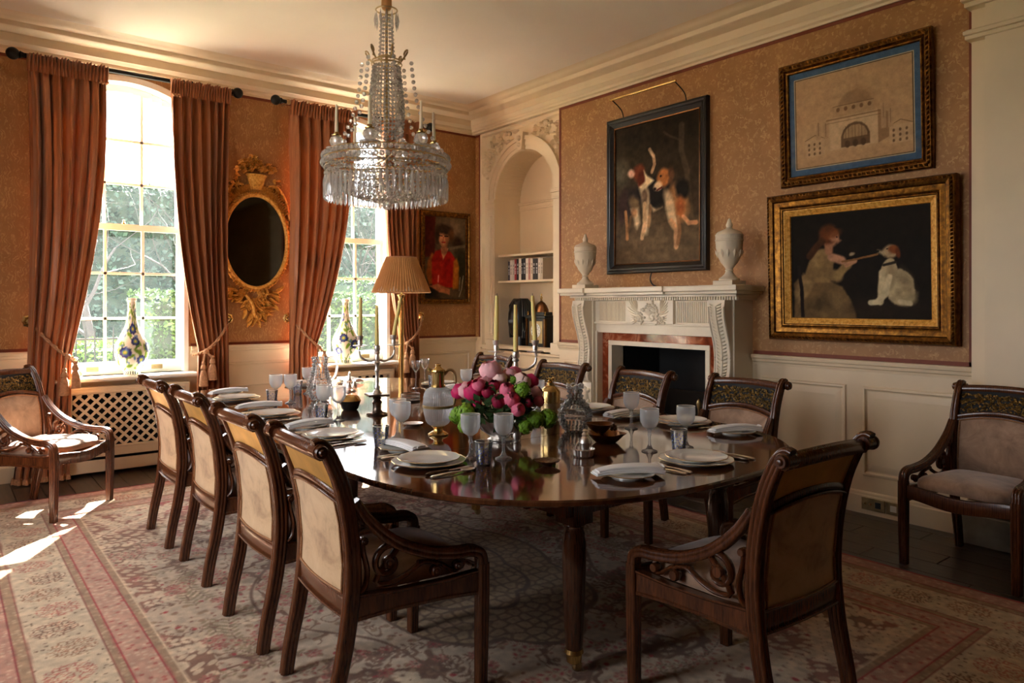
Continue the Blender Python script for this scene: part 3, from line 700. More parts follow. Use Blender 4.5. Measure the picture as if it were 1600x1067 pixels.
for u0, u1 in ((-0.955, -0.62), (0.62, 0.955), (-0.275, 0.275)): mbx(m, u0+0.01, u1-0.01, 0.2, 0.375, 1.476, 1.498); mbx(m, u0, u1, 0.2, 0.40, 1.498, 1.541, 0.006)
m.build('mantel_shelf', 'marble', mp)
for s in (-1, 1):                                                         # scroll brackets with leaf carving
    uc = s*0.742; w = 0.075
    prof = [(0.23, 1.43), (0.335, 1.43), (0.345, 1.38), (0.335, 1.30), (0.305, 1.20), (0.272, 1.10), (0.258, 1.0), (0.262, 0.90), (0.28, 0.82), (0.285, 0.76), (0.27, 0.71), (0.245, 0.69), (0.23, 0.70)]
    P = lambda u, v, n: (-u, uc-w+n*1.0, v)
    m = MB(); m.prism(prof, 2*w, P); m.build('console', 'marble', mp, smooth=30)
    m = MB()
    fr = spline([(a, z) for a, z in prof[2:11]], 30)
    for i, (a, z) in enumerate(fr[:-1]):
        wd = 0.055*(1-0.25*i/30)
        for q in (-1, 1):
            v = [(-a-0.001, uc, z), (-a-0.022, uc+q*wd*0.45, z+0.010), (-a-0.002, uc+q*wd, z+0.03), (-a-0.002, uc+q*wd*0.9, z+0.012)]
            m.add(v, [(0, 1, 2, 3)])
    m.sweep([(-a-0.004, uc, z) for a, z in fr], circ(0.008, 6)); 
    for q in (-1, 1): m.sweep([(-a-0.002, uc+q*(w-0.008), z) for a, z in fr], circ(0.007, 6))
    m.build('leaf_carving', 'marble', mp, smooth=50)
    m = MB(); mbx(m, uc-0.08, uc+0.08, 0.23, 0.25, 0.10, 0.69)
    for z, r in ((0.60, 0.045), (0.545, 0.05), (0.48, 0.035), (0.42, 0.045), (0.35, 0.03), (0.30, 0.035), (0.24, 0.025)): m.ball((-0.25, uc, z), r, 9, 6, (0.6, 1.0, 1.15))
    for q in (-1, 1):
        for z in (0.62, 0.52, 0.44, 0.36): m.ball((-0.25, uc+q*0.045, z), 0.022, 7, 5)
    m.build('carved_drop', 'marble', mp, smooth=50)
    a, b = sorted((uc-0.10, uc+0.10)); m = MB(); mbx(m, a-0.01, b+0.01, 0, 0.27, 0, 0.12, 0.006); m.build('plinth_block', 'marble', mp)
m = MB()                                                                  # red marble slips, white inner slip
for s in (-1, 1): a, b = sorted((s*0.54, s*0.64)); mbx(m, a, b, 0.05, 0.135, 0, 1.064, 0.001)
mbx(m, -0.64, 0.64, 0.05, 0.135, 1.065, 1.15, 0.001); m.build('marble_slip', 'red_marble', mp)
m = MB()
for s in (-1, 1): a, b = sorted((s*0.505, s*0.545)); mbx(m, a, b, -0.02, 0.15, 0, 1.034, 0.002)
mbx(m, -0.545, 0.545, -0.02, 0.15, 1.035, 1.075, 0.002); m.build('inner_slip', 'marble', mp)
m = MB(); m.box(0.0, 0.55, -0.53, -0.505, 0, 1.06); m.box(0.0, 0.55, 0.505, 0.53, 0, 1.06); m.box(0.5, 0.55, -0.53, 0.53, 0, 1.06); m.box(0, 0.55, -0.53, 0.53, 1.036, 1.06); m.box(-0.02, 0.55, -0.53, 0.53, 0.0, 0.02)
m.build('firebox', 'soot_and_dark', mp)
m = MB(); mbx(m, -0.85, 0.85, 0.0, 0.55, -0.005, 0.012, 0.002); m.build('hearth_slab', 'marble', mp)
gr = thing('fire_grate', 'black iron fire basket with brass finials inside the fireplace', 'grate', (FW+0.06, YC, 0.02))
m = MB()
for z in (0.16, 0.22, 0.28, 0.34): m.tube([(-0.02, -0.30, z), (-0.06, -0.15, z), (-0.07, 0, z), (-0.06, 0.15, z), (-0.02, 0.30, z)], 0.008, 6)
for k in range(11): m.tube([(0.0+0.02*k*0, -0.28+k*0.056, 0.16), (0.25, -0.25+k*0.05, 0.16)], 0.007, 5)
for s in (-1, 1): m.tube([(0.0, s*0.30, 0), (-0.02, s*0.30, 0.34), (0.0, s*0.30, 0.40)], 0.012, 6); m.tube([(0.25, s*0.28, 0), (0.25, s*0.28, 0.40)], 0.010, 6)
m.box(0.25, 0.265, -0.28, 0.28, 0.05, 0.62); m.build('basket', 'iron', gr)
MB().add(*(lambda b: (b.v, b.f))(MB().ball((0.1, -0.1, 0.20), 0.07, 8, 5, (1.6, 1, 0.7)).ball((0.12, 0.1, 0.22), 0.06, 8, 5, (1, 1.8, 0.8)).ball((0.1, 0.02, 0.29), 0.05, 8, 5, (1, 2.2, 0.7)))).build('log', 'bark', gr, smooth=60)
for s in (-1, 1):
    MB().lathe([(0, 0), (0.022, 0), (0.022, 0.01), (0.010, 0.02), (0.016, 0.05), (0.008, 0.08), (0.008, 0.17), (0.018, 0.2), (0.022, 0.22), (0.012, 0.245), (0, 0.27)], 12, (-0.02, s*0.30, 0.34)).build('finial', 'brass_old', gr, smooth=40)

# ------------------------------------------------------------------ dining table
TX, TY0, TY1, THW, TZ = 2.33, 1.62, 5.95, 1.08, 0.745
tb = thing('dining_table', 'long polished mahogany dining table with rounded ends laid for dinner', 'table', (0, 0, 0))
def t_end(b, n=2.5, K=40):                                                # half superellipse, apex at +1
    o = []
    for k in range(K+1):
        a = PI*k/K; c, s = math.cos(a), math.sin(a)
        o.append((math.copysign(abs(c)**(2/n), c)*THW, b*s**(2/n)))
    return o
def slab(m, pts, z0, z1, e=0.006):
    n = len(pts); cx = sum(p[0] for p in pts)/n; cy = sum(p[1] for p in pts)/n; v = []
    def ins(d): return [(x-(x-cx)/math.hypot(x-cx, y-cy)*d, y-(y-cy)/math.hypot(x-cx, y-cy)*d) for x, y in pts]
    for d, z in ((e*1.6, z0), (0, z0+e), (0, z1-e), (e, z1)): v += [(x, y, z) for x, y in ins(d)]
    f = [tuple(range(n-1, -1, -1)), tuple(range(3*n, 4*n))]
    for q in range(3):
        for k in range(n): f.append((q*n+k, q*n+(k+1) % n, (q+1)*n+(k+1) % n, (q+1)*n+k))
    m.add(v, f)
YA, YB = TY0+1.10, TY1-0.90
ne = [(TX+x, YA-y) for x, y in t_end(1.10)]; fe = [(TX+x, YB+y) for x, y in t_end(0.90)]
m = MB(); slab(m, ne, 0.72, TZ); m.build('table_end', 'table_wood', tb)
m = MB(); slab(m, fe, 0.72, TZ); m.build('table_end', 'table_wood', tb)
nl = 3; L = (YB-YA)/nl
for k in range(nl):
    m = MB(); m.bbox(TX-THW, TX+THW, YA+k*L+0.0006, YA+(k+1)*L-0.0006, 0.72, TZ, 0.0012); m.build('table_leaf', 'table_wood', tb)
m = MB()
for (x0, x1, y0, y1) in ((1.80, 2.86, 1.955, 1.985), (1.80, 2.86, 5.58, 5.61), (1.80, 1.83, 1.985, 5.58), (2.83, 2.86, 1.985, 5.58)): m.box(x0, x1, y0, y1, 0.615, 0.72)
m.build('apron', 'table_leg_wood', tb)
leg = None
for x in (1.883, 2.777):
    for y in (2.0, 3.89, 5.56):
        if leg is None:
            m = MB(); m.box(-0.05, 0.05, -0.05, 0.05, 0.575, 0.72)
            m.lathe([(0.036, 0.565), (0.044, 0.58), (0.036, 0.55), (0.041, 0.535), (0.041, 0.52), (0.046, 0.50), (0.046, 0.40), (0.041, 0.25), (0.034, 0.12), (0.030, 0.09), (0.030, 0.075)][1:], 20)
            m.lathe([(0, 0.58), (0.044, 0.58), (0.046, 0.57), (0.036, 0.56)], 20)
            leg = m.build('leg', 'table_leg_wood', tb, loc=(x, y, 0.003), smooth=40); l = leg
            cp = MB().lathe([(0.031, 0.10), (0.033, 0.10), (0.037, 0.085), (0.031, 0.08), (0.028, 0.05), (0.018, 0.042), (0, 0.042)], 16).build('brass_cap', 'brass', l, smooth=40)
            cs = MB().lathe([(0, -0.011), (0.018, -0.011), (0.021, -0.006), (0.021, 0.006), (0.018, 0.011), (0, 0.011)], 14, xf=Matrix.Translation((0.014, 0, 0.021+0.009)) @ Matrix.Rotation(PI/2, 4, 'X')).build('caster', 'brass_old', l, smooth=40)
        else:
            l = share(leg, tb, (x, y, 0.003)); share(cp, l, (0, 0, 0)); share(cs, l, (0, 0, 0))

# ------------------------------------------------------------------ chairs
POST = [(-0.285, 0.0), (-0.266, 0.12), (-0.236, 0.26), (-0.217, 0.40), (-0.212, 0.52), (-0.224, 0.66), (-0.252, 0.79), (-0.290, 0.885), (-0.312, 0.920), (-0.330, 0.934), (-0.346, 0.930)]
def post_y(z):
    for (y0, z0), (y1, z1) in zip(POST[:9], POST[1:9]):
        if z0 <= z <= z1: return y0+(y1-y0)*(z-z0)/(z1-z0)
    return POST[8][0]
def reeded(w, d, nx, ny, dep=0.0035):                                     # cross-section with rounded reeds on all faces
    o = []
    def edge(ax, ay, bx, by, n, ox, oy):
        for k in range(n):
            for t, h in ((0.02, 0.0), (0.3, 0.8), (0.5, 1.0), (0.7, 0.8)):
                u = (k+t)/n; o.append((ax+(bx-ax)*u+ox*dep*h, ay+(by-ay)*u+oy*dep*h))
    edge(-w/2, -d/2, w/2, -d/2, nx, 0, -1); edge(w/2, -d/2, w/2, d/2, ny, 1, 0); edge(w/2, d/2, -w/2, d/2, nx, 0, 1); edge(-w/2, d/2, -w/2, -d/2, ny, -1, 0)
    return o
def make_chair():
    t = empty('dining_chair')
    for s in (-1, 1):
        path = spline([(s*(0.225+0.012*max(0, z-0.3)), y, z) for y, z in POST], 30)
        sc = [0.92+0.12*math.sin(PI*min(1, i/22)) for i in range(31)]
        m = MB(); m.sweep(path, reeded(0.034, 0.046, 2, 3), side=(s, 0, 0), scales=sc); m.build('rear_post', 'mahogany', t, smooth=50)
        # rolled ear at the top with a rosette
        m = MB(); mt = Matrix.Translation((s*0.252, -0.334, 0.917)) @ Matrix.Rotation(s*PI/2, 4, 'Y')
        m.lathe([(0, -0.048), (0.023, -0.048), (0.023, 0.0), (0.026, 0.003), (0.026, 0.010), (0.022, 0.013), (0.022, 0.020), (0.019, 0.024), (0.012, 0.024), (0.008, 0.030), (0, 0.032)], 16, xf=mt)
        m.build('ear', 'mahogany', t, smooth=40)
        arm = spline([(s*0.228, -0.205, 0.735), (s*0.232, -0.15, 0.655), (s*0.24, -0.06, 0.575), (s*0.25, 0.06, 0.52), (s*0.26, 0.16, 0.502), (s*0.265, 0.225, 0.498), (s*0.267, 0.262, 0.48), (s*0.267, 0.272, 0.44)], 26)
        m = MB(); m.sweep(arm, reeded(0.040, 0.034, 3, 2), side=(s, 0, 0), scales=[0.75+0.25*min(1, i/6) for i in range(27)]); m.build('arm', 'mahogany', t, smooth=50)
        m = MB(); m.sweep([(s*0.267, 0.272, 0.445), (s*0.267, 0.272, 0.33), (s*0.267, 0.270, 0.15), (s*0.266, 0.268, 0.0)], reeded(0.042, 0.040, 3, 3), side=(s, 0, 0), scales=[1, 1, 0.93, 0.86]); m.build('front_leg', 'mahogany', t, smooth=50)
        m = MB(); v = []
        for y, x, zt, zb in ((-0.215, 0.222, 0.425, 0.335), (-0.05, 0.238, 0.415, 0.345), (0.12, 0.253, 0.415, 0.345), (0.26, 0.266, 0.425, 0.335)):
            v += [(s*(x-0.014), y, zb), (s*(x+0.014), y, zb), (s*(x+0.016), y, zb+0.01), (s*(x+0.012), y, zb+0.014), (s*(x+0.012), y, zt-0.012), (s*(x+0.017), y, zt-0.006), (s*(x+0.017), y, zt), (s*(x-0.014), y, zt)]
        f = [tuple(range(8)), tuple(range(24, 32))]+[(r*8+q, r*8+(q+1) % 8, r*8+8+(q+1) % 8, r*8+8+q) for r in range(3) for q in range(8)]
        m.add(v, f).build('side_rail', 'mahogany', t, smooth=30)
        # scrollwork under the arm
        m = MB(); X = lambda y: s*(0.243+0.05*(y+0.05))
        sp1 = []
        for k in range(30):
            a = k/29; th = -2.2+a*7.6; r = 0.012+0.050*a
            sp1.append((X(-0.09), -0.090+r*math.cos(-th), 0.512+r*math.sin(-th)))
        tail = spline([sp1[-1], (X(-0.11), -0.135, 0.462), (X(-0.06), -0.085, 0.442), (X(0), -0.02, 0.46), (X(0.05), 0.035, 0.488), (X(0.1), 0.085, 0.478), (X(0.12), 0.098, 0.455)], 22)
        m.sweep(sp1+tail[1:], [(a*1.4, b) for a, b in circ(0.011, 8)], side=(s, 0, 0), scales=[0.7+0.3*min(1, k/20) for k in range(30)]+[1-0.35*k/22 for k in range(1, 23)])
        for (yy, zz, r) in ((-0.090, 0.512, 0.021), (0.088, 0.450, 0.020), (0.175, 0.452, 0.017), (-0.178, 0.60, 0.014)):
            m.lathe([(0, -0.017), (r*0.8, -0.017), (r, -0.012), (r, 0.012), (r*0.8, 0.017), (r*0.45, 0.015), (r*0.3, 0.02), (0, 0.02)], 12, xf=Matrix.Translation((X(yy), yy, zz)) @ Matrix.Rotation(PI/2, 4, 'Y'))
        m.sweep(spline([(X(-0.17), -0.183, 0.61), (X(-0.17), -0.178, 0.56), (X(-0.15), -0.165, 0.50), (X(-0.14), -0.172, 0.45), (X(-0.17), -0.19, 0.43)], 12), [(a*1.4, b) for a, b in circ(0.009, 7)], side=(s, 0, 0))
        m.sweep(spline([(X(0.02), 0.02, 0.492), (X(0.08), 0.10, 0.475), (X(0.13), 0.15, 0.44), (X(0.15), 0.175, 0.434)], 10), [(a*1.4, b) for a, b in circ(0.008, 7)], side=(s, 0, 0))
        m.build('scroll', 'mahogany', t, smooth=50)
    bow = lambda x: -0.022*(1-(x/0.235)**2)
    # crest rail, arched rail, bottom rail
    xs = [-0.236+0.472*k/14 for k in range(15)]
    m = MB(); m.sweep([(x, -0.318+bow(x), 0.905+0.012*(1-(x/0.236)**2)) for x in xs], [(-0.019, -0.020), (0.010, -0.022), (0.016, -0.012), (0.018, 0.004), (0.016, 0.012), (0.008, 0.021), (0.003, 0.019), (-0.004, 0.024), (-0.010, 0.020), (-0.018, 0.022), (-0.026, 0.012), (-0.026, -0.008)]); m.build('crest_rail', 'mahogany', t, smooth=40)
    az = lambda x: 0.752+0.036*(1-(x/0.222)**2)
    xs2 = [-0.222+0.444*k/14 for k in range(15)]
    m = MB(); m.sweep([(x, post_y(az(x))+bow(x)+0.002, az(x)) for x in xs2], rrect(0.034, 0.026, 0.007)); m.sweep([(x, post_y(az(x))+bow(x)+0.002, az(x)-0.018) for x in xs2], rrect(0.042, 0.008, 0.003)); m.build('arched_rail', 'mahogany', t, smooth=40)
    m = MB(); m.sweep([(x, post_y(0.39)+bow(x)*0.6, 0.388) for x in xs2], rrect(0.032, 0.062, 0.005)); m.sweep([(x, post_y(0.42)+bow(x)*0.6, 0.424) for x in xs2], rrect(0.044, 0.010, 0.004)); m.sweep([(x, post_y(0.36)+bow(x)*0.6, 0.355) for x in xs2], rrect(0.042, 0.010, 0.004)); m.build('back_rail', 'mahogany', t, smooth=40)
    # upholstered back
    m = MB(); NU, NV = 12, 12; v = []; f = []
    for side in (1, -1):
        for j in range(NV+1):
            for i in range(NU+1):
                x = -0.204+0.408*i/NU; z = 0.425+(az(x)-0.020-0.425)*j/NV
                e = min(1, min(i, NU-i)/2.5)*min(1, min(j, NV-j)/2.5)
                puff = (0.014+0.020*e*(0.5+0.5*math.sin(PI*j/NV)*math.sin(PI*i/NU))) if side > 0 else -(0.013+0.002*e)
                v.append((x, post_y(z)+bow(x)+puff, z))
    n = (NU+1)*(NV+1)
    for j in range(NV):
        for i in range(NU):
            a = j*(NU+1)+i; f += [(a, a+1, a+NU+2, a+NU+1), (n+a, n+a+NU+1, n+a+NU+2, n+a+1)]
    bd = [i for i in range(NU+1)]+[j*(NU+1)+NU for j in range(1, NV+1)]+[NV*(NU+1)+i for i in range(NU-1, -1, -1)]+[j*(NU+1) for j in range(NV-1, 0, -1)]
    for k in range(len(bd)): a, b = bd[k], bd[(k+1) % len(bd)]; f.append((a, b, n+b, n+a))
    bk = m.add(v, f).build('backrest', 'suede_back', t, smooth=50); bk.data.materials.append(MATS['suede_seat'])
    for k in range(NU*NV): bk.data.polygons[2*k].material_index = 1
    m = MB()
    for side, off in ((0, 0.017), (n, -0.0165)):
        ring = []
        for b in bd: p = v[side+b]; x = p[0]*0.965; z = 0.425+0.006+(p[2]-0.425)*0.972; ring.append((x, post_y(z)+bow(x)+off, z))
        m.tube(ring, 0.0042, 5, closed=True)
    m.build('braid', 'braid', bk)
    # seat
    m = MB(); K = 26; v = []; f = []; lay = [(0.99, 0.415), (1.0, 0.425), (1.0, 0.438), (0.985, 0.452), (0.93, 0.466), (0.80, 0.478), (0.55, 0.487), (0.25, 0.490)]
    for sc_, z in lay:
        for k in range(K):
            a = 2*PI*k/K; c, q = math.cos(a), math.sin(a); cx = math.copysign(abs(c)**0.38, c); sy = math.copysign(abs(q)**0.38, q)
            y = 0.03+sy*0.232*sc_; w = 0.206+0.036*(y+0.2)/0.46; v.append((cx*w*sc_, y, z+0.012*(y-0.03)))
    for r in range(len(lay)-1):
        for k in range(K): f.append((r*K+k, r*K+(k+1) % K, (r+1)*K+(k+1) % K, (r+1)*K+k))
    f.append(tuple(range(K-1, -1, -1))); f.append(tuple((len(lay)-1)*K+k for k in range(K)))
    m.add(v, f).build('seat', 'suede_seat', t, smooth=60)
    m = MB(); m.sweep([(x, 0.268+0.012*(1-(x/0.26)**2), 0.382-0.012*math.cos(PI*x/0.26)) for x in [-0.255+0.51*k/12 for k in range(13)]], rrect(0.03, 0.072, 0.006)); m.build('front_rail', 'mahogany', t, smooth=40)
    # gilt fretwork panel: pierced scrolls in front, brass plate behind
    m = MB(); v = []; f = []
    xs3 = [-0.214+0.428*k/14 for k in range(15)]
    for off in (0.004, -0.006):
        for zt in (0, 1):
            for x in xs3: z = (az(x)+0.010) if zt == 0 else 0.893+0.012*(1-(x/0.236)**2); v.append((x, post_y(min(z, 0.9))+bow(x)+off, z))
    for o in (0, 30):
        for k in range(14): f.append((o+k, o+k+1, o+15+k+1, o+15+k))
    for k in range(14): f += [(k, k+1, 31+k, 30+k), (15+k, 16+k, 46+k, 45+k)]
    pn = m.add(v, f).build('brass_panel', 'brass_plate', t)
    m = MB(); m.add([(x, y+0.0015, z) for x, y, z in v[:30]], [(k, k+1, 16+k, 15+k) for k in range(14)]); m.build('panel_ground', 'soot_and_dark', pn, fix=False)
    m = MB(); q = random.Random(5)
    for k in range(400):
        x = -0.207+0.414*((k*0.618034) % 1.0); z0 = az(x)+0.014; z = z0+(0.887-z0)*q.random(); y = post_y(z)+bow(x)+0.006
        if k % 4 == 0:
            r = 0.007+0.003*q.random(); a0 = q.random()*6
            m.tube([(x+(r*(1-j/11))*math.cos(a0+j*0.8), y+0.003, z+(r*(1-j/11))*math.sin(a0+j*0.8)) for j in range(11)], 0.0024, 4)
        else:
            m.ball((x, y, z), 0.0036+0.0024*q.random(), 5, 4, (1+0.4*q.random(), 0.9, 1))
    o = m.build('fretwork', 'gilt_dark', pn, smooth=60); o['label'] = 'dark gilt fretwork of leaves and scrolls'
    return t
GR = 'mahogany dining chairs with scrolled arms'
ch = make_chair(); tag(ch, 'x', 'chair', GR)
spots = [
    (1.30, 2.425, -93, 'mahogany chair with tan back and scrolled arm, front of the left row at the table'),
    (1.30, 3.10, -90.5, 'tan-backed mahogany chair in the left row, second from the camera'),
    (1.325, 3.95, -91, 'tan-backed mahogany chair in the left row, third from the camera'),
    (1.315, 4.67, -90, 'tan-backed mahogany chair in the left row, nearest the lattice radiator cover'),
    (2.25, 1.52, -2, 'dark mahogany chair at the near head of the table, back to the camera'),
    (3.50, 2.54, 91, 'fireplace-side chair with gilt fretwork nearest the right wall panels'),
    (3.40, 3.29, 86, 'fireplace-side chair with gilt fretwork in front of the fire opening'),
    (3.40, 4.07, 91, 'fireplace-side chair with gilt fretwork behind the hobnail decanter'),
    (3.50, 5.05, 91, 'fireplace-side chair half hidden behind the pink flowers, farthest from the camera'),
    (0.575, 5.80, -135, 'sunlit mahogany armchair with pale seat beside the left-hand curtain'),
    (4.345, 1.475, 87, 'mahogany armchair with brown suede seat against the right wall by the pilaster')]
for i, (x, y, a, lb) in enumerate(spots):
    c = ch if i == 0 else dup(ch)
    c.location = (x, y, 0.012 if i not in (9, 10) else (0.012 if i == 9 else 0.0)); c.rotation_euler = (0, 0, math.radians(a)); c['label'] = lb

# ------------------------------------------------------------------ rug (colours painted per vertex)
def voronoi(X, Y, size, seed, stretch=(1, 1)):
    rs = np.random.RandomState(seed); N = 600; jx = rs.rand(N, N); jy = rs.rand(N, N)
    gx = X/size/stretch[0]; gy = Y/size/stretch[1]; ix = np.floor(gx).astype(int); iy = np.floor(gy).astype(int)
    d1 = np.full(X.shape, 9.0); d2 = np.full(X.shape, 9.0); idm = np.zeros(X.shape)
    for a in (-1, 0, 1):
        for b in (-1, 0, 1):
            cx, cy = ix+a, iy+b; px = cx+0.15+0.7*jx[cx % N, cy % N]; py = cy+0.15+0.7*jy[cx % N, cy % N]
            d = np.hypot(gx-px, gy-py); new = d < d1
            d2 = np.where(new, d1, np.minimum(d2, d)); idm = np.where(new, jx[(cx*7+3) % N, (cy*5+1) % N], idm); d1 = np.where(new, d, d1)
    return d1, d2, idm
def make_rug():
    x0, x1, y0, y1 = 0.10, 3.97, 0.72, 6.15; st = 0.0075
    nu, nv = int((x1-x0)/st), int((y1-y0)/st)
    X, Y = np.meshgrid(np.linspace(x0, x1, nu), np.linspace(y0, y1, nv)); sh = X.shape
    e = np.minimum(np.minimum(X-x0, x1-X), np.minimum(Y-y0, y1-Y))
    A = lambda *c: np.array(c, float)
    wob = (fbm(sh, 30, 3, 3)-0.5)*0.05; w2 = (fbm(sh, 30, 33, 3)-0.5)*0.05
    cream, tan, brown, pink, red, rose = A(206, 192, 172), A(158, 136, 112), A(112, 84, 68), A(186, 136, 124), A(168, 62, 66), A(150, 92, 84)
    def mix(c, m, col): m = np.clip(m, 0, 1)[..., None]; return c*(1-m)+col*m
    # field: pale ground with brown branching, red buds
    big = fbm(sh, 7, 21, 4); C = np.ones(sh+(3,))*A(196, 184, 166)
    br = np.abs(fbm(sh, 16, 8, 4)-0.5); C = mix(C, (0.030-br)/0.012, brown*1.08)
    br2 = np.abs(fbm(sh, 30, 18, 3)-0.5); C = mix(C, (0.020-br2)/0.012*(big > 0.42), A(140, 112, 92))
    d1, d2, idm = voronoi(X+wob, Y+w2, 0.055, 4); C = mix(C, (0.26-d1)*9*(idm > 0.90), red*1.02); C = mix(C, (0.34-d1)*9*(idm < 0.13), tan)
    d1, d2, idm = voronoi(X+wob, Y+w2, 0.034, 14); C = mix(C, (0.33-d1)*9*(idm > 0.82)*0.7, A(150, 112, 96))
    # corner spandrels: brown-rose ground with clusters of cream leaves
    cx, cy = (x0+x1)/2, (y0+y1)/2; q = np.abs(X-cx)/1.36; p = np.abs(Y-cy)/2.10
    spn = (q**1.5+p**1.5+0.16*np.sin(9*np.arctan2(p, q))+(big-0.5)*0.25) > 1.02
    G = np.ones(sh+(3,))*A(150, 108, 92); G = mix(G, (fbm(sh, 12, 40, 4)-0.46)*7, A(136, 106, 88)); G = mix(G, (fbm(sh, 9, 44, 4)-0.56)*9, A(172, 92, 88))
    th = fbm(sh, 5, 60, 2)*6.0; u = X*np.cos(th)+Y*np.sin(th)
    ca_, sa_ = math.cos(0.7), math.sin(0.7); XR, YR = X*ca_+Y*sa_+9, -X*sa_+Y*ca_+9; XL, YL = X*ca_-Y*sa_+9, X*sa_+Y*ca_+9; m7 = fbm(sh, 7, 70, 2)
    d1, d2, idm = voronoi(XR+wob*0.15, YR+w2*0.15, 0.064, 9, (1.15, 0.66)); G = mix(G, (0.40-d1)*10*(m7 > 0.50), A(212, 198, 174))
    d1, d2, idm = voronoi(XL+wob*0.15, YL+w2*0.15, 0.060, 29, (1.15, 0.66)); G = mix(G, (0.40-d1)*10*(m7 < 0.43), A(204, 188, 164))
    d1, d2, idm = voronoi(X+wob*0.3, Y+w2*0.3, 0.046, 19, (0.8, 1.2)); mm = (m7 >= 0.43)*(m7 <= 0.50); G = mix(G, (0.36-d1)*9*mm*(idm > 0.2), A(192, 172, 150)); G = mix(G, (0.20-d1)*9*mm*(idm > 0.35), A(156, 82, 78))
    C = np.where(spn[..., None], G, C)
    # stamped sprays: stems with paired leaves and rosettes, mirrored about both axes
    def stamp(x, y, rx, ry, rot, col, op=1.0):
        R_ = max(rx, ry)*1.2; i0, i1 = int((x-R_-x0)/st), int((x+R_-x0)/st)+2; j0, j1 = int((y-R_-y0)/st), int((y+R_-y0)/st)+2
        i0, j0 = max(i0, 0), max(j0, 0); i1, j1 = min(i1, nu), min(j1, nv)
        if i1 <= i0 or j1 <= j0: return
        xs, ys = X[j0:j1, i0:i1]-x, Y[j0:j1, i0:i1]-y; c_, s_ = math.cos(rot), math.sin(rot); a_ = (xs*c_+ys*s_)/rx; b_ = (-xs*s_+ys*c_)/ry
        m_ = np.clip((1.08-np.hypot(a_, b_))*max(rx, ry)/st*0.7, 0, 1)[..., None]*op; C[j0:j1, i0:i1] = C[j0:j1, i0:i1]*(1-m_)+np.array(col)*m_
    qr = random.Random(77); cream2, rosy, brn, redd, olive = A(214, 202, 180), A(172, 106, 98), A(118, 88, 72), A(160, 56, 62), A(150, 138, 110)
    def four(fn, x, y, a):
        for sx in (1, -1):
            for sy in (1, -1): fn(cx+sx*(x-cx), cy+sy*(y-cy), math.atan2(sy*math.sin(a), sx*math.cos(a)), sx*sy)
    for k in range(85):
        bx, by = cx-qr.random()*1.30, cy-qr.random()*2.05; a0 = qr.random()*2*PI; ln = 0.20+0.30*qr.random(); cv = qr.uniform(-3, 3); kind = qr.random(); big_l = 0.015+0.011*qr.random(); nl_ = int(ln/0.036)
        on_sp = spn[min(nv-1, int((by-y0)/st)), min(nu-1, int((bx-x0)/st))]
        def spray(x, y, a, hand):
            px_, py_, aa = x, y, a
            for i in range(nl_):
                stamp(px_, py_, 0.020, 0.004, aa, brn, 0.8)
                for sd_ in (-1, 1):
                    la = aa+sd_*0.85*hand; lx, ly = px_+0.024*math.cos(la), py_+0.024*math.sin(la)
                    if on_sp: stamp(lx, ly, big_l*1.25, big_l*0.72, la, cream2 if kind < 0.8 else A(196, 170, 150)); 
                    elif kind < 0.45: stamp(lx, ly, big_l*1.15, big_l*0.62, la, A(184, 168, 146)); stamp(lx, ly, big_l*0.7, big_l*0.38, la, rosy if i % 2 else redd, 0.85)
                    else: stamp(lx, ly, big_l, big_l*0.42, la, (brn if kind < 0.75 else olive), 0.85)
                px_ += 0.036*math.cos(aa); py_ += 0.036*math.sin(aa); aa += cv*0.036*hand
            for q_ in range(7): stamp(px_+0.024*math.cos(q_*0.9), py_+0.024*math.sin(q_*0.9), 0.015, 0.010, q_*0.9, cream2 if on_sp else rosy, 0.95)
            stamp(px_, py_, 0.012, 0.012, 0, redd if kind > 0.5 else brn)
        four(spray, bx, by, a0)
    # lobed medallion with cobbled fill
    mu, mv = (X-2.06)/0.62, (Y-3.30)/1.10; rr_ = np.hypot(mu, mv); ang = np.arctan2(mv, mu); lob = 0.90+0.10*np.abs(np.cos(4*ang))
    ins = rr_ < lob; d1, d2, idm = voronoi(X+wob*0.3, Y+w2*0.3, 0.065, 12); Md = np.ones(sh+(3,))*A(126, 102, 78); Md = mix(Md, (d2-d1-0.16)*9, A(176, 156, 124)); Md = mix(Md, (0.13-d1)*9, A(150, 122, 92))
    C = np.where(ins[..., None], Md, C); C = mix(C, (0.020-np.abs(rr_-lob))/0.010, A(110, 86, 68))
    C = mix(C, (0.018-np.abs(rr_-lob*0.62))/0.008, A(104, 80, 62))
    sw = np.abs(rr_-1.32-0.16*np.cos(6*ang)); C = mix(C, (0.018-sw)/0.012*(spn == 0), A(122, 94, 78))
    # borders from the edge inwards
    al = np.where(np.minimum(X-x0, x1-X) < np.minimum(Y-y0, y1-Y), Y, X)
    d1, d2, idm = voronoi(al+wob*0.3, e, 0.030, 31); sm = (0.36-d1)*8
    b = (e < 0.63); C = np.where(b[..., None], mix(np.ones(sh+(3,))*tan*1.05, sm*(idm > 0.5), A(190, 172, 146)), C)
    pk = (e > 0.475) & (e < 0.585); C = np.where(pk[..., None], mix(mix(np.ones(sh+(3,))*A(190, 156, 140), sm*(idm > 0.45), A(204, 182, 164)), sm*(idm < 0.22), A(172, 98, 92)), C)
    cb = (e > 0.185) & (e < 0.435); B = np.ones(sh+(3,))*A(206, 196, 174)
    t = (al/0.235) % 1.0; k = np.floor(al/0.235); ro = np.hypot((t-0.5)*0.235, (e-0.31-0.02*np.where(k % 2 == 0, 1, -1)))
    d1, d2, idm = voronoi(al+wob, e+w2, 0.024, 51)
    rose_c = np.where((k % 3 == 0)[..., None], A(126, 92, 74), np.where((k % 3 == 1)[..., None], A(178, 112, 100), A(152, 118, 92)))
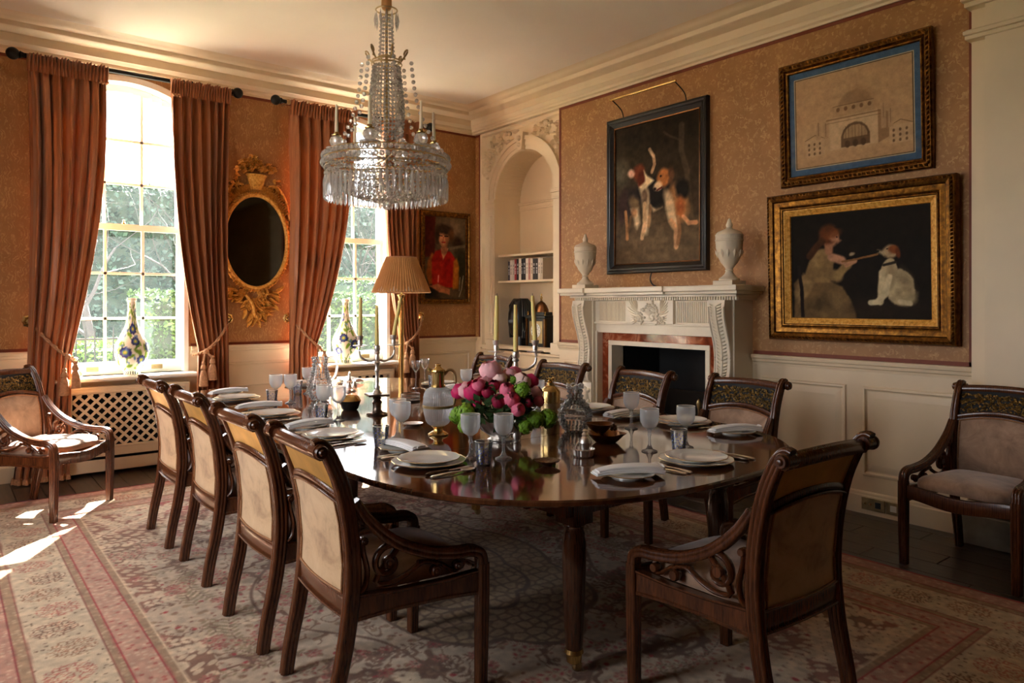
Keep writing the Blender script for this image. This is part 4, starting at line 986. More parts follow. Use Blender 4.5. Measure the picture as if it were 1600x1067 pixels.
    m = np.clip((0.093-ro)/0.008, 0, 1)*np.clip((d2-d1-0.12)*-9+1.0, 0, 1); B = B*(1-m[..., None])+rose_c*m[..., None]
    m = np.clip((0.088-ro)/0.008, 0, 1)*np.clip((0.28-d1)*9, 0, 1)*(idm > 0.5); B = B*(1-m[..., None])+A(186, 142, 120)*m[..., None]
    B = mix(B, (0.32-d1)*9*(ro > 0.10)*(idm > 0.80), A(122, 100, 80))
    C = np.where(cb[..., None], B, C)
    po = (e > 0.035) & (e < 0.135); C = np.where(po[..., None], mix(np.ones(sh+(3,))*A(186, 146, 132), sm*(idm > 0.5), A(204, 178, 160)), C)
    for ee, w, col in ((0.137, 0.004, red*0.85), (0.183, 0.004, A(150, 96, 84)), (0.437, 0.004, A(150, 96, 84)), (0.473, 0.005, red), (0.588, 0.004, red), (0.625, 0.006, A(214, 198, 172))): C = mix(C, (w-np.abs(e-ee+wob*0.1))/0.004+0.5, col)
    C = mix(C, (0.030-e)/0.004, A(158, 34, 48)); C = mix(C, (0.006-e)/0.003, A(196, 182, 160))
    C *= (0.93+0.14*fbm(sh, 5, 90, 3))[..., None]*(0.90+0.2*vnoise(sh, (nv//3, nu//3), 91))[..., None]
    C = C*np.array([0.98, 0.92, 0.87])
    Z = 0.010+0.0015*(fbm(sh, 40, 95, 2)-0.5); Z[0] = Z[-1] = 0; Z[:, 0] = Z[:, -1] = 0
    o = grid_mesh('rug', np.stack([X, Y, Z], -1), C, 'rug_wool')
    tag(o, 'large faded Persian carpet in cream, rose and brown under the dining table', 'rug')
make_rug()

# ------------------------------------------------------------------ curtains, poles, tiebacks
CY = 6.74
def curtain(label, xo, xt, xn, xbo, xbi, seed, tie=1.0, nf=7):
    """xo outer edge at top, xt inner edge at top, xn inner edge at the tie, xbo/xbi edges at the floor"""
    q = random.Random(seed); s = 1 if xt > xo else -1; NS, NZ_ = 110, 90; pts = np.zeros((NZ_, NS, 3)); phs = [q.random()*6 for _ in range(6)]
    zt, zb = 3.27, 0.03
    for j in range(NZ_):
        z = zt-(zt-zb)*j/(NZ_-1)
        if z > tie:
            t = (z-tie)/(zt-tie); xi = xn+(xt-xn)*(1-(1-t)**2.2); xa = xo+(0.02*s)*math.sin(PI*t); pin = math.exp(-((z-tie)/0.42)**2)
        else:
            t = (tie-z)/(tie-zb); xi = xn+(xbi-xn)*t**0.8; xa = xo+(xbo-xo)*t**1.5; pin = math.exp(-((z-tie)/0.30)**2)
        amp = 0.052*(1-0.55*pin)*(0.55+0.45*min(1, (zt-z)/0.35))
        for i in range(NS):
            u = i/(NS-1); ph = 2*PI*nf*(u+0.03*math.sin(5*u+phs[0])+0.014*math.sin(2.1*z+phs[1]+7*u))
            y = amp*(math.sin(ph)+0.28*math.sin(2.3*ph+phs[2]+0.9*z))+0.012*math.sin(3*z+9*u+phs[3])
            x = xa+(xi-xa)*u+0.35*amp*math.cos(ph)*0.5*(1-abs(2*u-1)**6)
            top = max(0, (z-3.12)/0.15); y += 0.010*top*math.sin(2*PI*nf*3.1*u+phs[4])
            y -= 0.035*pin*math.sin(PI*u)
            pts[j, i] = (x, CY+y, z)
    root = thing('curtain', label, 'curtain', (0, 0, 0), 0, 'copper silk curtains')
    m = MB(); v = [tuple(p) for p in pts.reshape(-1, 3)]; f = [(j*NS+i, j*NS+i+1, (j+1)*NS+i+1, (j+1)*NS+i) for j in range(NZ_-1) for i in range(NS-1)]
    m.add(v, f).build('drape', 'copper_silk', root, smooth=80, fix=False)
    m = MB(); v = []; f = []; N = 160                                      # gathered heading with a little frill above the pole
    for j, (z, a) in enumerate(((3.20, 0.020), (3.235, 0.012), (3.27, 0.018), (3.305, 0.026), (3.335, 0.036))):
        for i in range(N):
            u = i/(N-1); x = xo-0.01*s+(xt-xo+0.02*s)*u; v.append((x, CY-0.042+a*math.sin(2*PI*nf*3.3*u+0.6*math.sin(9*u+j))*(1 if j else 0.6)-0.012*j/4, z+0.008*math.sin(40*u+phs[5])*(j == 4)))
    for j in range(4):
        for i in range(N-1): f.append((j*N+i, j*N+i+1, (j+1)*N+i+1, (j+1)*N+i))
    m.add(v, f).build('heading', 'copper_silk', root, smooth=80, fix=False)
    m = MB()                                                               # tasselled fringe at the hem and on the inner heading
    for i in range(0, NS, 2): x, y, z = pts[-1, i]; m.lathe([(0.006, 0.02), (0.011, 0.008), (0.014, -0.02), (0, -0.022)], 6, (x, y, z))
    for k in range(6): m.ball((xt-s*0.012*k, CY-0.075, 3.20-0.012*(k % 2)), 0.009, 6, 4)
    m.build('fringe', 'rope', root, smooth=50)
    return root
CURT = [('copper silk curtain on the far side of the left-hand window, beside the sunlit armchair', 0.545, 1.085, 0.845, 0.45, 0.82, 1),
        ('copper silk curtain between the left-hand window and the gilt mirror', 2.065, 1.575, 1.795, 2.10, 1.76, 2),
        ('copper silk curtain between the gilt mirror and the right-hand window', 2.635, 3.30, 2.905, 2.60, 2.92, 3),
        ('copper silk curtain behind the lamp, next to the portrait in red', 4.06, 3.62, 3.815, 4.07, 3.79, 4)]
for a in CURT: curtain(*a)
for i, (xa, xb) in enumerate(((0.45, 2.145), (2.497, 4.205))):
    rd = thing('curtain_pole', 'black curtain pole with ball finials over the %s window' % ('left-hand' if i == 0 else 'right-hand'), 'curtain pole', (0, 0, 0), 0, 'curtain poles')
    m = MB(); m.tube([(xa+0.05, CY, 3.325), (xb-0.05, CY, 3.325)], 0.019, 12); m.build('pole', 'black_metal', rd, smooth=40)
    fin = None
    for x, s in ((xa, -1), (xb, 1)):
        m = MB(); m.ball((x, CY, 3.325), 0.047, 16, 10); m.lathe([(0.024, 0), (0.03, 0.006), (0.024, 0.014), (0.019, 0.03)], 12, xf=Matrix.Translation((x-s*0.042, CY, 3.325)) @ Matrix.Rotation(-s*PI/2, 4, 'Y')); m.build('finial', 'black_metal', rd, smooth=40)
        m = MB(); m.tube([(x-s*0.12, CY, 3.325), (x-s*0.12, 6.90, 3.325)], 0.011, 8); m.ball((x-s*0.12, CY, 3.325), 0.027, 10, 6); m.build('bracket', 'brass_old', rd, smooth=40)
    ring = None
    for (c0, c1) in ((CURT[2*i][1], CURT[2*i][2]), (CURT[2*i+1][1], CURT[2*i+1][2])):
        for k in range(7):
            x = c0+(c1-c0)*(k+0.5)/7
            if ring is None: ring = MB().tube([(0, 0.029*math.cos(2*PI*q/14), 0.029*math.sin(2*PI*q/14)) for q in range(14)], 0.006, 6, closed=True, up=(1, 0, 0)).build('ring', 'black_metal', rd, smooth=60, loc=(x, CY, 3.322))
            else: share(ring, rd, (x, CY, 3.322))
def tassel(m, x, y, z, h=0.20):
    m.ball((x, y, z), 0.017, 10, 6); m.lathe([(0.012, -0.01), (0.022, -0.03), (0.026, -0.05), (0.015, -0.062), (0.022, -0.072), (0.03, -0.10), (0.038, -h), (0.0, -h+0.004)], 16, (x, y, z), flute=lambda a, zz: 1+0.05*math.cos(8*a))
def tieback(label, xr, xc, s):
    t = thing('curtain_tieback', label, 'tieback', (0, 0, 0), 0, 'curtain tiebacks')
    m = MB(); mt = Matrix.Translation((xr, BW-0.05, 1.265)) @ Matrix.Rotation(PI/2, 4, 'X')
    m.lathe([(0, -0.05), (0.012, -0.05), (0.012, 0.0), (0.045, 0.004), (0.05, 0.012), (0.036, 0.02), (0.03, 0.016), (0.02, 0.03), (0, 0.034)], 24, xf=mt, flute=lambda a, z: 1+0.09*math.cos(8*a)*(z > 0.002))
    m.build('rosette', 'brass', t, smooth=40)
    p = spline([(xr, BW-0.09, 1.262), (xr+0.3*(xc-xr), 6.70, 1.16), (xr+0.7*(xc-xr), 6.645, 1.05), (xc, 6.65, 0.99), (xc+0.05*s, 6.69, 0.965), (xc+0.075*s, 6.76, 0.955)], 40)
    m = MB()
    for ph in (0, PI):                                                    # two twisted strands
        m.tube([(a+0.007*math.cos(i*0.9+ph), b, c+0.007*math.sin(i*0.9+ph)) for i, (a, b, c) in enumerate(p)], 0.0085, 6)
    m.build('rope', 'rope', t, smooth=60)
    for dx, dz in ((-0.025, -0.10), (0.05, -0.05)):
        m = MB(); m.tube(spline([(xc, 6.645, 0.985), (xc+dx*0.6, 6.625, 0.95), (xc+dx, 6.62, 0.985+dz)], 8), 0.009, 6); tassel(m, xc+dx, 6.62, 0.985+dz); m.build('tassel', 'rope', t, smooth=60)
    MB().ball((xc, 6.64, 0.985), 0.024, 10, 6).build('knot', 'rope', t, smooth=60)
tieback('twisted rope tieback with tassels on the curtain beside the sunlit armchair', 0.565, 0.80, 1)
tieback('twisted rope tieback with tassels on the curtain left of the gilt mirror', 2.085, 1.84, -1)
tieback('twisted rope tieback with tassels on the curtain right of the gilt mirror', 2.655, 2.88, 1)
tieback('twisted rope tieback with tassels on the curtain behind the lamp', 4.14, 3.86, -1)

# ------------------------------------------------------------------ framed pictures
def frame_pic(name, label, cat, P, rect, prof, mat, bead=None, inner=None):
    t = thing(name, label, cat, (0, 0, 0))
    MB().rings(P, rect, prof, cap=False).build('frame', mat, t, smooth=30)
    MB().rings(P, rect, [(0.012, 0.003), (0.012, 0.006)], cap=True, back=True).build('backboard', 'black_wood', t)
    if bead:
        inset, n, r, sp = bead; u0, u1, v0, v1 = rect; m = MB(); per = []
        for (a, b, c, d) in ((u0+inset, v0+inset, u1-inset, v0+inset), (u1-inset, v0+inset, u1-inset, v1-inset), (u1-inset, v1-inset, u0+inset, v1-inset), (u0+inset, v1-inset, u0+inset, v0+inset)):
            L = math.hypot(c-a, d-b); k = int(L/sp)
            for i in range(k):
                tt = (i+0.5)/k; per.append((a+(c-a)*tt, b+(d-b)*tt, math.atan2(d-b, c-a)))
        for (u, v, a) in per:
            c, s = math.cos(a+0.6), math.sin(a+0.6); o = len(m.v); ll = sp*0.62
            vv = [P(u-c*ll, v-s*ll, n), P(u+c*ll, v+s*ll, n), P(u-s*r, v+c*r, n), P(u+s*r, v-c*r, n), P(u, v, n+r)]
            m.add(vv, [(0, 2, 4), (2, 1, 4), (1, 3, 4), (3, 0, 4)])
        m.build('rope_moulding', mat, t, smooth=60)
    return t
def canvas(t, P, rect, n, pt, mat='painted_canvas', name='canvas', flip=False):
    u0, u1, v0, v1 = rect; U = u0+(u1-u0)*((1-pt.U) if flip else pt.U); V = v0+(v1-v0)*pt.V
    pts = np.stack([np.broadcast_to(np.asarray(q, float), U.shape) for q in P(U, V, n)], -1)
    return grid_mesh(name, pts, pt.c, mat, t)

# hounds (seen from the room the picture's left is at larger y)
hr = (3.59, 4.705, 1.672, 3.082)
hp = frame_pic('hound_painting', 'black-framed painting of three hounds hanging over the fireplace', 'painting', PF, hr,
               [(0, 0.0), (0, 0.035), (0.008, 0.045), (0.022, 0.050), (0.034, 0.042), (0.048, 0.046), (0.060, 0.036), (0.072, 0.026), (0.082, 0.020)], 'black_wood')
MB().rings(PF, (hr[0]+0.08, hr[1]-0.08, hr[2]+0.08, hr[3]-0.08), [(0, 0.018), (0.001, 0.026), (0.010, 0.024), (0.013, 0.014)], cap=False).build('gilt_slip', 'bronze', hp)
p = Paint(150, 190, (48, 38, 28), 1.32); p.grad((84, 70, 54), (42, 33, 24))
p.ell(0.12, 0.80, 0.30, 0.20, (58, 48, 32), 0, 0.6); p.ell(0.05, 0.66, 0.10, 0.09, (92, 86, 70), 0, 0.7); p.ell(0.55, 0.12, 0.55, 0.16, (104, 86, 64), 0, 0.8); p.ell(0.5, 0.92, 0.6, 0.12, (40, 32, 24), 0, 0.6)
p.line([(0.80, 0.92), (0.80, 0.75), (0.86, 0.6), (0.9, 0.3)], 0.030, (96, 80, 60), 0.6); p.line([(0.79, 0.82), (0.68, 0.86), (0.6, 0.9)], 0.010, (80, 66, 50), 0.6)
W, T, K_, O = (214, 186, 148), (150, 92, 56), (34, 28, 26), (176, 124, 80)
p.ell(0.20, 0.45, 0.16, 0.10, (44, 36, 34), 20, 0.25); p.ell(0.10, 0.42, 0.06, 0.12, (58, 40, 38), -10, 0.3)       # sniffing hound, left
p.ell(0.25, 0.43, 0.055, 0.07, (112, 92, 66), 30, 0.3); p.poly([(0.20, 0.40), (0.29, 0.40), (0.32, 0.29), (0.28, 0.25), (0.25, 0.28), (0.23, 0.34)], W, 0.02); p.ell(0.24, 0.37, 0.035, 0.035, T, 0, 0.4, 0.6)
p.line([(0.13, 0.38), (0.15, 0.28), (0.15, 0.18)], 0.018, O, 0.9); p.line([(0.20, 0.34), (0.17, 0.24)], 0.015, (120, 90, 60), 0.8)
p.ell(0.50, 0.50, 0.22, 0.11, (32, 28, 26), -8, 0.2); p.poly([(0.30, 0.57), (0.38, 0.62), (0.42, 0.50), (0.44, 0.30), (0.40, 0.20), (0.34, 0.20), (0.37, 0.34), (0.33, 0.45)], W, 0.02)   # standing hound, head raised
p.ell(0.37, 0.48, 0.035, 0.08, (64, 46, 36), 0, 0.4, 0.7); p.line([(0.37, 0.42), (0.37, 0.28), (0.34, 0.18)], 0.022, (200, 164, 124)); p.line([(0.44, 0.40), (0.42, 0.26)], 0.018, (160, 120, 84), 0.8)
p.ell(0.30, 0.655, 0.075, 0.055, (112, 56, 34), -20, 0.25); p.ell(0.205, 0.655, 0.045, 0.030, (226, 178, 150), 10, 0.3); p.ell(0.33, 0.60, 0.05, 0.055, (86, 38, 24), 0, 0.25); p.poly([(0.36, 0.66), (0.40, 0.62), (0.49, 0.58), (0.42, 0.55), (0.35, 0.52), (0.31, 0.55), (0.38, 0.58)], (230, 204, 160), 0.012)
p.line([(0.43, 0.80), (0.48, 0.75), (0.49, 0.69), (0.46, 0.64)], 0.017, (190, 150, 112)); p.line([(0.44, 0.79), (0.48, 0.74)], 0.008, W)
p.ell(0.60, 0.585, 0.075, 0.060, (178, 112, 62), 25, 0.22); p.ell(0.535, 0.535, 0.050, 0.035, W, 30, 0.25); p.ell(0.68, 0.60, 0.035, 0.055, (96, 66, 44), 0, 0.3); p.ell(0.50, 0.520, 0.016, 0.012, (40, 26, 22), 0, 0.3); p.ell(0.565, 0.60, 0.012, 0.008, (36, 24, 20), 0, 0.3); p.line([(0.52, 0.505), (0.575, 0.52)], 0.008, (90, 30, 26))
p.ell(0.76, 0.40, 0.11, 0.13, O, 15, 0.25); p.ell(0.81, 0.49, 0.08, 0.07, (30, 26, 24), 20, 0.25); p.ell(0.68, 0.36, 0.055, 0.14, W, 18, 0.3, 0.9); p.ell(0.79, 0.37, 0.05, 0.07, (168, 96, 54), 0, 0.4)   # seated hound
p.line([(0.68, 0.28), (0.74, 0.22), (0.74, 0.10)], 0.026, (196, 150, 110)); p.line([(0.76, 0.30), (0.78, 0.2), (0.76, 0.12)], 0.02, (150, 108, 74)); p.line([(0.82, 0.30), (0.88, 0.25), (0.96, 0.25)], 0.020, (208, 150, 108)); p.poly([(0.44, 0.40), (0.52, 0.37), (0.58, 0.38), (0.48, 0.36)], W, 0.015)
p.speck(0.3, 24, 3); p.c *= 1.08
canvas(hp, PF, (hr[0]+0.088, hr[1]-0.088, hr[2]+0.088, hr[3]-0.088), 0.013, p, flip=True)
m = MB(); zt = hr[3]
m.tube([(FW-0.19, 3.78, zt+0.13), (FW-0.19, 4.52, zt+0.13)], 0.010, 10); m.build('picture_light', 'brass', hp, smooth=40)
for y in (3.80, 4.50): MB().tube(spline([(FW-0.03, y, zt-0.02), (FW-0.06, y, zt+0.06), (FW-0.18, y, zt+0.13)], 8), 0.005, 6).build('light_arm', 'black_metal', hp)
MB().tube(spline([(FW-0.02, 4.18, hr[2]+0.01), (FW-0.03, 4.19, 1.62), (FW-0.025, 4.17, 1.57), (FW-0.04, 4.10, 1.545)], 12), 0.006, 6).build('flex', 'black_plastic', hp)

# architect's drawing in a blue mount
ar = (1.905, 2.945, 2.246, 3.124); TILT = 0.035
PA = lambda u, v, n: (FW-n-TILT*(v-ar[2])/0.88, u, v)
ap = frame_pic('architectural_drawing', 'gilt-framed drawing of a domed building in a blue mount', 'drawing', PA, ar,
               [(0, 0.0), (0, 0.030), (0.010, 0.038), (0.040, 0.034), (0.048, 0.024), (0.060, 0.030), (0.068, 0.028), (0.074, 0.016)], 'gilt_frame', (0.024, 0.036, 0.012, 0.030))
p = Paint(220, 186, (78, 102, 130), 0.845)
r0, r1, q0, q1 = 0.055, 0.945, 0.075, 0.925; p.poly([(r0-.012, q0-.014), (r1+.012, q0-.014), (r1+.012, q1+.014), (r0-.012, q1+.014)], (226, 206, 170), 0.002, wob=0); p.poly([(r0-.006, q0-.007), (r1+.006, q0-.007), (r1+.006, q1+.007), (r0-.006, q1+.007)], (40, 34, 30), 0.002, wob=0); p.poly([(r0, q0), (r1, q0), (r1, q1), (r0, q1)], (196, 158, 118), 0.002, wob=0)
p.ell(0.45, 0.30, 0.30, 0.16, (212, 178, 138), 0, 0.8, 0.5); p.ell(0.5, 0.13, 0.42, 0.05, (184, 146, 106), 0, 0.8, 0.5)
I = (104, 78, 54); S1 = (188, 152, 114); S2 = (160, 124, 90); w0 = dict(wob=0.05)
p.ell(0.53, 0.56, 0.135, 0.16, (172, 136, 100), 0, 0.06, **w0); p.ell(0.57, 0.56, 0.095, 0.15, S2, 0, 0.5, 0.7, **w0)
p.poly([(0.36, 0.50), (0.67, 0.50), (0.67, 0.60), (0.36, 0.60)], S1, 0.003, **w0); p.line([(0.36, 0.60), (0.67, 0.60)], 0.003, I, 0.8, **w0)
for k in range(5): p.ell(0.40+k*0.06, 0.565, 0.014, 0.020, (130, 98, 70), 0, 0.2, **w0)
p.poly([(0.33, 0.20), (0.70, 0.20), (0.70, 0.50), (0.33, 0.50)], (208, 174, 136), 0.003, **w0); p.poly([(0.70, 0.20), (0.78, 0.24), (0.78, 0.46), (0.70, 0.50)], S2, 0.003, **w0)
p.line([(0.31, 0.485), (0.72, 0.485)], 0.006, (140, 106, 76), 0.8, **w0); p.line([(0.31, 0.455), (0.72, 0.455)], 0.003, I, 0.6, **w0)
p.poly([(0.42, 0.21), (0.42, 0.31), (0.44, 0.37), (0.48, 0.415), (0.53, 0.43), (0.58, 0.415), (0.62, 0.37), (0.64, 0.31), (0.64, 0.21)], (116, 90, 66), 0.003, **w0)
p.poly([(0.44, 0.29), (0.44, 0.32), (0.46, 0.37), (0.50, 0.40), (0.56, 0.40), (0.60, 0.37), (0.62, 0.32), (0.62, 0.29)], (176, 142, 106), 0.003, **w0)
for k in range(7): p.line([(0.455+k*0.025, 0.28), (0.455+k*0.025, 0.40)], 0.002, I, 0.7, **w0)
for k in range(3): p.ell(0.47+k*0.06, 0.235, 0.020, 0.034, (92, 70, 52), 0, 0.15, **w0)
for x0_ in (0.13, 0.78):
    p.poly([(x0_, 0.17), (x0_+0.16, 0.17), (x0_+0.16, 0.33), (x0_, 0.33)], (204, 168, 130), 0.003, **w0); p.line([(x0_, 0.33), (x0_+0.08, 0.37), (x0_+0.16, 0.33)], 0.003, I, 0.7, **w0)
    for a in range(3):
        for b in range(3): p.ell(x0_+0.03+a*0.045, 0.195+b*0.045, 0.009, 0.014, (122, 94, 68), 0, 0.2, **w0)
for xx, zz in ((0.24, 0.46), (0.30, 0.44), (0.74, 0.52), (0.79, 0.46)): p.poly([(xx-0.018, 0.32), (xx+0.018, 0.32), (xx+0.018, zz), (xx, zz+0.03), (xx-0.018, zz)], (188, 152, 116), 0.003, **w0); p.line([(xx, zz-0.1), (xx, zz+0.02)], 0.003, I, 0.5, **w0)
p.speck(0.10, 30, 9)
canvas(ap, PA, (ar[0]+0.072, ar[1]-0.072, ar[2]+0.072, ar[3]-0.072), 0.012, p, 'painted_paper', 'drawing', True)
MB().rings(PA, (ar[0]+0.07, ar[1]-0.07, ar[2]+0.07, ar[3]-0.07), [(0, 0.018), (0.001, 0.018)], cap=True).build('glazing', 'picture_glass', ap, fix=False)

# girl and dog
gr_ = (1.758, 3.022, 1.142, 2.190); PG = lambda u, v, n: (FW-n-0.03*(v-gr_[2])/1.05, u, v)
gp = frame_pic('girl_and_dog_painting', 'heavy gilt-framed painting of a seated girl offering food to a white dog', 'painting', PG, gr_,
               [(0, 0.0), (0, 0.055), (0.010, 0.075), (0.030, 0.082), (0.050, 0.074), (0.058, 0.060), (0.085, 0.054), (0.100, 0.044), (0.106, 0.050), (0.112, 0.048), (0.118, 0.040)], 'gilt_frame', (0.020, 0.078, 0.011, 0.024))
MB().rings(PG, (gr_[0]+0.117, gr_[1]-0.117, gr_[2]+0.117, gr_[3]-0.117), [(0, 0.036), (0.001, 0.041), (0.006, 0.042), (0.036, 0.022), (0.040, 0.024), (0.044, 0.012)], cap=False).build('gilt_slip', 'gilt', gp, smooth=30)
p = Paint(240, 180, (27, 20, 14), 0.77); p.ell(0.5, 0.05, 0.6, 0.12, (40, 30, 20), 0, 0.8)
D1, D2, D3 = (140, 112, 72), (112, 88, 56), (84, 66, 42)
p.poly([(0.02, 0.0), (0.02, 0.34), (0.08, 0.42), (0.16, 0.40), (0.30, 0.36), (0.40, 0.30), (0.46, 0.18), (0.50, 0.0)], D2, 0.008); p.poly([(0.02, 0.26), (0.10, 0.44), (0.20, 0.38), (0.12, 0.2), (0.05, 0.14)], (156, 126, 84), 0.012, 0.8); p.ell(0.22, 0.12, 0.12, 0.07, D3, 20, 0.6, 0.8); p.ell(0.36, 0.15, 0.04, 0.12, (132, 106, 70), 20, 0.6, 0.7)
p.poly([(0.10, 0.38), (0.15, 0.56), (0.21, 0.66), (0.30, 0.67), (0.34, 0.56), (0.33, 0.44), (0.30, 0.34), (0.18, 0.34)], D1, 0.008); p.ell(0.24, 0.58, 0.06, 0.07, (170, 140, 92), 30, 0.5, 0.8)
p.line([(0.25, 0.56), (0.30, 0.42), (0.36, 0.40)], 0.045, D1); p.line([(0.36, 0.40), (0.41, 0.47), (0.44, 0.50)], 0.030, (150, 122, 78)); p.line([(0.43, 0.50), (0.49, 0.535)], 0.018, (206, 150, 112)); p.line([(0.32, 0.58), (0.40, 0.545)], 0.030, (198, 144, 112))
p.line([(0.40, 0.535), (0.50, 0.55), (0.65, 0.585)], 0.007, (150, 104, 60)); p.ell(0.47, 0.60, 0.018, 0.014, (170, 150, 118), 0, 0.4)
p.ell(0.32, 0.765, 0.055, 0.085, (190, 132, 98), 0, 0.2); p.poly([(0.36, 0.76), (0.395, 0.735), (0.37, 0.71)], (196, 138, 104), 0.01); p.line([(0.30, 0.70), (0.30, 0.64)], 0.030, (176, 122, 90)); p.ell(0.295, 0.80, 0.075, 0.090, (92, 50, 26), 0, 0.2); p.ell(0.345, 0.775, 0.038, 0.045, (202, 142, 106), 0, 0.3); p.line([(0.25, 0.74), (0.20, 0.68), (0.15, 0.60)], 0.026, (70, 40, 22)); p.ell(0.33, 0.80, 0.07, 0.04, (116, 64, 32), 15, 0.4, 0.8); p.ell(0.365, 0.77, 0.008, 0.008, (50, 28, 20), 0, 0.3)
p.line([(0.06, 0.50), (0.08, 0.3), (0.09, 0.02)], 0.014, (36, 26, 22)); p.ell(0.24, 0.04, 0.1, 0.02, (120, 96, 60), -20, 0.5, 0.7)
WD, WS_ = (190, 170, 132), (132, 112, 84)
p.ell(0.70, 0.10, 0.22, 0.08, (44, 32, 24), 0, 0.5); p.ell(0.80, 0.28, 0.095, 0.16, WD, 12, 0.06); p.ell(0.72, 0.40, 0.055, 0.14, WD, -6, 0.06); p.ell(0.74, 0.40, 0.025, 0.10, WS_, 0, 0.6, 0.7); p.line([(0.68, 0.42), (0.67, 0.25), (0.665, 0.155)], 0.022, (200, 182, 144)); p.line([(0.73, 0.38), (0.70, 0.22), (0.64, 0.155), (0.60, 0.15)], 0.020, (206, 188, 150)); p.ell(0.83, 0.20, 0.075, 0.08, (176, 156, 118), 0, 0.3); p.line([(0.80, 0.16), (0.86, 0.14)], 0.018, (206, 186, 148)); p.ell(0.84, 0.33, 0.04, 0.10, WS_, 20, 0.7, 0.6)
p.ell(0.735, 0.60, 0.052, 0.058, (186, 156, 118), 0, 0.2); p.poly([(0.69, 0.605), (0.655, 0.625), (0.655, 0.60), (0.69, 0.575)], (196, 172, 136), 0.012); p.ell(0.755, 0.615, 0.040, 0.040, (134, 72, 36), 0, 0.25); p.ell(0.785, 0.585, 0.018, 0.045, (112, 56, 28), 10, 0.25); p.ell(0.655, 0.615, 0.010, 0.010, (22, 16, 14), 0, 0.3); p.ell(0.712, 0.625, 0.006, 0.006, (20, 14, 12), 0, 0.3); p.line([(0.69, 0.485), (0.77, 0.505)], 0.009, (48, 40, 32))
p.speck(0.22, 22, 4); p.c *= 0.95
canvas(gp, PG, (gr_[0]+0.158, gr_[1]-0.158, gr_[2]+0.158, gr_[3]-0.158), 0.012, p, flip=True)

# portrait of a sitter in red, on the window wall
pr_ = (4.165, 4.83, 1.402, 2.440)
pp = frame_pic('portrait_painting', 'gilt-framed portrait of a seated sitter in a red waistcoat beside the lamp', 'painting', PB, pr_,
               [(0, 0.0), (0, 0.028), (0.008, 0.036), (0.020, 0.034), (0.028, 0.026), (0.040, 0.026), (0.046, 0.030), (0.054, 0.026), (0.060, 0.012)], 'gilt_frame')
p = Paint(110, 172, (96, 76, 52), 1.66); p.poly([(0, 0.5), (0, 1), (0.26, 1), (0.24, 0.5)], (84, 30, 24), 0.02); p.ell(0.75, 0.88, 0.35, 0.10, (120, 96, 68), 0, 0.5); p.ell(0.90, 0.40, 0.22, 0.22, (54, 50, 32), 0, 0.5); p.ell(0.12, 0.1, 0.25, 0.12, (36, 34, 30), 0, 0.5); p.ell(0.80, 0.70, 0.12, 0.06, (54, 34, 22), 0, 0.4); p.line([(0.60, 0.62), (0.98, 0.66)], 0.03, (140, 122, 90), 0.5)
p.poly([(0.10, 0.16), (0.04, 0.30), (0.08, 0.46), (0.18, 0.56), (0.26, 0.52), (0.26, 0.2)], (150, 84, 34), 0.02); p.poly([(0.18, 0.14), (0.17, 0.48), (0.26, 0.58), (0.40, 0.60), (0.62, 0.58), (0.74, 0.50), (0.70, 0.14)], (172, 30, 22), 0.02); p.ell(0.30, 0.30, 0.1, 0.14, (196, 44, 32), 0, 0.6, 0.6); p.ell(0.58, 0.42, 0.08, 0.12, (150, 16, 14), 0, 0.6, 0.7); p.poly([(0.68, 0.12), (0.70, 0.46), (0.78, 0.50), (0.84, 0.40), (0.82, 0.12)], (190, 116, 36), 0.02)
p.poly([(0.38, 0.62), (0.44, 0.47), (0.58, 0.62)], (196, 130, 88), 0.01); p.line([(0.47, 0.68), (0.47, 0.58)], 0.07, (170, 108, 70)); p.ell(0.45, 0.745, 0.135, 0.10, (206, 138, 92), 0, 0.15); p.ell(0.53, 0.73, 0.05, 0.08, (140, 84, 52), 0, 0.5, 0.8); p.ell(0.47, 0.85, 0.20, 0.065, (58, 40, 28), 0, 0.3); p.ell(0.30, 0.78, 0.05, 0.09, (60, 40, 28), 0, 0.4); p.ell(0.64, 0.78, 0.07, 0.08, (92, 58, 34), 0, 0.4); p.line([(0.34, 0.77), (0.42, 0.765)], 0.012, (40, 26, 22)); p.line([(0.48, 0.765), (0.56, 0.765)], 0.012, (40, 26, 22)); p.line([(0.42, 0.69), (0.49, 0.69)], 0.014, (176, 40, 34)); p.line([(0.45, 0.75), (0.44, 0.71)], 0.012, (160, 84, 54))
p.poly([(0.10, 0.15), (0.30, 0.18), (0.62, 0.12), (0.60, 0.05), (0.36, 0.08)], (190, 120, 78), 0.015); p.line([(0.94, 0.28), (0.90, 0.12), (0.84, 0.03)], 0.014, (150, 140, 116)); p.line([(0.86, 0.26), (0.84, 0.10)], 0.014, (140, 128, 104)); p.line([(0.33, 0.28), (0.32, 0.20)], 0.012, (220, 150, 130))
p.speck(0.3, 18, 6)
canvas(pp, PB, (pr_[0]+0.058, pr_[1]-0.058, pr_[2]+0.058, pr_[3]-0.058), 0.010, p)

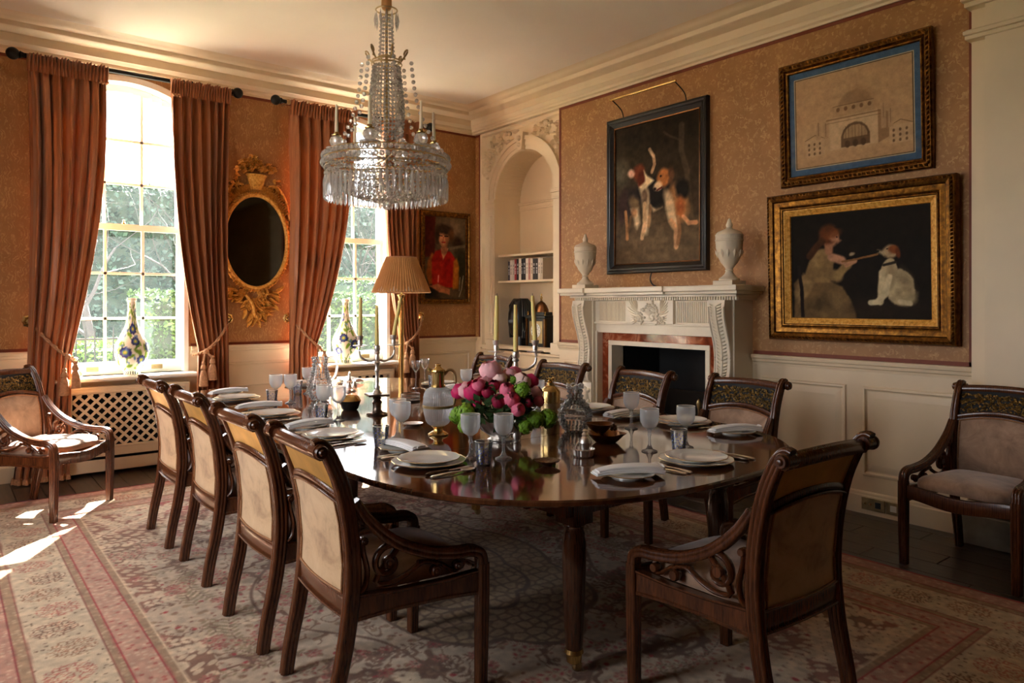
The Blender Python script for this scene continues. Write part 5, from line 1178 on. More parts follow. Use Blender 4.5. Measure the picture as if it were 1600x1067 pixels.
# ------------------------------------------------------------------ gilt mirror
MX, MZ = 2.36, 1.99
mr = thing('gilt_mirror', 'oval mirror in a carved gilt frame with a flower basket crest between the windows', 'mirror', (MX, BW, MZ))
PL = lambda u, v, n: (u, -n, v)
m = MB(); K = 48; m.add([PL(0, 0, 0.018)]+[PL(0.285*math.cos(2*PI*k/K), 0.425*math.sin(2*PI*k/K), 0.018) for k in range(K)], [(0, 1+k, 1+(k+1) % K) for k in range(K)])
m.build('glass', 'mirror_glass', mr, fix=False)
m = MB(); rr = random.Random(2)
def er(r, a, ex=1.0): return (0.285*r*math.cos(a), 0.425*r*math.sin(a)*ex)
m.sweep([PL(0.30*math.cos(2*PI*k/64), 0.44*math.sin(2*PI*k/64), 0.022) for k in range(64)], [(0.020*math.cos(q), 0.026*math.sin(q)) for q in [2*PI*i/8 for i in range(8)]], up=(0, 1, 0), closed=True)
m.sweep([PL(0.325*math.cos(2*PI*k/64), 0.465*math.sin(2*PI*k/64), 0.012) for k in range(64)], [(0.012*math.cos(q), 0.016*math.sin(q)) for q in [2*PI*i/6 for i in range(6)]], up=(0, 1, 0), closed=True)
m.build('oval_frame', 'gilt', mr, smooth=60)
m = MB()
for k in range(120):                                                       # leaves and beads following the oval
    a = 2*PI*k/120; u, v = 0.305*math.cos(a), 0.445*math.sin(a); leaf_blob(m, (u, v), 0.035+0.012*rr.random(), 0.018, a+0.9*(1 if k % 2 else -1), 0.6, 0.045, PL)
for k in range(40):                                                        # shell crest across the top
    a = math.radians(35+110*k/39); r0 = 0.335; leaf_blob(m, (r0*math.cos(a), 0.475*math.sin(a)), 0.075, 0.026, a+0.25*math.cos(a), -0.5*math.cos(a), 0.05, PL)
m.build('leaf_border', 'gilt', mr, smooth=60)
m = MB()
for k in range(90):                                                        # lower cartouche
    v = -0.44-0.29*rr.random()**1.1; w = 0.21*(1-(-v-0.44)/0.30)**0.9+0.03; u = (rr.random()*2-1)*w
    leaf_blob(m, (u, v), 0.06+0.05*rr.random(), 0.03+0.02*rr.random(), -PI/2+1.1*u/0.15+0.7*rr.gauss(0, 0.6), 1.5*(rr.random()-0.5), 0.05, PL)
for s in (-1, 1): m.tube([PL(s*(0.05+0.05*(1-j/16))*1-s*0.02+s*0.045*(1-j/18)*math.cos(j*0.7), -0.60+0.05*(1-j/18)*math.sin(j*0.7), 0.035) for j in range(16)], 0.012, 6)
m.tube(spline([PL(-0.10, -0.50, 0.03), PL(-0.04, -0.60, 0.05), PL(-0.02, -0.70, 0.04), PL(0.03, -0.72, 0.03), PL(0.035, -0.68, 0.03)], 16), 0.016, 7); m.build('cartouche', 'gilt', mr, smooth=60)
m = MB(); m.lathe([(0, 0.0), (0.055, 0.0), (0.06, 0.012), (0.058, 0.02), (0.085, 0.12), (0.098, 0.135), (0.09, 0.145), (0, 0.15)], 20, xf=Matrix.Translation((0, -0.03, 0.49)) @ Matrix.Diagonal((1, 0.45, 1, 1)), flute=lambda a, z: 1+0.05*math.cos(10*a)); m.build('basket', 'gilt', mr, smooth=40)
m = MB()
for k in range(34):
    a = PI*rr.random(); r = 0.05+0.11*rr.random(); u, v = r*1.15*math.cos(a), 0.655+r*0.95*math.sin(a)
    for q in range(5): leaf_blob(m, (u, v), 0.030, 0.022, q*1.257+a, 0.3, 0.07, PL)
    m.ball(PL(u, v, 0.055), 0.011, 6, 4)
m.build('flowers', 'gilt', mr, smooth=60)
for s in (-1, 1):
    m = MB()
    for k in range(26):
        t = rr.random(); u = s*(0.16+0.17*t); v = 0.56-0.10*t-0.25*t*t+0.05*rr.gauss(0, 1); leaf_blob(m, (u, v), 0.05, 0.026, rr.random()*6, 0.8, 0.045, PL)
    m.tube(spline([PL(s*0.12, 0.53, 0.02), PL(s*0.20, 0.53, 0.025), PL(s*0.28, 0.42, 0.025), PL(s*0.33, 0.22, 0.02)], 14), 0.012, 6)
    m.build('side_spray', 'gilt', mr, smooth=60); m = MB()
    m.tube([PL(s*0.345, 0.26, 0.015), PL(s*0.345, -0.36, 0.015)], 0.008, 6)
    for k in range(12): v = 0.25-0.60*k/12; leaf_blob(m, (s*(0.345+0.012*math.sin(k)), v), 0.045, 0.02, -PI/2+0.5*math.sin(k*1.9), 0.4, 0.04, PL)
    m.build('side_drop', 'gilt', mr, smooth=60)

# ------------------------------------------------------------------ mantel urns
def urn(label, y):
    t = thing('lidded_urn', label, 'urn', (4.66, y, 1.541), 0, 'mantel urns')
    MB().bbox(-0.085, 0.085, -0.085, 0.085, 0, 0.035, 0.003).build('base', 'urn_stone', t)
    MB().lathe([(0.075, 0.035), (0.078, 0.045), (0.07, 0.055), (0.06, 0.06), (0.035, 0.085), (0.026, 0.105), (0.032, 0.112), (0.026, 0.12), (0.034, 0.135), (0.062, 0.17), (0.085, 0.22), (0.097, 0.28), (0.10, 0.33), (0.104, 0.333), (0.104, 0.342), (0.10, 0.345)], 28).build('bowl', 'urn_stone', t, smooth=40)
    MB().lathe([(0.100, 0.345), (0.100, 0.372), (0.103, 0.376), (0.10, 0.382)], 72, flute=lambda a, z: 1+(0.018*(math.cos(36*a) > 0) if 0.346 < z < 0.375 else 0)).build('fluted_band', 'urn_stone', t)
    m = MB()
    for k in range(12): 
        a = 2*PI*k/12; mt = Matrix.Rotation(a, 4, 'Z')
        vv = [mt @ Vector(q) for q in ((0.093, -0.016, 0.245), (0.103, 0, 0.27), (0.093, 0.016, 0.245), (0.085, 0, 0.205), (0.102, 0, 0.24))]
        m.add(vv, [(0, 1, 4), (1, 2, 4), (2, 3, 4), (3, 0, 4)])
    m.build('leaf_band', 'urn_stone', t)
    l = MB().lathe([(0.10, 0.382), (0.088, 0.398), (0.05, 0.415), (0.026, 0.425), (0.02, 0.435), (0.024, 0.445), (0.024, 0.455), (0.016, 0.475), (0.010, 0.495), (0, 0.505)], 28).build('lid', 'urn_stone', t, smooth=40)
urn('pale stone lidded urn on the end of the mantelpiece nearest the alcove', 4.80)
urn('pale stone lidded urn on the mantelpiece beside the girl and dog painting', 3.255)

# ------------------------------------------------------------------ chandelier
HX, HY = 2.33, 4.28
cd = thing('chandelier', 'crystal chandelier with candle arms hanging over the dining table', 'chandelier', (HX, HY, 0))
m = MB()
def hoop(m, r, z, t=0.006, n=48): m.tube([(r*math.cos(2*PI*k/n), r*math.sin(2*PI*k/n), z) for k in range(n)], t, 6, closed=True)
for r, z in ((0.395, 2.385), (0.405, 2.345), (0.395, 2.29), (0.30, 2.24), (0.18, 2.20)): hoop(m, r, z, 0.005)
for r, z in ((0.095, 3.005), (0.10, 2.985), (0.055, 3.03), (0.04, 3.30), (0.07, 3.345)): hoop(m, r, z, 0.005, 24)
m.tube([(0, 0, 2.18), (0, 0, 3.42)], 0.010, 8)
for k in range(6):
    a = 2*PI*k/6+0.3; c, s = math.cos(a), math.sin(a)
    m.tube([(0.395*c, 0.395*s, 2.385), (0, 0, 2.36)], 0.004, 5)
m.build('frame', 'brass_old', cd, smooth=50)
for k in range(6):                                                        # scrolled hooks on the crown
    a = 2*PI*k/6+0.3; c, s = math.cos(a), math.sin(a); m = MB()
    m.tube([((0.095+0.055*t+0.028*math.sin(t*5))*c, (0.095+0.055*t+0.028*math.sin(t*5))*s, 3.0+0.07*math.sin(PI*t)+0.015*t) for t in [i/12 for i in range(13)]], 0.006, 6)
    m.build('crown_hook', 'brass_old', cd, smooth=50)
MB().tube([(0, 0, 3.35), (0, 0, 3.37), (0, 0, 3.42), (0, 0, 3.47), (0, 0, 3.58)], [0.026, 0.036, 0.034, 0.042, 0.04], 12).build('silk_sleeve', 'pleated_silk', cd, smooth=50)
MB().lathe([(0, 3.618), (0.09, 3.618), (0.085, 3.60), (0.06, 3.585), (0.03, 3.575), (0, 3.57)], 24).build('ceiling_rose', 'brass_old', cd, smooth=40)
def gem(m, c, r, h=None, seg=6):
    h = h or r; x, y, z = c
    v = [(x, y, z-h), (x, y, z+h)]+[(x+r*math.cos(2*PI*k/seg), y+r*math.sin(2*PI*k/seg), z) for k in range(seg)]
    m.add(v, [(0, 2+(k+1) % seg, 2+k) for k in range(seg)]+[(1, 2+k, 2+(k+1) % seg) for k in range(seg)])
gbead = MB(); gbead.lathe([(0, -1), (0.72, -0.68), (1, 0), (0.72, 0.68), (0, 1)], 8)
gdrop = MB(); gdrop.lathe([(0, -1), (0.30, -0.80), (0.34, 0.55), (0.16, 0.90), (0, 1)], 6)
bead0 = None; drop0 = None
PARTS = {'n': 0}
def bead(x, y, z, r):
    global bead0
    if bead0 is None: bead0 = gbead.build('crystal_bead', 'crystal', cd, loc=(x, y, z)); bead0.scale = (r, r, r)
    else: share(bead0, cd, (x, y, z), scale=(r, r, r))
def drop(x, y, z, h, rz=0):
    global drop0
    if drop0 is None: drop0 = gdrop.build('crystal_drop', 'crystal', cd, loc=(x, y, z)); drop0.scale = (h*0.42, h*0.42, h)
    else: share(drop0, cd, (x, y, z), rot=(0, 0, rz), scale=(h*0.42, h*0.42, h))
for k in range(64): a = 2*PI*k/64; drop(0.398*math.cos(a), 0.398*math.sin(a), 2.155, 0.078, a)      # long outer fringe
for k in range(72): a = 2*PI*k/72; bead(0.408*math.cos(a), 0.408*math.sin(a), 2.365, 0.0175)
for k in range(72): a = 2*PI*(k+0.5)/72; bead(0.412*math.cos(a), 0.412*math.sin(a), 2.318, 0.0185)
for k in range(6):                                                        # swagged chains from the crown to the ring
    a = 2*PI*k/6+0.3; c, s = math.cos(a), math.sin(a)
    for t in range(15):
        u = (t+0.5)/15; rad = 0.165+(0.385-0.165)*(0.25*u+0.75*u*u*u); bead(rad*c, rad*s, 3.01-0.62*u, 0.0145)
rest = MB()
def gb(x, y, z, r): gem(rest, (x, y, z), r*0.92, r, 6)
for j in range(22):                                                       # bowl of chained drops
    t = j/21; 
rows = [(0.395, 2.285), (0.392, 2.25), (0.37, 2.215), (0.34, 2.185), (0.305, 2.16), (0.265, 2.14), (0.225, 2.122), (0.18, 2.108), (0.135, 2.096), (0.09, 2.088), (0.05, 2.082)]
for (r, z) in rows:
    n = max(8, int(2*PI*r/0.032))
    for k in range(n): a = 2*PI*k/n+z*40; gb(r*math.cos(a), r*math.sin(a), z, 0.0155)
for k in range(56): a = 2*PI*k/56; gem(rest, (0.345*math.cos(a), 0.345*math.sin(a), 2.12), 0.012, 0.055, 6)
for k in range(26):                                                       # tall stem: curtains of beads
    a = 2*PI*k/26; c, s = math.cos(a), math.sin(a)
    for z in np.arange(2.52, 2.98, 0.026): rad = 0.098+0.014*math.sin((z-2.5)*9); gb(rad*c, rad*s, z, 0.0145)
for k in range(12):
    a = 2*PI*k/12; c, s = math.cos(a), math.sin(a)
    for z in np.arange(3.05, 3.30, 0.026): gb((0.047-0.012*(z-3.05)/0.25)*c, (0.047-0.012*(z-3.05)/0.25)*s, z, 0.011)
    for z in np.arange(2.40, 2.52, 0.030): rad = 0.10+0.26*((2.52-z)/0.12)**1.6*0.5; gb(rad*c, rad*s, z, 0.014)
    gem(rest, (0.074*c, 0.074*s, 3.275), 0.011, 0.058, 6)
o = rest.build('crystal_chains', 'crystal', cd, fix=False); o['kind'] = 'stuff'
MB().lathe([(0, 2.02), (0.022, 2.03), (0.032, 2.052), (0.022, 2.074), (0.008, 2.082), (0, 2.085)], 12).build('crystal_ball', 'crystal', cd)
for k in range(6):
    a = 2*PI*k/6+0.75; r = 0.325; x, y = r*math.cos(a), r*math.sin(a); lean = (0.0, 0.0)
    if k in (0, 5): lean = (-0.03, 0.035)
    d = MB().lathe([(0, 2.385), (0.03, 2.388), (0.065, 2.405), (0.068, 2.408), (0.03, 2.40), (0.022, 2.41), (0.040, 2.43), (0.045, 2.452), (0.036, 2.475), (0.022, 2.482), (0, 2.484)], 16, (x, y, 0)).build('candle_socket', 'cut_glass', cd, smooth=40)
    MB().lathe([(0.014, 2.482), (0.03, 2.486), (0.031, 2.492), (0.016, 2.492), (0.016, 2.51), (0.013, 2.51)], 12, (x, y, 0)).build('drip_cup', 'brass', d, smooth=40)
    MB().tube([(x, y, 2.49), (x+lean[0]*0.4, y-lean[1]*0.4, 2.58), (x+lean[0], y-lean[1], 2.69)], [0.0125, 0.011, 0.0075], 10).build('candle', 'wax_white', d, smooth=50)

# ------------------------------------------------------------------ things on the table
def T(x, y): return (x, y, TZ)
def make_goblet():
    t = empty('goblet')
    MB().lathe([(0.0, 0.098), (0.012, 0.100), (0.030, 0.112), (0.040, 0.134), (0.0425, 0.16), (0.0415, 0.188), (0.041, 0.19)], 24).build('bowl', 'frosted_glass', t, smooth=60)
    MB().lathe([(0.034, 0.0), (0.036, 0.002), (0.034, 0.005), (0.016, 0.012), (0.0065, 0.032), (0.0055, 0.065), (0.009, 0.076), (0.006, 0.086), (0.012, 0.098), (0, 0.099)], 20).build('stem', 'stem_glass', t, smooth=50)
    MB().add(*(lambda b: (b.v, b.f))(MB().tube([(0.041*math.cos(2*PI*k/24), 0.041*math.sin(2*PI*k/24), 0.190) for k in range(24)], 0.0011, 4, closed=True))).build('rim', 'silver', t)
    return t
def make_tumbler():
    t = empty('tumbler'); r = lambda z: 0.028+0.009*z/0.10
    MB().lathe([(0, 0.0), (0.026, 0.0), (0.028, 0.004), (0.037, 0.10), (0.0355, 0.10), (0.027, 0.008), (0, 0.008)], 24).build('glass', 'clear_glass', t, smooth=50)
    m = MB(); q = random.Random(4)
    for k in range(60):
        a = k*2.39996; z = 0.010+0.072*(k/60); rr_ = r(z)+0.0004; c, s = math.cos(a), math.sin(a); d = 0.0028
        p0 = Vector((rr_*c, rr_*s, z)); tu = Vector((-s, c, 0)); m.add([p0+tu*d*math.cos(2*PI*i/6)+Vector((0, 0, d*math.sin(2*PI*i/6))) for i in range(6)], [tuple(range(6))])
    o = m.build('blue_spots', 'blue_dot', t, fix=False)
    MB().tube([(0.0365*math.cos(2*PI*k/24), 0.0365*math.sin(2*PI*k/24), 0.1) for k in range(24)], 0.0012, 4, closed=True).build('rim', 'silver', t)
    return t
def make_wineglass():
    t = empty('wine_glass')
    MB().lathe([(0.0, 0.125), (0.008, 0.128), (0.024, 0.15), (0.033, 0.18), (0.036, 0.215)], 22).build('bowl', 'clear_glass', t, smooth=60)
    MB().lathe([(0.034, 0.0), (0.035, 0.002), (0.012, 0.007), (0.004, 0.02), (0.0035, 0.10), (0.007, 0.118), (0.008, 0.128), (0, 0.13)], 18).build('stem', 'clear_glass', t, smooth=50)
    return t
def make_plates(nm='dinner_plate', R=0.152, z0=0.0):
    t = empty(nm); fl = lambda a, z: 1+0.010*math.cos(12*a)
    MB().lathe([(0, 0.006), (R*0.62, 0.006), (R*0.66, 0.007), (R*0.76, 0.0095), (R, 0.0150), (R, 0.0175), (R*0.77, 0.0130), (R*0.665, 0.0105), (R*0.61, 0.0092), (0, 0.0092)][::-1], 48, (0, 0, z0), flute=lambda a, z: fl(a, z) if z > 0.0145 else 1).build('dish', 'porcelain', t, smooth=35)
    MB().tube([(R*(1+0.010*math.cos(12*2*PI*k/96))*math.cos(2*PI*k/96), R*(1+0.010*math.cos(12*2*PI*k/96))*math.sin(2*PI*k/96), z0+0.0167) for k in range(96)], 0.0013, 4, closed=True).build('gilt_rim', 'brass', t)
    MB().lathe([(R*0.56, 0.0), (R*0.60, 0.0), (R*0.60, 0.007), (R*0.56, 0.007)], 32, (0, 0, z0)).build('foot', 'porcelain', t)
    return t
def make_napkin():
    t = empty('napkin')
    # rolled-and-folded linen: layered cross-section swept along the length with a sag
    m = MB(); L = 0.27; N = 14
    for (w, h, dz, dx, l0, l1) in ((0.105, 0.010, 0.004, 0, -0.135, 0.135), (0.092, 0.016, 0.013, -0.004, -0.132, 0.136), (0.07, 0.018, 0.024, -0.010, -0.125, 0.130)):
        pts = [(l0+(l1-l0)*k/N, dx+0.010*math.sin(2.2*k/N), dz+0.004*math.sin(3*k/N)-0.010*abs(2*k/N-1)**3) for k in range(N+1)]
        m.sweep(pts, [(a*1.0, b) for a, b in rrect(w, h, h*0.45)], scales=[1-0.35*(1-k/N)**3 for k in range(N+1)])
    m.v = [(x, y, z*0.75) for x, y, z in m.v]; m.build('cloth', 'linen', t, smooth=40)
    m = MB(); m.tube([(0.139, 0.022*math.cos(a*0.55)*(1-a/34)-0.002, 0.012+0.0075*math.sin(a*0.55)*(1-a/34)) for a in range(30)], 0.0035, 5); m.build('rolled_edge', 'linen', t, smooth=60)
    return t
def blade_profile(): return None
def make_knife():
    t = empty('table_knife'); m = MB(); v = []
    for x, w, h in ((0.0, 0.004, 0.003), (0.01, 0.013, 0.009), (0.035, 0.016, 0.010), (0.07, 0.012, 0.009), (0.10, 0.011, 0.008), (0.115, 0.007, 0.006)): v.append((x, w, h))
    m.sweep([(x, 0, 0.006) for x, w, h in v], circ(1, 8), scales=[w*0.55 for x, w, h in v]); m.build('handle', 'silver_dark', t, smooth=50)
    m = MB(); poly = [(0.11, -0.005), (0.13, -0.009), (0.20, -0.011), (0.232, -0.006), (0.24, 0.002), (0.22, 0.008), (0.13, 0.007), (0.11, 0.004)]
    m.prism(poly, 0.0022, lambda a, b, n: (a, b, 0.005+n)); m.build('blade', 'silver', t)
    return t
def make_fork():
    t = empty('table_fork'); m = MB()
    m.sweep([(0, 0, 0.004), (0.01, 0, 0.005), (0.05, 0, 0.007), (0.10, 0, 0.006), (0.13, 0, 0.004)], [(a*1.8, b*0.7) for a, b in circ(0.0045, 8)], scales=[0.9, 1.4, 0.9, 0.6, 0.7]); m.build('handle', 'silver', t, smooth=50)
    m = MB(); m.prism([(0.125, -0.004), (0.14, -0.012), (0.155, -0.0125), (0.155, 0.0125), (0.14, 0.012), (0.125, 0.004)], 0.002, lambda a, b, n: (a, b, 0.004+n+0.05*max(0, a-0.13)))
    for k in range(4): m.tube([(0.153, -0.0105+k*0.007, 0.006), (0.18, -0.0105+k*0.007, 0.009), (0.205, -0.0105+k*0.007, 0.006)], [0.0017, 0.0015, 0.0008], 5)
    m.build('tines', 'silver', t)
    return t
def make_spoon():
    t = empty('table_spoon'); m = MB()
    m.sweep([(0, 0, 0.004), (0.01, 0, 0.005), (0.05, 0, 0.008), (0.10, 0, 0.009), (0.145, 0, 0.006)], [(a*1.8, b*0.7) for a, b in circ(0.0045, 8)], scales=[0.9, 1.4, 0.9, 0.6, 0.7]); m.build('handle', 'silver', t, smooth=50)
    m = MB(); m.lathe([(0, 0.0), (0.5, 0.10), (0.85, 0.45), (1.0, 1.0), (0.93, 1.0), (0.78, 0.5), (0.45, 0.2), (0, 0.12)], 18, xf=Matrix.Translation((0.175, 0, 0.0015)) @ Matrix.Diagonal((0.034, 0.021, 0.009, 1))); m.build('bowl', 'silver', t, smooth=50)
    return t
PROTO = {}
def put(kind, maker, loc, rz, label, cat, group=None):
    if kind not in PROTO: o = maker(); PROTO[kind] = o
    else: o = dup(PROTO[kind])
    o.location = loc; o.rotation_euler = (0, 0, rz); tag(o, label, cat, group); return o
# place settings: (plate xy, napkin xy, facing angle, who, cutlery on the right, on the left)
D = math.radians
SET = [((1.582, 2.548), (1.635, 2.86), -90, 'front left chair', True), ((1.515, 3.335), (1.53, 3.67), -90, 'second left chair', True), ((1.535, 4.18), (1.57, 4.53), -90, 'third left chair', True),
       ((1.60, 5.05), (1.65, 5.40), -90, 'farthest left chair', False), ((2.468, 1.885), (2.055, 1.885), 0, 'head chair near the camera', True),
       ((3.20, 2.53), (3.16, 2.175), 90, 'fireplace-side chair nearest the right wall', True), ((3.17, 3.22), (3.12, 2.88), 90, 'chair before the fire opening', False), ((3.17, 3.98), (3.14, 3.62), 90, 'fireplace-side chair behind the decanter', False),
       ((3.18, 4.95), (3.14, 4.60), 90, 'fireplace-side chair behind the flowers', False), ((2.33, 5.66), (2.70, 5.62), 180, 'far end of the table', False)]
for i, ((px, py), (nx, ny), fa, who, cut) in enumerate(SET):
    put('plate', make_plates, T(px, py), 0.1*i, 'gilt-rimmed white dinner plate under the upper plate, %s' % who, 'plate', 'dinner plates')
    put('uplate', lambda: make_plates('soup_plate', 0.128), (px, py, TZ+0.0115), 0.07*i, 'gilt-rimmed white upper plate on the dinner plate, %s' % who, 'plate', 'upper plates')
    put('splate', lambda: make_plates('side_plate', 0.102), T(nx, ny), 0.2*i, 'white side plate under the napkin, %s' % who, 'plate', 'side plates')
    fr = D(fa)
    nr = fr+PI/2+(0.15 if i % 2 else -0.1)
    if i == 4: nr = D(-28)
    if i == 0: nr = D(96)+PI
    if i == 5: nr = D(-25)
    put('napkin', make_napkin, (nx, ny, TZ+0.0185), nr, 'folded white linen napkin on the side plate, %s' % who, 'napkin', 'folded napkins')
    if cut:
        f = Vector((-math.sin(fr), math.cos(fr), 0)); r = Vector((math.cos(fr), math.sin(fr), 0)); P0 = Vector((px, py, TZ))
        for k, (kn, mk, off, dl, a) in enumerate((('knife', make_knife, 0.185, -0.13, 0.10), ('spoon', make_spoon, 0.225, -0.13, 0.06), ('fork', make_fork, -0.185, -0.12, -0.05), ('fork', make_fork, -0.215, -0.12, 0.06))):
            q = P0+r*off+f*dl
            put(kn, mk, tuple(q), fr+PI/2+a, 'silver %s beside the plate, %s' % (('knife', 'spoon', 'inner fork', 'outer fork')[k], who), 'cutlery', 'table cutlery')
GOB = [(1.764, 2.51, 'left of the near pair in front of the flower bowl'), (1.875, 2.425, 'right of the near pair in front of the flower bowl'), (1.72, 3.01, 'beside the cut-glass claret jug, in front'), (1.765, 3.13, 'beside the cut-glass claret jug, behind'),
       (1.733, 3.93, 'left of the pair before the bronze bowl'), (1.765, 3.80, 'right of the pair before the bronze bowl'), (1.825, 4.66, 'right of the pair by the lattice cover'), (1.742, 4.70, 'left of the pair by the lattice cover'), (2.12, 5.08, 'before the hobnail jug, far side'),
       (2.478, 2.145, 'in front of the shell dish'), (2.675, 2.10, 'behind the head plate on the right'), (2.86, 2.60, 'tallest by the fire opening'), (2.95, 4.25, 'behind the flowers on the left'), (2.86, 3.36, 'between the flowers and the brass shaker')]
for x, y, w in GOB: put('goblet', make_goblet, T(x, y), 0, 'frosted stemmed goblet %s' % w, 'goblet', 'frosted goblets')
TUM = [(1.735, 2.375, 'between the two near goblets'), (1.585, 2.965, 'by the second left napkin'), (1.665, 3.80, 'before the bronze bowl goblets'), (1.70, 4.655, 'by the farthest left goblets'), (2.575, 2.06, 'behind the head plate'), (2.05, 5.10, 'far side near the hobnail jug'), (3.03, 4.82, 'by the tall wine glasses')]
for x, y, w in TUM: put('tumbler', make_tumbler, T(x, y), 0.5, 'clear tumbler with blue spots %s' % w, 'tumbler', 'blue-spotted tumblers')
put('wine', make_wineglass, T(2.906, 4.87), 0, 'tall clear wine glass nearer the candelabrum', 'wine glass', 'clear wine glasses')
put('wine', make_wineglass, T(3.08, 5.02), 0, 'tall clear wine glass nearer the portrait', 'wine glass', 'clear wine glasses')

# candelabra and candles
def make_candelabrum():
    t = empty('candelabrum')
    MB().lathe([(0, 0), (0.062, 0), (0.064, 0.006), (0.055, 0.012), (0.035, 0.016), (0.024, 0.03), (0.024, 0.06), (0.030, 0.075), (0.020, 0.09), (0.026, 0.10), (0.016, 0.112), (0, 0.114)], 20).build('foot', 'silver_dark', t, smooth=40)
    MB().bbox(-0.062, 0.062, -0.062, 0.062, 0.112, 0.126, 0.004).build('square_tray', 'silver_dark', t)
    MB().lathe([(0, 0.126), (0.03, 0.126), (0.022, 0.14), (0.014, 0.15), (0.018, 0.165), (0.011, 0.18), (0.014, 0.20), (0.010, 0.22), (0.010, 0.25), (0.016, 0.262), (0.010, 0.275), (0.012, 0.30), (0.020, 0.31), (0.012, 0.322), (0.014, 0.338), (0.012, 0.358), (0.018, 0.366), (0.014, 0.376), (0.020, 0.386), (0.017, 0.408), (0.021, 0.412), (0, 0.412)], 16).build('stem', 'silver', t, smooth=40)
    for s in (-1, 1):
        a = MB(); a.tube(spline([(s*0.012, 0, 0.325), (s*0.05, 0, 0.318), (s*0.095, 0, 0.345), (s*0.105, 0, 0.385), (s*0.10, 0, 0.41)], 14), [0.007]*8+[0.006]*7, 8); a.build('arm', 'silver', t, smooth=50)
        MB().lathe([(0, 0.405), (0.008, 0.405), (0.042, 0.410), (0.043, 0.414), (0.012, 0.416), (0.016, 0.430), (0.012, 0.443), (0.018, 0.455), (0.020, 0.470), (0.014, 0.470)], 16, (s*0.10, 0, 0)).build('drip_pan', 'silver', t, smooth=40)
    return t
def candle(loc, lean, label, h=0.26):
    x, y, z = loc; o = MB().tube([(0, 0, 0), (lean[0]*0.3, lean[1]*0.3, h*0.35), (lean[0]*0.7, lean[1]*0.7, h*0.7), (lean[0], lean[1], h)], [0.0125, 0.0120, 0.0105, 0.0080], 12).build('candle', 'wax', None, smooth=50, loc=loc)
    w = MB().tube([(lean[0], lean[1], h), (lean[0]+0.001, lean[1], h+0.012)], 0.0012, 5).build('wick', 'black_plastic', o)
    tag(o, label, 'candle', 'yellow taper candles'); return o
for (x, y, az_, nm) in ((2.036, 3.857, -15, 'left-hand'), (2.325, 2.905, -38, 'right-hand')):
    c = put('candelabrum', make_candelabrum, T(x, y), D(az_), 'silver three-light candelabrum %s' % ('standing by the bronze bowl' if nm == 'left-hand' else 'rising behind the flower bowl'), 'candelabrum', 'silver candelabra')
    ca, sa = math.cos(D(az_)), math.sin(D(az_)); k = 0.10 if nm != 'left-hand' else 0.10
    where = 'the candelabrum by the bronze bowl' if nm == 'left-hand' else 'the candelabrum behind the flowers'
    candle((x-k*ca, y-k*sa, TZ+0.458), (0.004, 0.0), 'yellow taper candle, left of three on %s' % where, 0.235 if nm == 'left-hand' else 0.24)
    candle((x, y, TZ+0.412), (0.0, 0.002), 'yellow taper candle, middle of three on %s' % where, 0.235 if nm == 'left-hand' else 0.24)
    candle((x+k*ca, y+k*sa, TZ+0.458), (0.035, -0.025) if nm == 'left-hand' else (-0.012, 0.008), 'yellow taper candle, right of three on %s' % where, 0.235 if nm == 'left-hand' else 0.24)

# claret jug with gilt mounts
cj = thing('claret_jug', 'cut-glass claret jug with gilt neck, band and handle beside the flowers', 'jug', T(1.964, 3.075), D(-25))
MB().lathe([(max(r, 0.0), z) for r, z in spline([(0.0, 0.045), (0.04, 0.05), (0.062, 0.075), (0.072, 0.12), (0.074, 0.17), (0.070, 0.205), (0.055, 0.23), (0.035, 0.24), (0.030, 0.245)], 44)], 88, flute=lambda a, z: 1+0.030*math.cos(22*a+z*330)*math.cos(22*a-z*330)).build('body', 'frosted_glass', cj, fix=False)
MB().lathe([(0, 0.0), (0.05, 0.0), (0.052, 0.006), (0.04, 0.014), (0.024, 0.022), (0.022, 0.032), (0.034, 0.045), (0.03, 0.05), (0, 0.05)], 20).build('foot', 'brass', cj, smooth=40)
MB().lathe([(0.074, 0.138), (0.077, 0.138), (0.0775, 0.15), (0.075, 0.152)], 28).build('band', 'brass_old', cj, smooth=40)
MB().lathe([(0.036, 0.238), (0.036, 0.25), (0.031, 0.24), (0.031, 0.31), (0.036, 0.318), (0.034, 0.326), (0.018, 0.335), (0.012, 0.345), (0.016, 0.352), (0, 0.358)], 20).build('neck', 'brass', cj, smooth=40)
MB().tube(spline([(0.030, 0, 0.30), (0.055, 0, 0.325), (0.082, 0, 0.31), (0.088, 0, 0.26), (0.086, 0, 0.19), (0.078, 0, 0.145)], 20), 0.0075, 8).build('handle', 'brass_old', cj, smooth=50)
MB().tube([(-0.028, 0, 0.316), (-0.045, 0, 0.328), (-0.052, 0, 0.334)], [0.012, 0.009, 0.006], 8).build('spout', 'brass', cj, smooth=50)
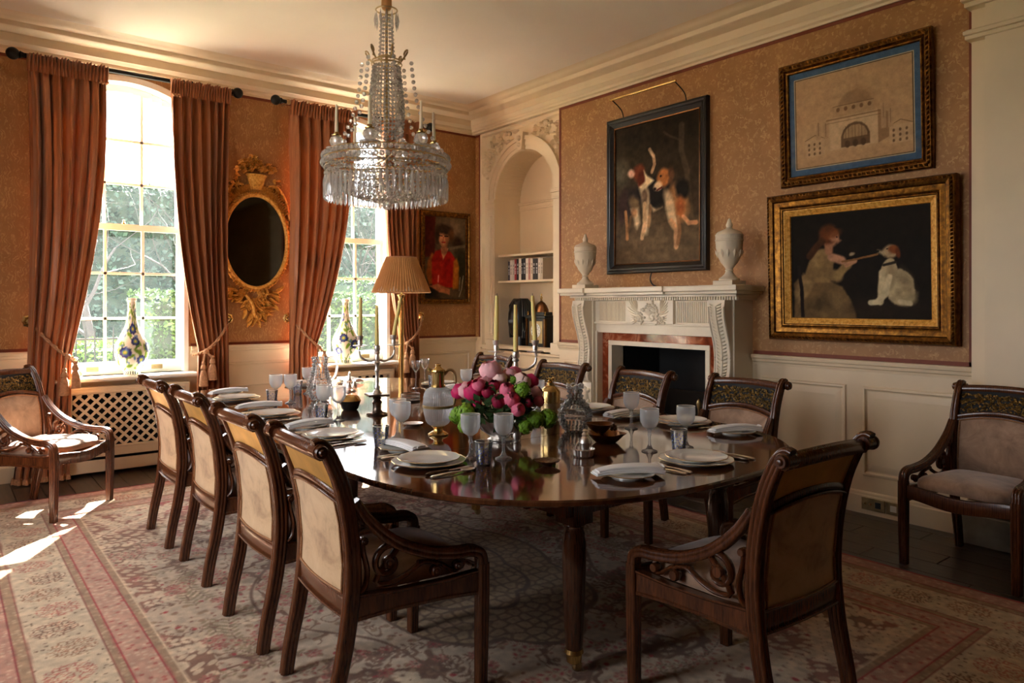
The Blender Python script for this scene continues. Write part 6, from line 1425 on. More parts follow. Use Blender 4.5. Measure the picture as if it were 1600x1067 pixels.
# hobnail vessels
def hobnail(t, prof, rnail, seg, sp, mat='cut_glass'):
    MB().lathe(prof, 36).build('body', 'clear_glass', t, smooth=60)
    m = MB(); pr_s = prof; row = 0
    for (r0, z0), (r1, z1) in zip(prof, prof[1:]):
        L = math.hypot(r1-r0, z1-z0); k = max(1, int(L/sp))
        for i in range(k):
            tt = (i+0.5)/k; r, z = r0+(r1-r0)*tt, z0+(z1-z0)*tt
            if r < 0.02: continue
            n = max(8, int(2*PI*r/(sp*1.1))); row += 1
            for q in range(n): a = 2*PI*(q+0.5*(row % 2))/n; m.ball((r*math.cos(a), r*math.sin(a), z), rnail, 5, 3)
    m.build('hobnails', mat, t, smooth=60)
dc = thing('hobnail_decanter', 'round hobnail-glass decanter with frilled neck in the middle of the table', 'decanter', T(2.567, 2.72))
hobnail(dc, [(0.045, 0.002), (0.07, 0.03), (0.086, 0.065), (0.088, 0.095), (0.078, 0.125), (0.058, 0.150), (0.040, 0.168), (0.036, 0.20), (0.040, 0.235)], 0.0072, 0, 0.0175)
MB().tube([(0.041*math.cos(2*PI*k/36), 0.041*math.sin(2*PI*k/36), 0.238+0.006*math.cos(6*2*PI*k/36)) for k in range(36)], 0.005, 6, closed=True).build('frilled_rim', 'cut_glass', dc, smooth=60)
hj = thing('hobnail_jug', 'tall hobnail-glass jug with clear handle far down the table', 'jug', T(2.03, 4.66), D(-35))
hobnail(hj, [(0.05, 0.002), (0.075, 0.04), (0.085, 0.09), (0.080, 0.13), (0.065, 0.17), (0.052, 0.21), (0.048, 0.26), (0.055, 0.30)], 0.0065, 0, 0.0185)
MB().tube(spline([(0.05, 0, 0.285), (0.09, 0, 0.29), (0.115, 0, 0.25), (0.105, 0, 0.18), (0.078, 0, 0.14)], 16), 0.008, 8).build('handle', 'clear_glass', hj, smooth=50)
# cocktail shaker
sh = thing('cocktail_shaker', 'brass cocktail shaker with a bird finial standing beside the flowers', 'shaker', T(2.633, 2.985))
MB().lathe([(0, 0), (0.050, 0), (0.052, 0.004), (0.052, 0.05), (0.053, 0.052), (0.053, 0.058), (0.052, 0.06), (0.052, 0.118)], 28).build('beaker', 'brass_old', sh, smooth=40)
MB().lathe([(0.054, 0.116), (0.054, 0.175), (0.048, 0.19), (0.03, 0.205), (0.02, 0.21), (0.02, 0.225), (0, 0.228)], 28).build('cap', 'brass', sh, smooth=40)
MB().ball((0, 0, 0.237), 0.016, 10, 7, (1.2, 0.8, 0.9)).ball((0.02, 0, 0.246), 0.009, 8, 6).tube([(0.026, 0, 0.246), (0.04, 0, 0.249)], [0.004, 0.001], 6).tube([(-0.012, 0, 0.24), (-0.03, 0.004, 0.252)], [0.007, 0.003], 6).build('finial', 'brass', sh, smooth=50)
# small table silver
pe = thing('pepper_pot', 'small silver bud-shaped pepper pot before the flower bowl', 'pepper pot', T(2.165, 2.70))
MB().lathe([(0, 0), (0.020, 0), (0.021, 0.004), (0.017, 0.01), (0.022, 0.03), (0.021, 0.045), (0.018, 0.05)], 20).build('base', 'silver', pe, smooth=40)
MB().lathe([(0.0185, 0.05), (0.020, 0.058), (0.015, 0.08), (0.007, 0.10), (0, 0.108)], 20, flute=lambda a, z: 1+0.06*math.cos(7*a)).build('lid', 'silver', pe, smooth=40)
bs = thing('silver_basket', 'small silver basket salt with a figure lid in front of the decanter', 'salt', T(2.16, 2.262))
MB().lathe([(0, 0), (0.036, 0), (0.042, 0.006), (0.046, 0.03), (0.05, 0.034), (0.047, 0.036), (0.042, 0.02), (0, 0.015)], 40, (0.015, -0.01, 0), flute=lambda a, z: 1+0.05*math.cos(18*a)).build('basket', 'silver', bs, smooth=30)
MB().lathe([(0, 0), (0.022, 0), (0.024, 0.03), (0.026, 0.034), (0.022, 0.05), (0.012, 0.06), (0.014, 0.07), (0.008, 0.078), (0.011, 0.086), (0, 0.095)], 18, (0.005, -0.03, 0.03)).build('figure_lid', 'silver', bs, smooth=40)
MB().tube([(0.015+0.046*math.cos(a), -0.01, 0.034+0.04*math.sin(a)) for a in [PI*k/10 for k in range(11)]], 0.003, 6).build('handle', 'silver', bs)
sd = thing('shell_dish', 'bronze shell-shaped double dish with a flower knop near the right-hand goblets', 'dish', T(2.48, 2.415), 0.4)
fl8 = lambda a, z: 1+0.10*math.cos(5*a)*(z > 0.03)
MB().lathe([(0, 0.004), (0.045, 0.0), (0.06, 0.012), (0.085, 0.045), (0.090, 0.046), (0.066, 0.02), (0.045, 0.01), (0, 0.012)], 40, flute=fl8).build('bowl', 'bronze', sd, smooth=40)
MB().lathe([(0, 0.05), (0.02, 0.05), (0.045, 0.07), (0.062, 0.092), (0.065, 0.092), (0.045, 0.064), (0.02, 0.046), (0, 0.046)], 40, (-0.02, 0.02, 0), flute=lambda a, z: 1+0.12*math.cos(3*a+1)*(z > 0.06)).tube([(0, 0, 0.012), (-0.015, 0.015, 0.05)], 0.014, 8).build('upper_bowl', 'bronze', sd, smooth=40)
m = MB()
for k in range(9): m.ball((0.05+0.012*math.cos(k*2.4), -0.02+0.012*math.sin(k*2.4), 0.055+0.004*k*0.6), 0.008, 6, 4)
m.build('knop', 'silver_dark', sd, smooth=60)
sc_ = tag(MB().lathe([(0, 0.002), (0.018, 0.0), (0.022, 0.006), (0.05, 0.022), (0.052, 0.023), (0.045, 0.017), (0.02, 0.008), (0, 0.007)], 64, flute=lambda a, z: 1+0.05*math.cos(16*a)*(z > 0.008)).build('scalloped_dish', 'silver_dark', None, smooth=40, loc=T(1.938, 2.215)), 'tiny dark silver scalloped dish at the near edge of the table', 'dish')
bb = thing('bronze_bowl', 'dark bowl with a gilt lining beside the far candelabrum', 'bowl', T(2.0, 4.14))
MB().lathe([(0, 0), (0.04, 0), (0.05, 0.01), (0.066, 0.055), (0.067, 0.058)], 28).build('bowl', 'black_wood', bb, smooth=40)
MB().lathe([(0.067, 0.058), (0.055, 0.075), (0.05, 0.085), (0.042, 0.088), (0.03, 0.08), (0, 0.075)], 28, flute=lambda a, z: 1+0.08*math.cos(4*a)*(z > 0.07)).build('gilt_top', 'brass', bb, smooth=40)
wc = thing('wine_coaster', 'round pierced silver wine coaster with dark base', 'coaster', T(2.50, 4.26))
MB().lathe([(0, 0), (0.064, 0), (0.064, 0.008), (0, 0.008)], 32).build('base', 'black_wood', wc, smooth=40)
m = MB()
for z in (0.010, 0.024, 0.050): m.tube([(0.063*math.cos(2*PI*k/40), 0.063*math.sin(2*PI*k/40), z) for k in range(40)], 0.0025, 5, closed=True)
for k in range(32): a = 2*PI*k/32; m.tube([(0.063*math.cos(a), 0.063*math.sin(a), 0.008), (0.063*math.cos(a), 0.063*math.sin(a), 0.05)], 0.0012, 4)
m.build('gallery', 'silver_dark', wc)
tag(MB().lathe([(0, 0.004), (0.03, 0.002), (0.036, 0.0), (0.045, 0.008), (0.055, 0.012), (0.056, 0.014), (0.04, 0.011), (0, 0.008)], 32).build('silver_saucer', 'silver', None, smooth=40, loc=T(2.01, 3.40)), 'small silver saucer beside the claret jug', 'saucer')
fg = thing('silver_cruet', 'ornate silver cruet stand far down the table behind the candelabrum', 'cruet', T(2.42, 5.02))
MB().lathe([(0, 0), (0.05, 0), (0.045, 0.012), (0.02, 0.02), (0.012, 0.06), (0.02, 0.08), (0.01, 0.1), (0.012, 0.13), (0, 0.15)], 18).build('stand', 'silver', fg, smooth=40)
for a in range(3): MB().lathe([(0, 0.012), (0.018, 0.012), (0.022, 0.04), (0.012, 0.06), (0.012, 0.075), (0, 0.085)], 14, (0.04*math.cos(a*2.09), 0.04*math.sin(a*2.09), 0)).build('pot', 'silver', fg, smooth=40)
mg = thing('silver_mug', 'little silver beaker with a ring handle behind the near goblets', 'mug', T(1.86, 2.585), D(130))
MB().lathe([(0, 0), (0.026, 0), (0.026, 0.055), (0.0245, 0.055), (0.024, 0.004), (0, 0.004)], 22).build('cup', 'silver_dark', mg, smooth=40)
MB().tube([(0.026+0.014*math.sin(a), 0, 0.032+0.016*math.cos(a)) for a in [PI*k/10 for k in range(11)]], 0.002, 5).build('handle', 'silver', mg)

# ------------------------------------------------------------------ flower bowl
BX, BY = 2.125, 2.775
fb = thing('flower_bowl', 'fluted silver bowl holding the pink and green flowers', 'bowl', T(BX, BY))
MB().lathe([(0, 0), (0.06, 0), (0.062, 0.006), (0.045, 0.014), (0.05, 0.022), (0.09, 0.05), (0.115, 0.085), (0.12, 0.10), (0.114, 0.10), (0.085, 0.055), (0.04, 0.03), (0, 0.03)], 64, flute=lambda a, z: 1+0.035*math.cos(16*a)*(z > 0.02)).build('bowl', 'silver', fb, smooth=40)
fq = random.Random(17)
def petals(m, c, d, r, layers, open_=1.0, seed=1):                         # ranunculus: cupped petals in tight whorls round axis d
    q = random.Random(seed); d = Vector(d).normalized(); a = d.cross(Vector((0.2, 0.9, 0.3))).normalized(); b = d.cross(a); c = Vector(c)
    for L in range(layers):
        t = (L+1)/layers; n = 3+L; rr_ = r*(0.30+0.70*t); cc = c+d*r*0.22*(1-t)
        for k in range(n):
            th = 2*PI*(k+0.5*(L % 2))/n+q.random()*0.3; w = PI/n*1.35; v = []
            for j in range(4):
                e = j/3; lat = -1.15+(2.60-0.50*t*open_+0.15*q.random())*e
                for i in range(4):
                    ph = th+w*(i/3-0.5)*2*math.sin(PI*(0.22+0.6*e))
                    rad = rr_*math.cos(lat*0.97)*(1+0.05*e+0.05*(i in (1, 2))); v.append(cc+(a*math.cos(ph)+b*math.sin(ph))*rad+d*rr_*math.sin(lat)*0.95)
            m.add(v, [(j*4+i, j*4+i+1, j*4+5+i, j*4+4+i) for j in range(3) for i in range(3)])
def bloom(label, dx, dy, dz, r, mat, layers=6, cat='flower', grp='ranunculus flowers'):
    t = thing('ranunculus_flower', label, cat, (BX+dx, BY+dy, TZ+dz), 0, grp); d = Vector((dx, dy, dz-0.10))
    m = MB(); petals(m, (0, 0, 0), d, r, layers, 1.0, int(abs(dx*1000)+dz*100)); m.build('bloom', mat, t, smooth=70, fix=False)
    m = MB(); m.tube(spline([(0, 0, 0), (-dx*0.45, -dy*0.45, -0.4*(dz-0.07)), (-dx*0.88, -dy*0.88, -(dz-0.06))], 8), 0.003, 5); m.build('stem', 'leaf_green', t)
# offsets along the view: rv = to the right in the picture, fv = towards the camera
rv = Vector((0.784, -0.621)); fv = Vector((-0.621, -0.784))
def off(r, f): p = rv*r+fv*f; return p.x, p.y
BL = [('large pale pink ranunculus at the very top of the bouquet', -0.045, 0.02, 0.335, 0.050, 'petal_pale', 7), ('pale pink ranunculus just under the topmost bloom', -0.075, 0.05, 0.285, 0.034, 'petal_pale', 6), ('pink ranunculus to the right of the top of the bouquet', 0.045, 0.0, 0.315, 0.034, 'petal_pale', 6),
      ('large magenta ranunculus on the left shoulder of the bouquet', -0.125, 0.06, 0.245, 0.046, 'petal_magenta', 7), ('magenta ranunculus on the far left of the bouquet', -0.20, 0.0, 0.235, 0.036, 'petal_magenta', 6), ('blush ranunculus at the left edge of the bouquet', -0.165, 0.02, 0.245, 0.038, 'petal_pale', 6),
      ('deep crimson ranunculus bud below the topmost bloom', -0.055, 0.11, 0.245, 0.028, 'petal_crimson', 5), ('crimson ranunculus bud beside the topmost bloom', -0.025, 0.10, 0.275, 0.025, 'petal_crimson', 5), ('crimson ranunculus low in the middle of the bouquet', -0.005, 0.14, 0.205, 0.031, 'petal_crimson', 6),
      ('upper of three pink ranunculus down the front of the bouquet', 0.035, 0.12, 0.255, 0.034, 'petal_pink', 7), ('middle of three pink ranunculus down the front of the bouquet', 0.055, 0.145, 0.215, 0.035, 'petal_pink', 7), ('lowest of three pink ranunculus down the front of the bouquet', 0.085, 0.16, 0.170, 0.030, 'petal_pink', 7),
      ('cream blush ranunculus in the middle of the bouquet top', 0.0, 0.05, 0.30, 0.032, 'petal_blush', 6), ('large blush ranunculus on the right shoulder of the bouquet', 0.105, 0.03, 0.285, 0.042, 'petal_blush', 6), ('magenta ranunculus at the upper right of the bouquet', 0.150, 0.0, 0.285, 0.034, 'petal_magenta', 6),
      ('small pink ranunculus at the right edge of the bouquet', 0.175, 0.04, 0.235, 0.028, 'petal_pale', 5), ('dusty pink ranunculus low at the right of the bouquet', 0.185, 0.05, 0.195, 0.026, 'petal_pink', 5), ('crimson bud low at the right of the bouquet', 0.135, 0.11, 0.195, 0.022, 'petal_crimson', 5),
      ('rosy ranunculus left of the crimson buds', -0.10, 0.09, 0.275, 0.030, 'petal_pink', 6), ('pink ranunculus at the back of the bouquet', 0.07, -0.09, 0.31, 0.036, 'petal_pink', 6), ('magenta bud low on the left of the bouquet', -0.105, 0.11, 0.195, 0.020, 'petal_magenta', 5)]
for lb, r_, f_, dz, rad, mt, ly in BL: dx, dy = off(r_, f_); bloom(lb, dx, dy, dz, rad*1.08, mt, ly)
VB = [('green viburnum ball drooping at the lower left of the bouquet', -0.155, 0.09, 0.145, 0.048), ('green viburnum ball at the far left of the bouquet', -0.20, 0.04, 0.125, 0.042), ('green viburnum ball hanging over the left rim of the bowl', -0.165, 0.10, 0.085, 0.034),
      ('upright green viburnum ball right of the pink blooms', 0.105, 0.12, 0.255, 0.040), ('small green viburnum ball in the blush blooms', 0.065, 0.05, 0.295, 0.020), ('green viburnum ball low on the right of the bouquet', 0.165, 0.10, 0.115, 0.044), ('green viburnum ball touching the brass shaker', 0.225, 0.07, 0.115, 0.046), ('small green viburnum ball at the right rim of the bowl', 0.12, 0.13, 0.085, 0.034)]
for lb, r_, f_, dz, rad in VB:
    dx, dy = off(r_, f_); t = thing('viburnum_flower', lb, 'flower', (BX+dx, BY+dy, TZ+dz), 0, 'green viburnum balls'); m = MB()
    for k in range(110):
        z = 1-2*(k+0.5)/110; a = k*2.39996; s = math.sqrt(1-z*z); n = Vector((s*math.cos(a), s*math.sin(a), z)); c = n*rad*(0.84+0.26*fq.random()); u = n.cross(Vector((0.3, 0.2, 0.9))).normalized(); w = n.cross(u); r = rad*0.21
        v = [c]+[c+(u*math.cos(q*1.257)+w*math.sin(q*1.257))*r-n*0.004*fq.random() for q in range(5)]; m.add(v, [(0, 1+q, 1+(q+1) % 5) for q in range(5)])
    m.ball((0, 0, 0), rad*0.86, 10, 7); m.build('bloom', 'viburnum', t, fix=False)
    MB().tube(spline([(0, 0, 0), (-dx*0.4, -dy*0.4, 0.01), (-dx*0.85, -dy*0.85, 0.07-dz)], 8), 0.003, 5).build('stem', 'leaf_green', t)
lv = thing('foliage_filler', 'dark green leaves packed under the bouquet blooms', 'foliage', T(BX, BY)); m = MB()
for k in range(420):
    a = fq.random()*2*PI; h = fq.random(); R0 = 0.13+0.045*math.sin(PI*h); z = 0.085+0.18*h; rr_ = R0*math.sqrt(0.35+0.65*fq.random())*(1-0.35*max(0, h-0.5)); c = Vector((rr_*math.cos(a), rr_*math.sin(a), z))
    dr = Vector((math.cos(a)+0.6*fq.gauss(0, 1), math.sin(a)+0.6*fq.gauss(0, 1), 0.5+0.7*fq.gauss(0, 1))).normalized(); sd_ = dr.cross(Vector((fq.random(), fq.random(), 1))).normalized(); L_ = 0.03+0.03*fq.random(); w = 0.012+0.008*fq.random()
    m.add([c, c+dr*L_*0.5+sd_*w, c+dr*L_, c+dr*L_*0.5-sd_*w], [(0, 1, 2, 3)])
o = m.build('leaves', 'leaf_green', lv, fix=False); o['kind'] = 'stuff'

# ------------------------------------------------------------------ floor lamp
lp = thing('floor_lamp', 'brass floor lamp with a pleated tan shade between the table and the curtain', 'lamp', (3.593, 6.30, 0))
MB().lathe([(0, 0), (0.15, 0), (0.155, 0.012), (0.13, 0.025), (0.05, 0.035), (0.03, 0.05), (0, 0.05)], 32).build('base', 'brass', lp, smooth=40)
MB().lathe([(0, 0.05), (0.032, 0.05), (0.032, 0.08), (0.026, 0.09), (0.026, 1.40), (0.034, 1.41), (0.034, 1.43), (0.022, 1.44), (0.034, 1.475), (0.045, 1.49), (0.03, 1.50), (0.012, 1.505), (0.012, 1.58), (0, 1.58)], 20).build('column', 'brass', lp, smooth=40)
N = 300; v = []; f = []
for j in range(5):
    z = 1.515+0.345*j/4; r = 0.288+(0.150-0.288)*j/4
    for k in range(N): a = 2*PI*k/N; rr_ = r*(1+0.020*math.cos(60*a)); v.append((rr_*math.cos(a), rr_*math.sin(a), z))
for j in range(4):
    for k in range(N): f.append((j*N+k, j*N+(k+1) % N, (j+1)*N+(k+1) % N, (j+1)*N+k))
sh_ = MB().add(v, f).build('lamp_shade', 'pleated_silk', lp, smooth=80, fix=False)
for r_, z_ in ((0.287, 1.515), (0.151, 1.86)): m = MB(); hoop(m, r_, z_, 0.005, 60); m.build('shade_trim', 'rope', sh_, smooth=60)
MB().lathe([(0.280, 1.525), (0.146, 1.855)], 48).build('shade_lining', 'linen', sh_, smooth=60, fix=False)

# ------------------------------------------------------------------ painted bottle vases on the sills
def vase(label, x, y, seed):
    prof = spline([(0.0, 0.0), (0.060, 0.0), (0.066, 0.012), (0.064, 0.025), (0.088, 0.06), (0.122, 0.13), (0.134, 0.20), (0.122, 0.27), (0.088, 0.34), (0.058, 0.40), (0.042, 0.46), (0.033, 0.53), (0.031, 0.60), (0.033, 0.62), (0.038, 0.63), (0.036, 0.65), (0.028, 0.65)], 119)
    nu, nv = 150, 120; p = Paint(nu, nv, (232, 228, 210), 0.8); q = random.Random(seed)
    Vz = np.array([z for r, z in prof])/0.65; p.V = np.repeat(Vz[:, None], nu, 1)
    for k in range(80): u, vv = q.random(), 0.05+0.9*q.random(); a = q.random()*6; p.line([(u, vv), (u+0.03*math.cos(a), vv+0.05*math.sin(a)), (u+0.07*math.cos(a+1), vv+0.09*math.sin(a+1))], 0.007, (88, 132, 40), 0.9, wob=0)
    for k in range(80): u, vv = q.random(), 0.06+0.86*q.random(); p.ell(u, vv, 0.042, 0.022, (120, 158, 52), q.random()*180, 0.2, wob=0)
    for k in range(44): u, vv = q.random(), 0.06+0.7*q.random(); p.ell(u, vv, 0.020, 0.014, (92, 128, 176), q.random()*180, 0.2, 0.9, wob=0)
    for u, vv, r in [(0.04, 0.36, 0.062), (0.30, 0.20, 0.05), (0.37, 0.40, 0.055), (0.52, 0.30, 0.060), (0.68, 0.20, 0.05), (0.78, 0.36, 0.062), (0.90, 0.18, 0.05), (0.62, 0.44, 0.045), (0.15, 0.16, 0.045), (0.2, 0.52, 0.05), (0.6, 0.60, 0.06), (0.92, 0.62, 0.06), (0.3, 0.72, 0.06), (0.75, 0.80, 0.06), (0.1, 0.86, 0.06)]:
        for k in range(9): p.ell(u+r*0.75*math.cos(k*0.698), vv+r*0.75*math.sin(k*0.698)*1.2, r*0.30, r*0.36, (38, 42, 104), 0, 0.2, wob=0)
        p.ell(u, vv, r*0.62, r*0.75, (70, 92, 150), 0, 0.2, wob=0); p.ell(u, vv, r*0.40, r*0.46, (150, 176, 66), 0, 0.2, wob=0); p.ell(u, vv, r*0.2, r*0.24, (226, 190, 110), 0, 0.2, wob=0)
    bandm = ((p.V < 0.05) & (p.V > 0.008)); ck = (np.sin(p.U*2*PI*22) > 0); p.c = np.where((bandm & ck)[..., None], np.array((48, 66, 60), float), p.c)
    th = np.linspace(0, 2*PI, nu, endpoint=False); Rr = np.array([max(r, 0.0005) for r, z in prof])[:, None]; Zz = np.array([z for r, z in prof])[:, None]
    o = grid_mesh('bottle_vase', np.stack([Rr*np.cos(th)[None], Rr*np.sin(th)[None], Zz+0*th[None]], -1), p.c, 'painted_glaze', None, True)
    o.location = (x, y, 0.8005); o.rotation_euler = (0, 0, 0.9*seed); tag(o, label, 'vase', 'painted bottle vases')
vase('tall flower-painted bottle vase on the left-hand window sill', 1.295, 6.855, 1)
vase('tall flower-painted bottle vase on the right-hand window sill behind the candelabrum', 3.262, 6.855, 2)

# ------------------------------------------------------------------ niche contents
bq = random.Random(23)
BK = [(0.024, 0.215, (60, 56, 60), 'charcoal'), (0.030, 0.225, (222, 214, 202), 'white'), (0.026, 0.225, (206, 198, 186), 'pale grey'), (0.026, 0.235, (150, 44, 48), 'red'), (0.026, 0.235, (34, 30, 34), 'black'), (0.030, 0.240, (226, 216, 200), 'ivory'), (0.020, 0.235, (28, 28, 36), 'blue-black'), (0.034, 0.240, (38, 36, 40), 'dark grey'), (0.030, 0.235, (228, 220, 206), 'cream'), (0.024, 0.235, (190, 130, 120), 'dusty pink'),
      (0.028, 0.230, (220, 206, 186), 'buff'), (0.030, 0.225, (30, 28, 28), 'black'), (0.030, 0.225, (30, 28, 28), 'inky'), (0.030, 0.230, (214, 204, 188), 'off-white'), (0.026, 0.225, (196, 180, 160), 'beige')]
yb = 6.38
ords = ['first', 'second', 'third', 'fourth', 'fifth', 'sixth', 'seventh', 'eighth', 'ninth', 'tenth', 'eleventh', 'twelfth', 'thirteenth', 'fourteenth', 'fifteenth']
for i, (th, h, c, cn) in enumerate(BK):
    th *= 1.35; nm = 'book_cloth_%d' % i; plain(nm, rgb(*c), 0.55, var=0.06)
    t = thing('book', '%s book on the alcove shelf, %s from the left' % (cn, ords[i]), 'book', (NW+0.06, yb-th, 1.6605), 0, 'books on the alcove shelf')
    MB().box(0.004, 0.15, 0.003, th-0.003, 0.004, h-0.004).build('pages', 'linen', t)
    MB().add(*(lambda b: (b.v, b.f))(MB().box(0, 0.155, 0, 0.0028, 0, h).box(0, 0.155, th-0.0028, th, 0, h).box(-0.003, 0.002, 0, th, 0, h))).build('cover', nm, t)
    lc = 'linen' if sum(c) < 350 else 'black_plastic'
    m = MB()
    for zz in (0.3, 0.36, 0.42, 0.5, 0.56, 0.68, 0.74): m.box(-0.0036, -0.003, th*0.3, th*0.7, h*zz, h*zz+0.007)
    m.build('spine_lettering', lc, t); yb -= th+0.0025
tag(MB().box(0, 0.15, 0, 0.03, 0, 0.06).rings(lambda u, v, n: (-n, u, v), (0, 0.03, 0, 0.06), [(0, 0), (0.004, 0.004)]).build('small_box', 'black_wood', None, loc=(NW+0.08, 5.56, 1.6605)), 'small dark box at the right end of the book shelf', 'box')
# bracket clock
ck = thing('bracket_clock', 'ebonised bracket clock with a brass-mounted dome top on the alcove ledge', 'clock', (NW+0.10, 5.86, NB))
m = MB(); m.bbox(-0.09, 0.09, -0.16, 0.16, 0.02, 0.06, 0.006); m.bbox(-0.075, 0.075, -0.14, 0.14, 0.06, 0.37, 0.004); m.bbox(-0.09, 0.09, -0.16, 0.16, 0.36, 0.395, 0.006); m.bbox(-0.06, 0.06, -0.11, 0.11, 0.395, 0.43, 0.004); m.build('case', 'black_wood', ck)
MB().lathe([(0.10, 0.43), (0.095, 0.46), (0.075, 0.50), (0.045, 0.53), (0.015, 0.545), (0, 0.548)], 24, xf=Matrix.Diagonal((0.6, 1, 1, 1))).build('dome', 'bronze', ck, smooth=40)
MB().lathe([(0, 0), (0.018, 0), (0.008, 0.015), (0.015, 0.035), (0.006, 0.055), (0.009, 0.07), (0, 0.09)], 10, (0, 0, 0.545)).build('finial', 'brass', ck, smooth=40)
for sy in (-1, 1):
    for sx in (-1, 1):
        MB().lathe([(0, 0), (0.012, 0), (0.006, 0.012), (0.011, 0.03), (0, 0.05)], 8, (sx*0.07, sy*0.14, 0.395)).build('corner_finial', 'brass', ck, smooth=40)
        MB().bbox(sx*0.075-0.012, sx*0.075+0.012, sy*0.145-0.012, sy*0.145+0.012, 0.07, 0.36, 0.002).build('corner_mount', 'bronze', ck)
        MB().ball((sx*0.07, sy*0.13, 0.011), 0.012, 8, 5).build('foot', 'brass', ck, smooth=60)
MB().bbox(-0.078, -0.074, -0.105, 0.105, 0.10, 0.335, 0.001).build('dial_plate', 'brass_old', ck)
dl = MB().lathe([(0, 0), (0.078, 0), (0.078, 0.003), (0, 0.003)], 32, xf=Matrix.Translation((-0.078, 0, 0.235)) @ Matrix.Rotation(-PI/2, 4, 'Y')).build('dial', 'porcelain', ck, smooth=40)
m = MB()
for k in range(12): a = 2*PI*k/12; y, z = 0.062*math.sin(a), 0.235+0.062*math.cos(a); m.box(-0.0825, -0.0815, y-0.0022, y+0.0022, z-0.007, z+0.007)
m.tube([(-0.083, 0, 0.235), (-0.083, 0.02, 0.272)], 0.0022, 4); m.tube([(-0.083, 0, 0.235), (-0.083, -0.045, 0.25)], 0.0018, 4); m.build('hands_and_numerals', 'black_plastic', dl)
# dark carved head
hd = thing('carved_head', 'dark carved wooden head standing beside the clock in the alcove', 'sculpture', (NW+0.155, 6.28, NB), D(180))
m = MB(); v = []; f = []; NU, NVv = 32, 30
for j in range(NVv+1):
    t = j/NVv; z = 0.58*t
    if t < 0.28: w = 0.065+0.02*(0.28-t)/0.28; dp = w
    else: u = (t-0.28)/0.72; w = 0.065+0.065*math.sin(PI*min(1, u*0.92+0.10))**0.7; dp = w*1.12
    if j == NVv: w = dp = 0.004
    for k in range(NU):
        a = 2*PI*k/NU; ca, sa = math.cos(a), math.sin(a); x, y = dp*ca, w*sa
        if ca > 0.2 and t > 0.28:
            n = math.exp(-(sa/0.16)**2); u = (t-0.28)/0.72
            x += 0.026*n*math.exp(-((u-0.38)/0.10)**2)*(1 if u < 0.5 else 0.7)+0.012*n*math.exp(-((u-0.20)/0.05)**2)+0.010*math.exp(-(sa/0.5)**2)*math.exp(-((u-0.60)/0.05)**2)
            x -= 0.016*math.exp(-((abs(sa)-0.38)/0.13)**2)*math.exp(-((u-0.50)/0.055)**2)
        v.append((x, y, z))
for j in range(NVv):
    for k in range(NU): f.append((j*NU+k, j*NU+(k+1) % NU, (j+1)*NU+(k+1) % NU, (j+1)*NU+k))
f.append(tuple(range(NU))); f.append(tuple(NVv*NU+k for k in range(NU)))
m.add(v, f).build('head', 'black_wood', hd, smooth=60)
m = MB()
for k in range(26):
    a = PI*0.35+PI*1.30*k/25; x, y = 0.135*math.cos(a), 0.135*math.sin(a); m.tube([(x*0.55, y*0.55, 0.57), (x*0.95, y*0.95, 0.50), (x, y, 0.38), (x*0.95, y*0.95, 0.22), (x*0.9, y*0.9, 0.14)], 0.013, 6)
m.build('hair', 'black_wood', hd, smooth=60)

# ------------------------------------------------------------------ sockets and other small fittings
PK = lambda u, v, n: (FW-0.026-n, u, v)
so = tag(MB().rings(PK, (2.20, 2.352, 0.032, 0.112), [(0, 0), (0, 0.006), (0.003, 0.008)], back=True).build('socket_plate', 'brass_old', None), 'brass double switch socket on the skirting of the right wall', 'socket')
MB().add(*(lambda b: (b.v, b.f))(MB().tube([PK(2.325, 0.072, 0.008), PK(2.325, 0.076, 0.022)], 0.006, 8).tube([PK(2.29, 0.072, 0.008), PK(2.29, 0.076, 0.022)], 0.006, 8))).build('toggle', 'brass', so)
MB().rings(PK, (2.225, 2.262, 0.052, 0.092), [(0, 0.008), (0.001, 0.0095)]).build('outlet', 'black_plastic', so)
so2 = tag(MB().rings(PK, (2.10, 2.192, 0.032, 0.112), [(0, 0), (0, 0.006), (0.003, 0.008)], back=True).build('socket_plate', 'brass_old', None), 'brass single socket on the skirting behind the wall armchair leg', 'socket')
MB().rings(PK, (2.125, 2.165, 0.052, 0.092), [(0, 0.008), (0.001, 0.0095)]).build('outlet', 'white_plastic', so2)
tag(MB().rings(PB, (2.555, 2.595, 0.665, 0.715), [(0, 0), (0, 0.006), (0.003, 0.008)], back=True).rings(PB, (2.568, 2.582, 0.68, 0.70), [(0, 0.008), (0.002, 0.014)]).build('wall_switch', 'black_plastic', None), 'small black wall switch on the dado below the mirror', 'switch')
th_ = thing('thermostat_valve', 'small white knob-like fitting at the curtain end of the left-hand window sill', 'valve', (0.885, 6.755, 0.801))
MB().lathe([(0, 0.0), (0.03, 0.0), (0.034, 0.01), (0.034, 0.06), (0.028, 0.075), (0, 0.078)], 20, xf=Matrix.Translation((0, 0.05, 0.035)) @ Matrix.Rotation(PI/2, 4, 'X') , flute=lambda a, z: 1+0.03*math.cos(14*a)).build('head', 'white_plastic', th_, smooth=40)
MB().tube([(0, 0.06, 0.0), (0, 0.06, 0.04)], 0.012, 8).build('stub', 'white_plastic', th_)

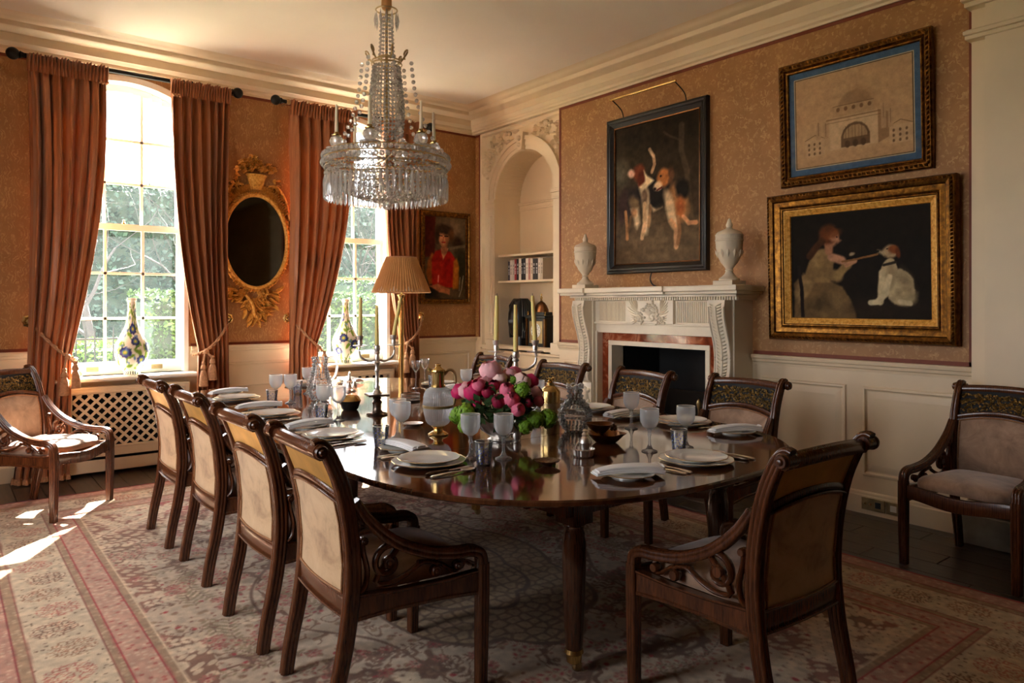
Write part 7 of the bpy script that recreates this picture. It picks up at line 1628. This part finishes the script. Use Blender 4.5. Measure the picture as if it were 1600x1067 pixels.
# ------------------------------------------------------------------ the garden outside
gd = MB().box(-30, 40, 10.0, 60, -0.65, -0.45).build('garden_ground', 'lawn'); struct(gd)
struct(MB().box(-30, 40, 7.25, 10.0, -0.65, -0.45).box(-30, -1.26, -20, 7.25, -0.65, -0.45).build('garden_bounce_paving', 'paving'))  # unseen paving, added so grey bounce replaces green light off the lawn
def hedge(label, x0, x1, y0, y1, z1, mat, seed, n=5200):
    q = random.Random(seed); t = thing('garden_hedge', label, 'hedge', ((x0+x1)/2, (y0+y1)/2, -0.45)); m = MB(); hx, hy, hz = (x1-x0)/2, (y1-y0)/2, z1+0.45
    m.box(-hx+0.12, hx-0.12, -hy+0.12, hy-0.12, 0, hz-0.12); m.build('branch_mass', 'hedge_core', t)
    m = MB()
    for k in range(n):
        if q.random() < 0.72: c = Vector((q.uniform(-hx, hx), -hy+0.12*q.random(), q.uniform(0, hz)))
        else: c = Vector((q.uniform(-hx, hx), q.uniform(-hy, hy), hz+0.08*(q.random()-0.6)))
        d = Vector((q.gauss(0, 1), -1+q.gauss(0, 0.8), 0.5+q.gauss(0, 0.8))).normalized(); s = d.cross(Vector((q.gauss(0, 1), q.gauss(0, 1), q.gauss(0, 1)))).normalized(); L = (0.05+0.05*q.random())*(2.2 if y0 > 15 else 1.0)
        m.add([c, c+d*L*0.5+s*L*0.3, c+d*L, c+d*L*0.5-s*L*0.3], [(0, 1, 2, 3)])
    o = m.build('leaves', mat, t, fix=False); o['kind'] = 'stuff'
hedge('clipped green hedge outside the left-hand window, on the right of its lower panes', 2.30, 6.2, 11.2, 12.6, 1.55, 'hedge_leaf', 1, 9000)
hedge('dark clipped hedge outside the right-hand window behind the vase', 6.3, 12.0, 13.0, 14.5, 1.9, 'hedge_leaf', 2, 9000)
hedge('low bright shrubs behind the railings outside the left-hand window', -2.0, 2.6, 13.2, 14.4, 0.75, 'bush_leaf', 3, 7000)
hedge('tall dark evergreen screen far behind the railings', -4.0, 14.0, 20.0, 22.0, 4.3, 'pine_leaf', 4, 16000)
def tree(label, x, y, h, seed, spread=0.5):
    q = random.Random(seed); t = thing('bare_tree', label, 'tree', (x, y, -0.45), 0, 'bare garden trees'); tr = MB(); tw = MB()
    def grow(p, d, L, r, dep):
        pts = [p]; rad = [r]
        for k in range(4): d = (d+Vector((q.gauss(0, 0.16), q.gauss(0, 0.16), q.gauss(0.03, 0.10)))).normalized(); p = p+d*L/4; pts.append(p); rad.append(r*(1-0.12*(k+1)))
        (tr if dep < 2 else tw).tube(pts, rad, 5 if dep < 2 else 3, caps=False)
        if dep >= 5: return
        for k in range(3 if dep else 5):
            a = pts[2+(k % 3)]; dd = (d+Vector((q.gauss(0, spread), q.gauss(0, spread), q.gauss(0.12, 0.3)))).normalized(); grow(a, dd, L*0.72, rad[-1]*0.62, dep+1)
    grow(Vector((0, 0, 0)), Vector((0, 0, 1)), h*0.34, 0.035*h*0.5, 0)
    tr.build('trunk', 'bark', t, smooth=60, fix=False); o = tw.build('twigs', 'bark', t, fix=False); o['kind'] = 'stuff'
for i, (x, y, h, lb) in enumerate(((2.6, 15.5, 7.4, 'bare branching tree seen through the upper panes of the left-hand window'), (4.6, 17.5, 7.0, 'bare tree at the right of the left-hand window view'), (0.6, 17.2, 6.6, 'bare tree at the left of the left-hand window view'), (7.6, 16.5, 7.0, 'bare tree seen through the middle of the right-hand window'), (10.2, 17.6, 6.6, 'bare tree at the right of the right-hand window view'), (6.2, 18.6, 6.4, 'bare tree at the left of the right-hand window view'))):
    tree(lb, x, y, h, 40+i)
rl = thing('garden_railing', 'black iron railings outside the left-hand window', 'railing', (0, 12.6, -0.45))
for z in (0.2, 1.3): MB().box(-1.5, 2.4, -0.02, 0.02, z, z+0.03).build('rail', 'black_metal', rl)
b0 = None
for k in range(32):
    x = -1.5+k*0.125
    if b0 is None: b0 = MB().tube([(0, 0, 0), (0, 0, 1.42), (0, 0, 1.52)], [0.012, 0.012, 0.002], 6).build('bar', 'black_metal', rl, loc=(x, 0, 0))
    else: share(b0, rl, (x, 0, 0))
ur = thing('stone_planter', 'stone garden urn on the lawn outside the left-hand window', 'planter', (1.95, 10.4, -0.45))
MB().lathe([(0, 0), (0.26, 0), (0.26, 0.08), (0.14, 0.14), (0.10, 0.30), (0.14, 0.46), (0.10, 0.52), (0.30, 0.66), (0.42, 0.84), (0.46, 0.88), (0.44, 0.92), (0.36, 0.88), (0, 0.82)], 24).build('basin', 'stone', ur, smooth=40)
